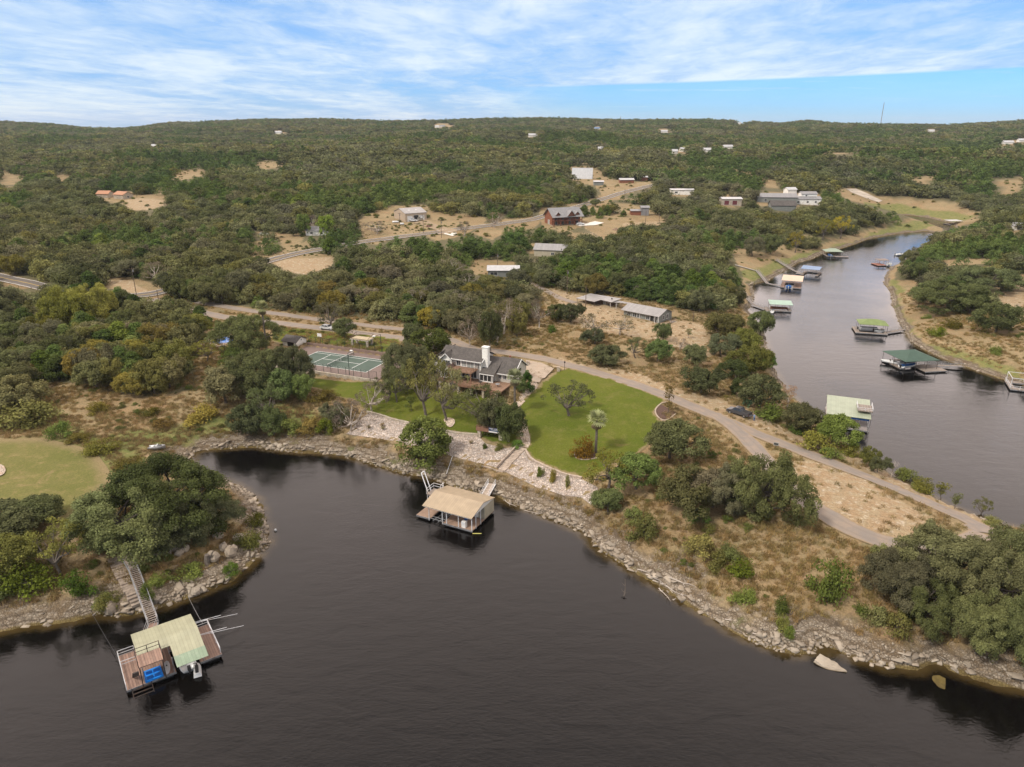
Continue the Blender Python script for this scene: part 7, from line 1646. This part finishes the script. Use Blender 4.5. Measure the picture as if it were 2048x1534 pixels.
for (x_, y_, lab) in ((1117, 743, 'pale stone gate pillar beside the driveway lamp post'), (1056, 731, 'pale stone gate pillar at the house side of the driveway')):
    a_ = G(x_, y_); o_ = thing('gate_pillar', lab, 'gate pillar', a_, R(-20), 'driveway gate pillars'); MB().b2(-.35, .35, -.35, .35, -.2, 1.2).build('shaft', M['limestone'], o_); MB().b2(-.42, .42, -.42, .42, 1.2, 1.34).build('capstone', M['stepd'], o_)
for i, (x_, y_, lab) in enumerate(((791, 446, 'larger white propane tank in the garage yard'), (804, 450, 'smaller white tank beside the pole in the garage yard'))):
    a_ = G(x_, y_); o_ = thing('gas_tank', lab, 'gas tank', (a_[0], a_[1], a_[2] + .7), R(10)); k_ = 1.9 - .7 * i; MB().tube([(-k_, 0, 0), (-k_ * .88, 0, 0), (k_ * .88, 0, 0), (k_, 0, 0)], [.2, .55, .55, .2], 10).build('tank', M['boatwhite'], o_, True); MB().b2(-k_*.6, -k_*.5, -.3, .3, -.9, -.4).b2(k_*.5, k_*.6, -.3, .3, -.9, -.4).build('feet', M['post'], o_)
a_ = G(1232, 460); o_ = npmesh('dirt_pile', [(3.2*q*math.cos(t_)*(1+.1*math.sin(3*t_)), 2.4*q*math.sin(t_), 1.7*(1-q)**1.1-.2) for q in (1, .7, .4, .1) for t_ in [k*.524 for k in range(12)]], [(j*12+i, j*12+(i+1)%12, (j+1)*12+(i+1)%12, (j+1)*12+i) for j in range(3) for i in range(12)], plain('heaped_dirt', (.2, .13, .08), .95, .3)); o_ = link(bpy.data.objects.new('dirt_pile', o_)); o_.location = a_; tagit(o_, 'small heap of brown earth on the red earth yard', 'dirt pile')
# kerbs
def kerb(label, pts, w_, h_, mat, name='kerb', smooth=2):
    p = resample(smooth_line(Gs(pts), False, smooth), .8, False); d = np.gradient(p, axis=0); d /= np.linalg.norm(d, axis=1)[:, None]; n_ = np.stack([-d[:, 1], d[:, 0]], 1) * w_ / 2; V = []
    for i in range(len(p)):
        for s_ in (-1, 1):
            q_ = p[i] + n_[i] * s_; z_ = float(ht(*p[i])); V += [(q_[0], q_[1], z_ - .3), (q_[0], q_[1], z_ + h_)]
    F_ = []
    for i in range(len(p) - 1): a = i * 4; F_ += [(a, a+4, a+5, a+1), (a+2, a+3, a+7, a+6), (a+1, a+5, a+7, a+3)]
    F_ += [(0, 1, 3, 2), (len(V)-4, len(V)-2, len(V)-1, len(V)-3)]; o_ = MB().add(V, F_).build(name, mat); tagit(o_, label, 'kerb')
kerb('curved pale concrete kerb along the lake edge of the big lawn', [(1050,899),(1060,918),(1089,933),(1128,949),(1163,957)], .45, .3, M['stepd']); kerb('low stone wall along the top of the left rubble slope', [(734,825),(793,842),(850,855),(904,867),(955,871)], .5, .45, M['limestone'])
kerb('pale kerb round the mulch bed beside the lane', [(1334,805),(1320,808),(1308,822),(1317,838),(1333,843),(1352,828)], .3, .22, M['concrete']); kerb('pale kerb round the mulch bed of the lawn palm', [(1150,906),(1149,915),(1165,922),(1194,917)], .3, .22, M['concrete']); kerb('pale kerb down the lake side of the rubble slope', [(1006,944),(960,931)], .3, .2, M['stepd'])
o_ = patch('stone_ring', smooth_line(Gs([(885,838),(905,837),(912,845),(902,858),(892,852)]), True), .8, .25, M['paving'], kind=None); tagit(o_, 'round patch of stones beside the leaning bare limbed oak', 'stone ring')
o_ = patch('stone_ring', smooth_line(Gs([(-30,930),(5,930),(14,942),(5,955),(-30,958)]), True), 1., .3, M['paving'], kind=None); tagit(o_, 'round stone patch in the mown field at the left edge', 'stone ring')
# palms
def palm(label, x_, yb, yt, wpx):
    P_ = G(x_, yb); dep = depth_at(P_); va = math.atan2(CH - P_[2], P_[1]); W_ = wpx * dep / FPX; Ht = (yb - yt) * dep / FPX / math.cos(va) - W_ * .35; o_ = thing('palm_tree', label, 'palm tree', P_); r_ = np.random.default_rng(int(x_))
    MB().tube([(0, 0, -.3), (.05, 0, Ht * .5), (0, .05, Ht)], [.34, .26, .24], 8).build('trunk', M['bark'], o_)
    def fan(n, el0, el1, L_, mat, nm, seed, zoff=0., width=.55):
        V = []; tt = []; rr = np.random.default_rng(seed)
        for i in range(n):
            az_ = rr.random() * 6.283; el = el0 + (el1 - el0) * rr.random(); d = np.array([math.cos(az_)*math.cos(el), math.sin(az_)*math.cos(el), math.sin(el)]); s_ = np.array([-math.sin(az_), math.cos(az_), 0]); u = np.cross(s_, d)
            b0_ = np.array([0, 0, Ht + zoff]) + d * L_ * .38; tn = .75 + .5 * rr.random()
            for k in range(9):
                f_ = (k - 4) / 4 * 1.25; dd_ = d * math.cos(f_) + s_ * math.sin(f_); tip = b0_ + dd_ * L_ * .62 * (1 - .12 * abs(f_)) + np.array([0, 0, -.22 * L_ * (.4 + abs(f_) * .5)]); mid_ = (b0_ + tip) / 2 + np.array([0, 0, .06 * L_]); w2 = np.cross(dd_, u); w2 /= np.linalg.norm(w2) + 1e-9; w2 = w2 * .07 * L_ * width
                V += [b0_, mid_ - w2, tip, mid_ + w2]; tt.append(tn * (.85 + .3 * rr.random()))
            c0 = np.array([0, 0, Ht + zoff]); q_ = s_ * .04; V += [c0 - q_, c0 + q_, b0_ + q_, b0_ - q_]; tt.append(tn)
        ob = link(bpy.data.objects.new(nm, npmesh(nm, V, np.arange(len(V)).reshape(-1, 4), mat, False, [('tint', 'FACE', 'FLOAT', tt)]))); ob.parent = o_
    fan(46, -.35, 1.35, W_ * .56, LM['palm'], 'fronds', 1); fan(46, -1.45, -.75, W_ * .42, LM['skirt'], 'dead_fronds', 2, -.3)
palm('fan palm standing on the big lawn beside the mulch bed', 1191, 907, 826, 44); palm('fan palm at the corner of the house terrace', 1029, 828, 743, 38); palm('tall fan palm rising in front of the round oak by the pool', 534, 705, 606, 32)
# ================================================================ boulders, drift wood, lines
def boulder(label, x_, y_, w_, h_, z=None, seed=0, ang=0., mat=None, group='boulders on the peninsula'):
    P_ = G(x_, y_) if z is None else px(x_, y_, z); r_ = random.Random(seed); random.seed(seed); mb = MB().ball((0, 0, h_ * .25), 1, 9, 6, (w_ / 2, w_ * .36, h_ / 2), .16); o_ = mb.build('boulder', mat or M['rubble'], None, False); o_.location = P_; o_.rotation_euler = (r_.uniform(-.2, .2), r_.uniform(-.2, .2), ang or r_.random() * 3); tagit(o_, label, 'boulder', group)
    a = o_.data.attributes.new('tint', 'FLOAT', 'FACE'); a.data.foreach_set('value', np.full(len(o_.data.polygons), .95, np.float32))
for i, (x_, y_, w_, lab) in enumerate([(312,1111,2.6,'broad boulder at the left end of the boulder row'), (337,1106,1.9,'upright boulder second in the row'), (350,1100,1.6,'pale boulder third in the row'), (360,1109,1.6,'small front boulder under the row'), (372,1101,1.7,'boulder right of the small front one'), (428,1118,2.4,'boulder beside the tree stump'), (462,1108,2.6,'tall tan boulder near the peninsula tip'), (449,1098,2.0,'low boulder behind the tan one'), (436,1075,1.8,'boulder under the peninsula oak'), (478,1080,2.1,'boulder above the tip shore'), (392,1187,1.9,'large pale block at the shore below the slope'), (408,1182,1.2,'smaller block beside the large pale shore block'), (222,1222,2.4,'pale jagged rock at the foot of the stone stairway')]): boulder(lab, x_, y_, w_, w_ * .8, seed=i)
V = [(-3.2, -.3, -.5), (-2.2, 1.4, -.5), (3.0, -.2, -.5), (-1.2, -1.3, -.5), (-2.9, -.1, .55), (-2.2, 1.0, 1.35), (2.6, -.2, .35), (-1.2, -.9, .25), (.4, .6, .95)]
o_ = MB().add([(a * .72, b * .72, c * .75) for a, b, c in V], [(0,4,5,1),(1,5,8,6,2),(2,6,7,3),(3,7,4,0),(4,7,8,5),(7,6,8)]).build('boulder', M['rubble'])
bmx = bmesh.new(); bmx.from_mesh(o_.data); bmesh.ops.triangulate(bmx, faces=bmx.faces[:]); bmesh.ops.subdivide_edges(bmx, edges=bmx.edges[:], cuts=4, use_grid_fill=True)
rj = random.Random(5)
for v_ in bmx.verts: v_.co += Vector((rj.gauss(0, .035), rj.gauss(0, .035), rj.gauss(0, .03)))
bmx.to_mesh(o_.data); bmx.free(); o_.location = px(1662, 1334, 0); o_.rotation_euler = (0, 0, R(-28)); tagit(o_, 'large pale wedge shaped rock standing in the water near the ledge', 'boulder'); a = o_.data.attributes.new('tint', 'FLOAT', 'FACE'); a.data.foreach_set('value', np.full(len(o_.data.polygons), 1.0, np.float32))
boulder('small round rock at the water edge right of the notch', 1784, 1333, 1.1, .8, 0.1, 31, group=None); boulder('sunken olive rock under water at the lower right', 1875, 1366, 2.8, .3, -.12, 32, mat=plain('algae_rock', (.10, .07, .015), .9, .3), group=None); boulder('pinkish rock at the tip of the shore', 1588, 1303, 1.4, .8, .05, 33, group=None)
def branch(label, x_, y_, L_, ang, r_, forks=3, z=None, name='driftwood', seed=0, mat=None, tilt=.05):
    P_ = Vector(G(x_, y_)) if z is None else Vector(px(x_, y_, z)); rr = np.random.default_rng(seed); d = Vector((math.cos(ang), math.sin(ang), tilt)); mb = MB(); pts = [Vector((0, 0, 0))]
    for k in range(5): pts.append(pts[-1] + (d + Vector(rsph(1, rr)[0]) * .18) * L_ / 5)
    mb.tube(pts, [r_ * (1 - .15 * k) for k in range(6)], 6)
    for f_ in range(forks):
        k = 1 + int(rr.random() * 4); e = Vector(rsph(1, rr)[0]) * .9 + d * .7; e.z = abs(e.z) * .35; mb.tube([pts[k], pts[k] + e * L_ * .16, pts[k] + e * L_ * .34 + Vector((0, 0, .1))], [r_ * .5, r_ * .3, r_ * .1], 5)
    o_ = mb.build(name, mat or M['deadwood']); o_.location = P_ + Vector((0, 0, .15)); tagit(o_, label, 'driftwood' if name == 'driftwood' else 'log')
for i, (x_, y_, L_, an, r_, fk, lab) in enumerate([(1275,1140,3.2,-40,.09,4,'thin driftwood at the upper end of the right shore pile'), (1292,1150,4.2,-55,.11,5,'forked driftwood in the right shore pile'), (1305,1162,3.8,-25,.1,4,'driftwood lying across the right shore pile'), (1322,1168,4.6,-48,.12,5,'long pale branch in the right shore pile'), (1330,1155,5.,-35,.12,3,'long straight branch above the right shore pile'), (1318,1178,3.0,-70,.1,4,'short driftwood at the water under the pile'), (1300,1170,2.6,-10,.08,3,'small twig heap in the right shore pile'), (1345,1202,2.9,20,.17,1,'thick bent log at the water edge below the pile'), (1010,1002,3.6,-50,.09,4,'driftwood beside the roofed dock gangway'), (1022,1012,4.4,-35,.1,4,'long driftwood right of the dock gangway'), (958,978,3.,-80,.08,4,'dead branches left of the dock gangway'), (1046,1022,3.2,-30,.09,2,'driftwood along the shore right of the dock'), (1070,1030,3.4,-5,.12,2,'dark snag in the water right of the dock'), (186,1232,3.2,75,.09,4,'bleached dead branch at the left shore'), (1565,1262,3.,-10,.09,2,'thin pale branch near the notch'), (1505,1268,3.4,-20,.09,3,'pale branch on the ledge above the water'), (1450,1240,2.5,-30,.08,2,'small branch halfway along the right shore')]): branch(lab, x_, y_, L_, R(an), r_, fk, seed=i)
branch('dark broken snag standing in the water of the bay', 1248, 1195, 2.2, R(80), .14, 3, 0., seed=44, mat=M['bark_dark'], tilt=.7)
o_ = MB().tube([(0, 0, -.4), (0, .05, .9), (.1, .1, 1.7)], [.5, .42, .38], 9).tube([(0, 0, .2), (.9, .3, 1.9), (1.3, .2, 2.4)], [.2, .12, .04], 5).build('tree_stump', M['bark']); o_.location = G(415, 1128); tagit(o_, 'grey tree stump on the peninsula slope', 'tree stump')
def cable(label, A_, B_, r_=.03, sag=.3, mat=None, name='mooring_cable', cat='cable'):
    A_, B_ = Vector(A_), Vector(B_); o_ = MB().tube([A_.lerp(B_, i / 10) + Vector((0, 0, -4 * sag * (i / 10) * (1 - i / 10))) for i in range(11)], r_, 4).build(name, mat or M['wire']); tagit(o_, label, cat)
cable('mooring cable from the left shore to the left dock', px(182, 1222, .8), LA(0, 7.2, .8)); cable('mooring cable from the peninsula to the right end of the left dock', px(376, 1192, .8), LA(11., 7.6, 1.), mat=M['post']); cable('white pipe lying down the bank left of the tan roofed dock', Vector(G(905, 915)) + Vector((0, 0, .3)), Vector(G(893, 950)) + Vector((0, 0, .3)), .07, 0, M['whitepost'], 'pipe', 'pipe')
o_ = MB().tube([(0, 0, .1), (1.6, -.1, .15)], .08, 6).build('float_pole', plain('yellow_plastic', (.5, .45, .12), .5, .1)); o_.location = px(945, 1068, .05); tagit(o_, 'yellow float pole in the water before the tan roofed dock', 'float'); o_ = MB().ball((0, 0, .1), .25, 8, 6).build('buoy', M['boatwhite']); o_.location = px(551, 1061, .05); tagit(o_, 'white buoy in the bay off the peninsula tip', 'buoy')
# ---------------------------------------------------------------- air
m = bpy.data.materials.new('haze_air'); m.use_nodes = True; t = NT(m.node_tree); t.n.clear()
v = t.new('ShaderNodeVolumePrincipled'); v.inputs['Color'].default_value = (.80, .88, 1., 1); v.inputs['Density'].default_value = HAZE; v.inputs['Anisotropy'].default_value = .1
o = t.new('ShaderNodeOutputMaterial'); t.l.new(v.outputs[0], o.inputs['Volume'])
hz_ = MB().b2(-9500, 9500, -400, 14500, -5, 260).build('haze', m); hz_['kind'] = 'stuff'; hz_['label'] = 'thin pale air between the camera and the far hills'; hz_['category'] = 'haze'
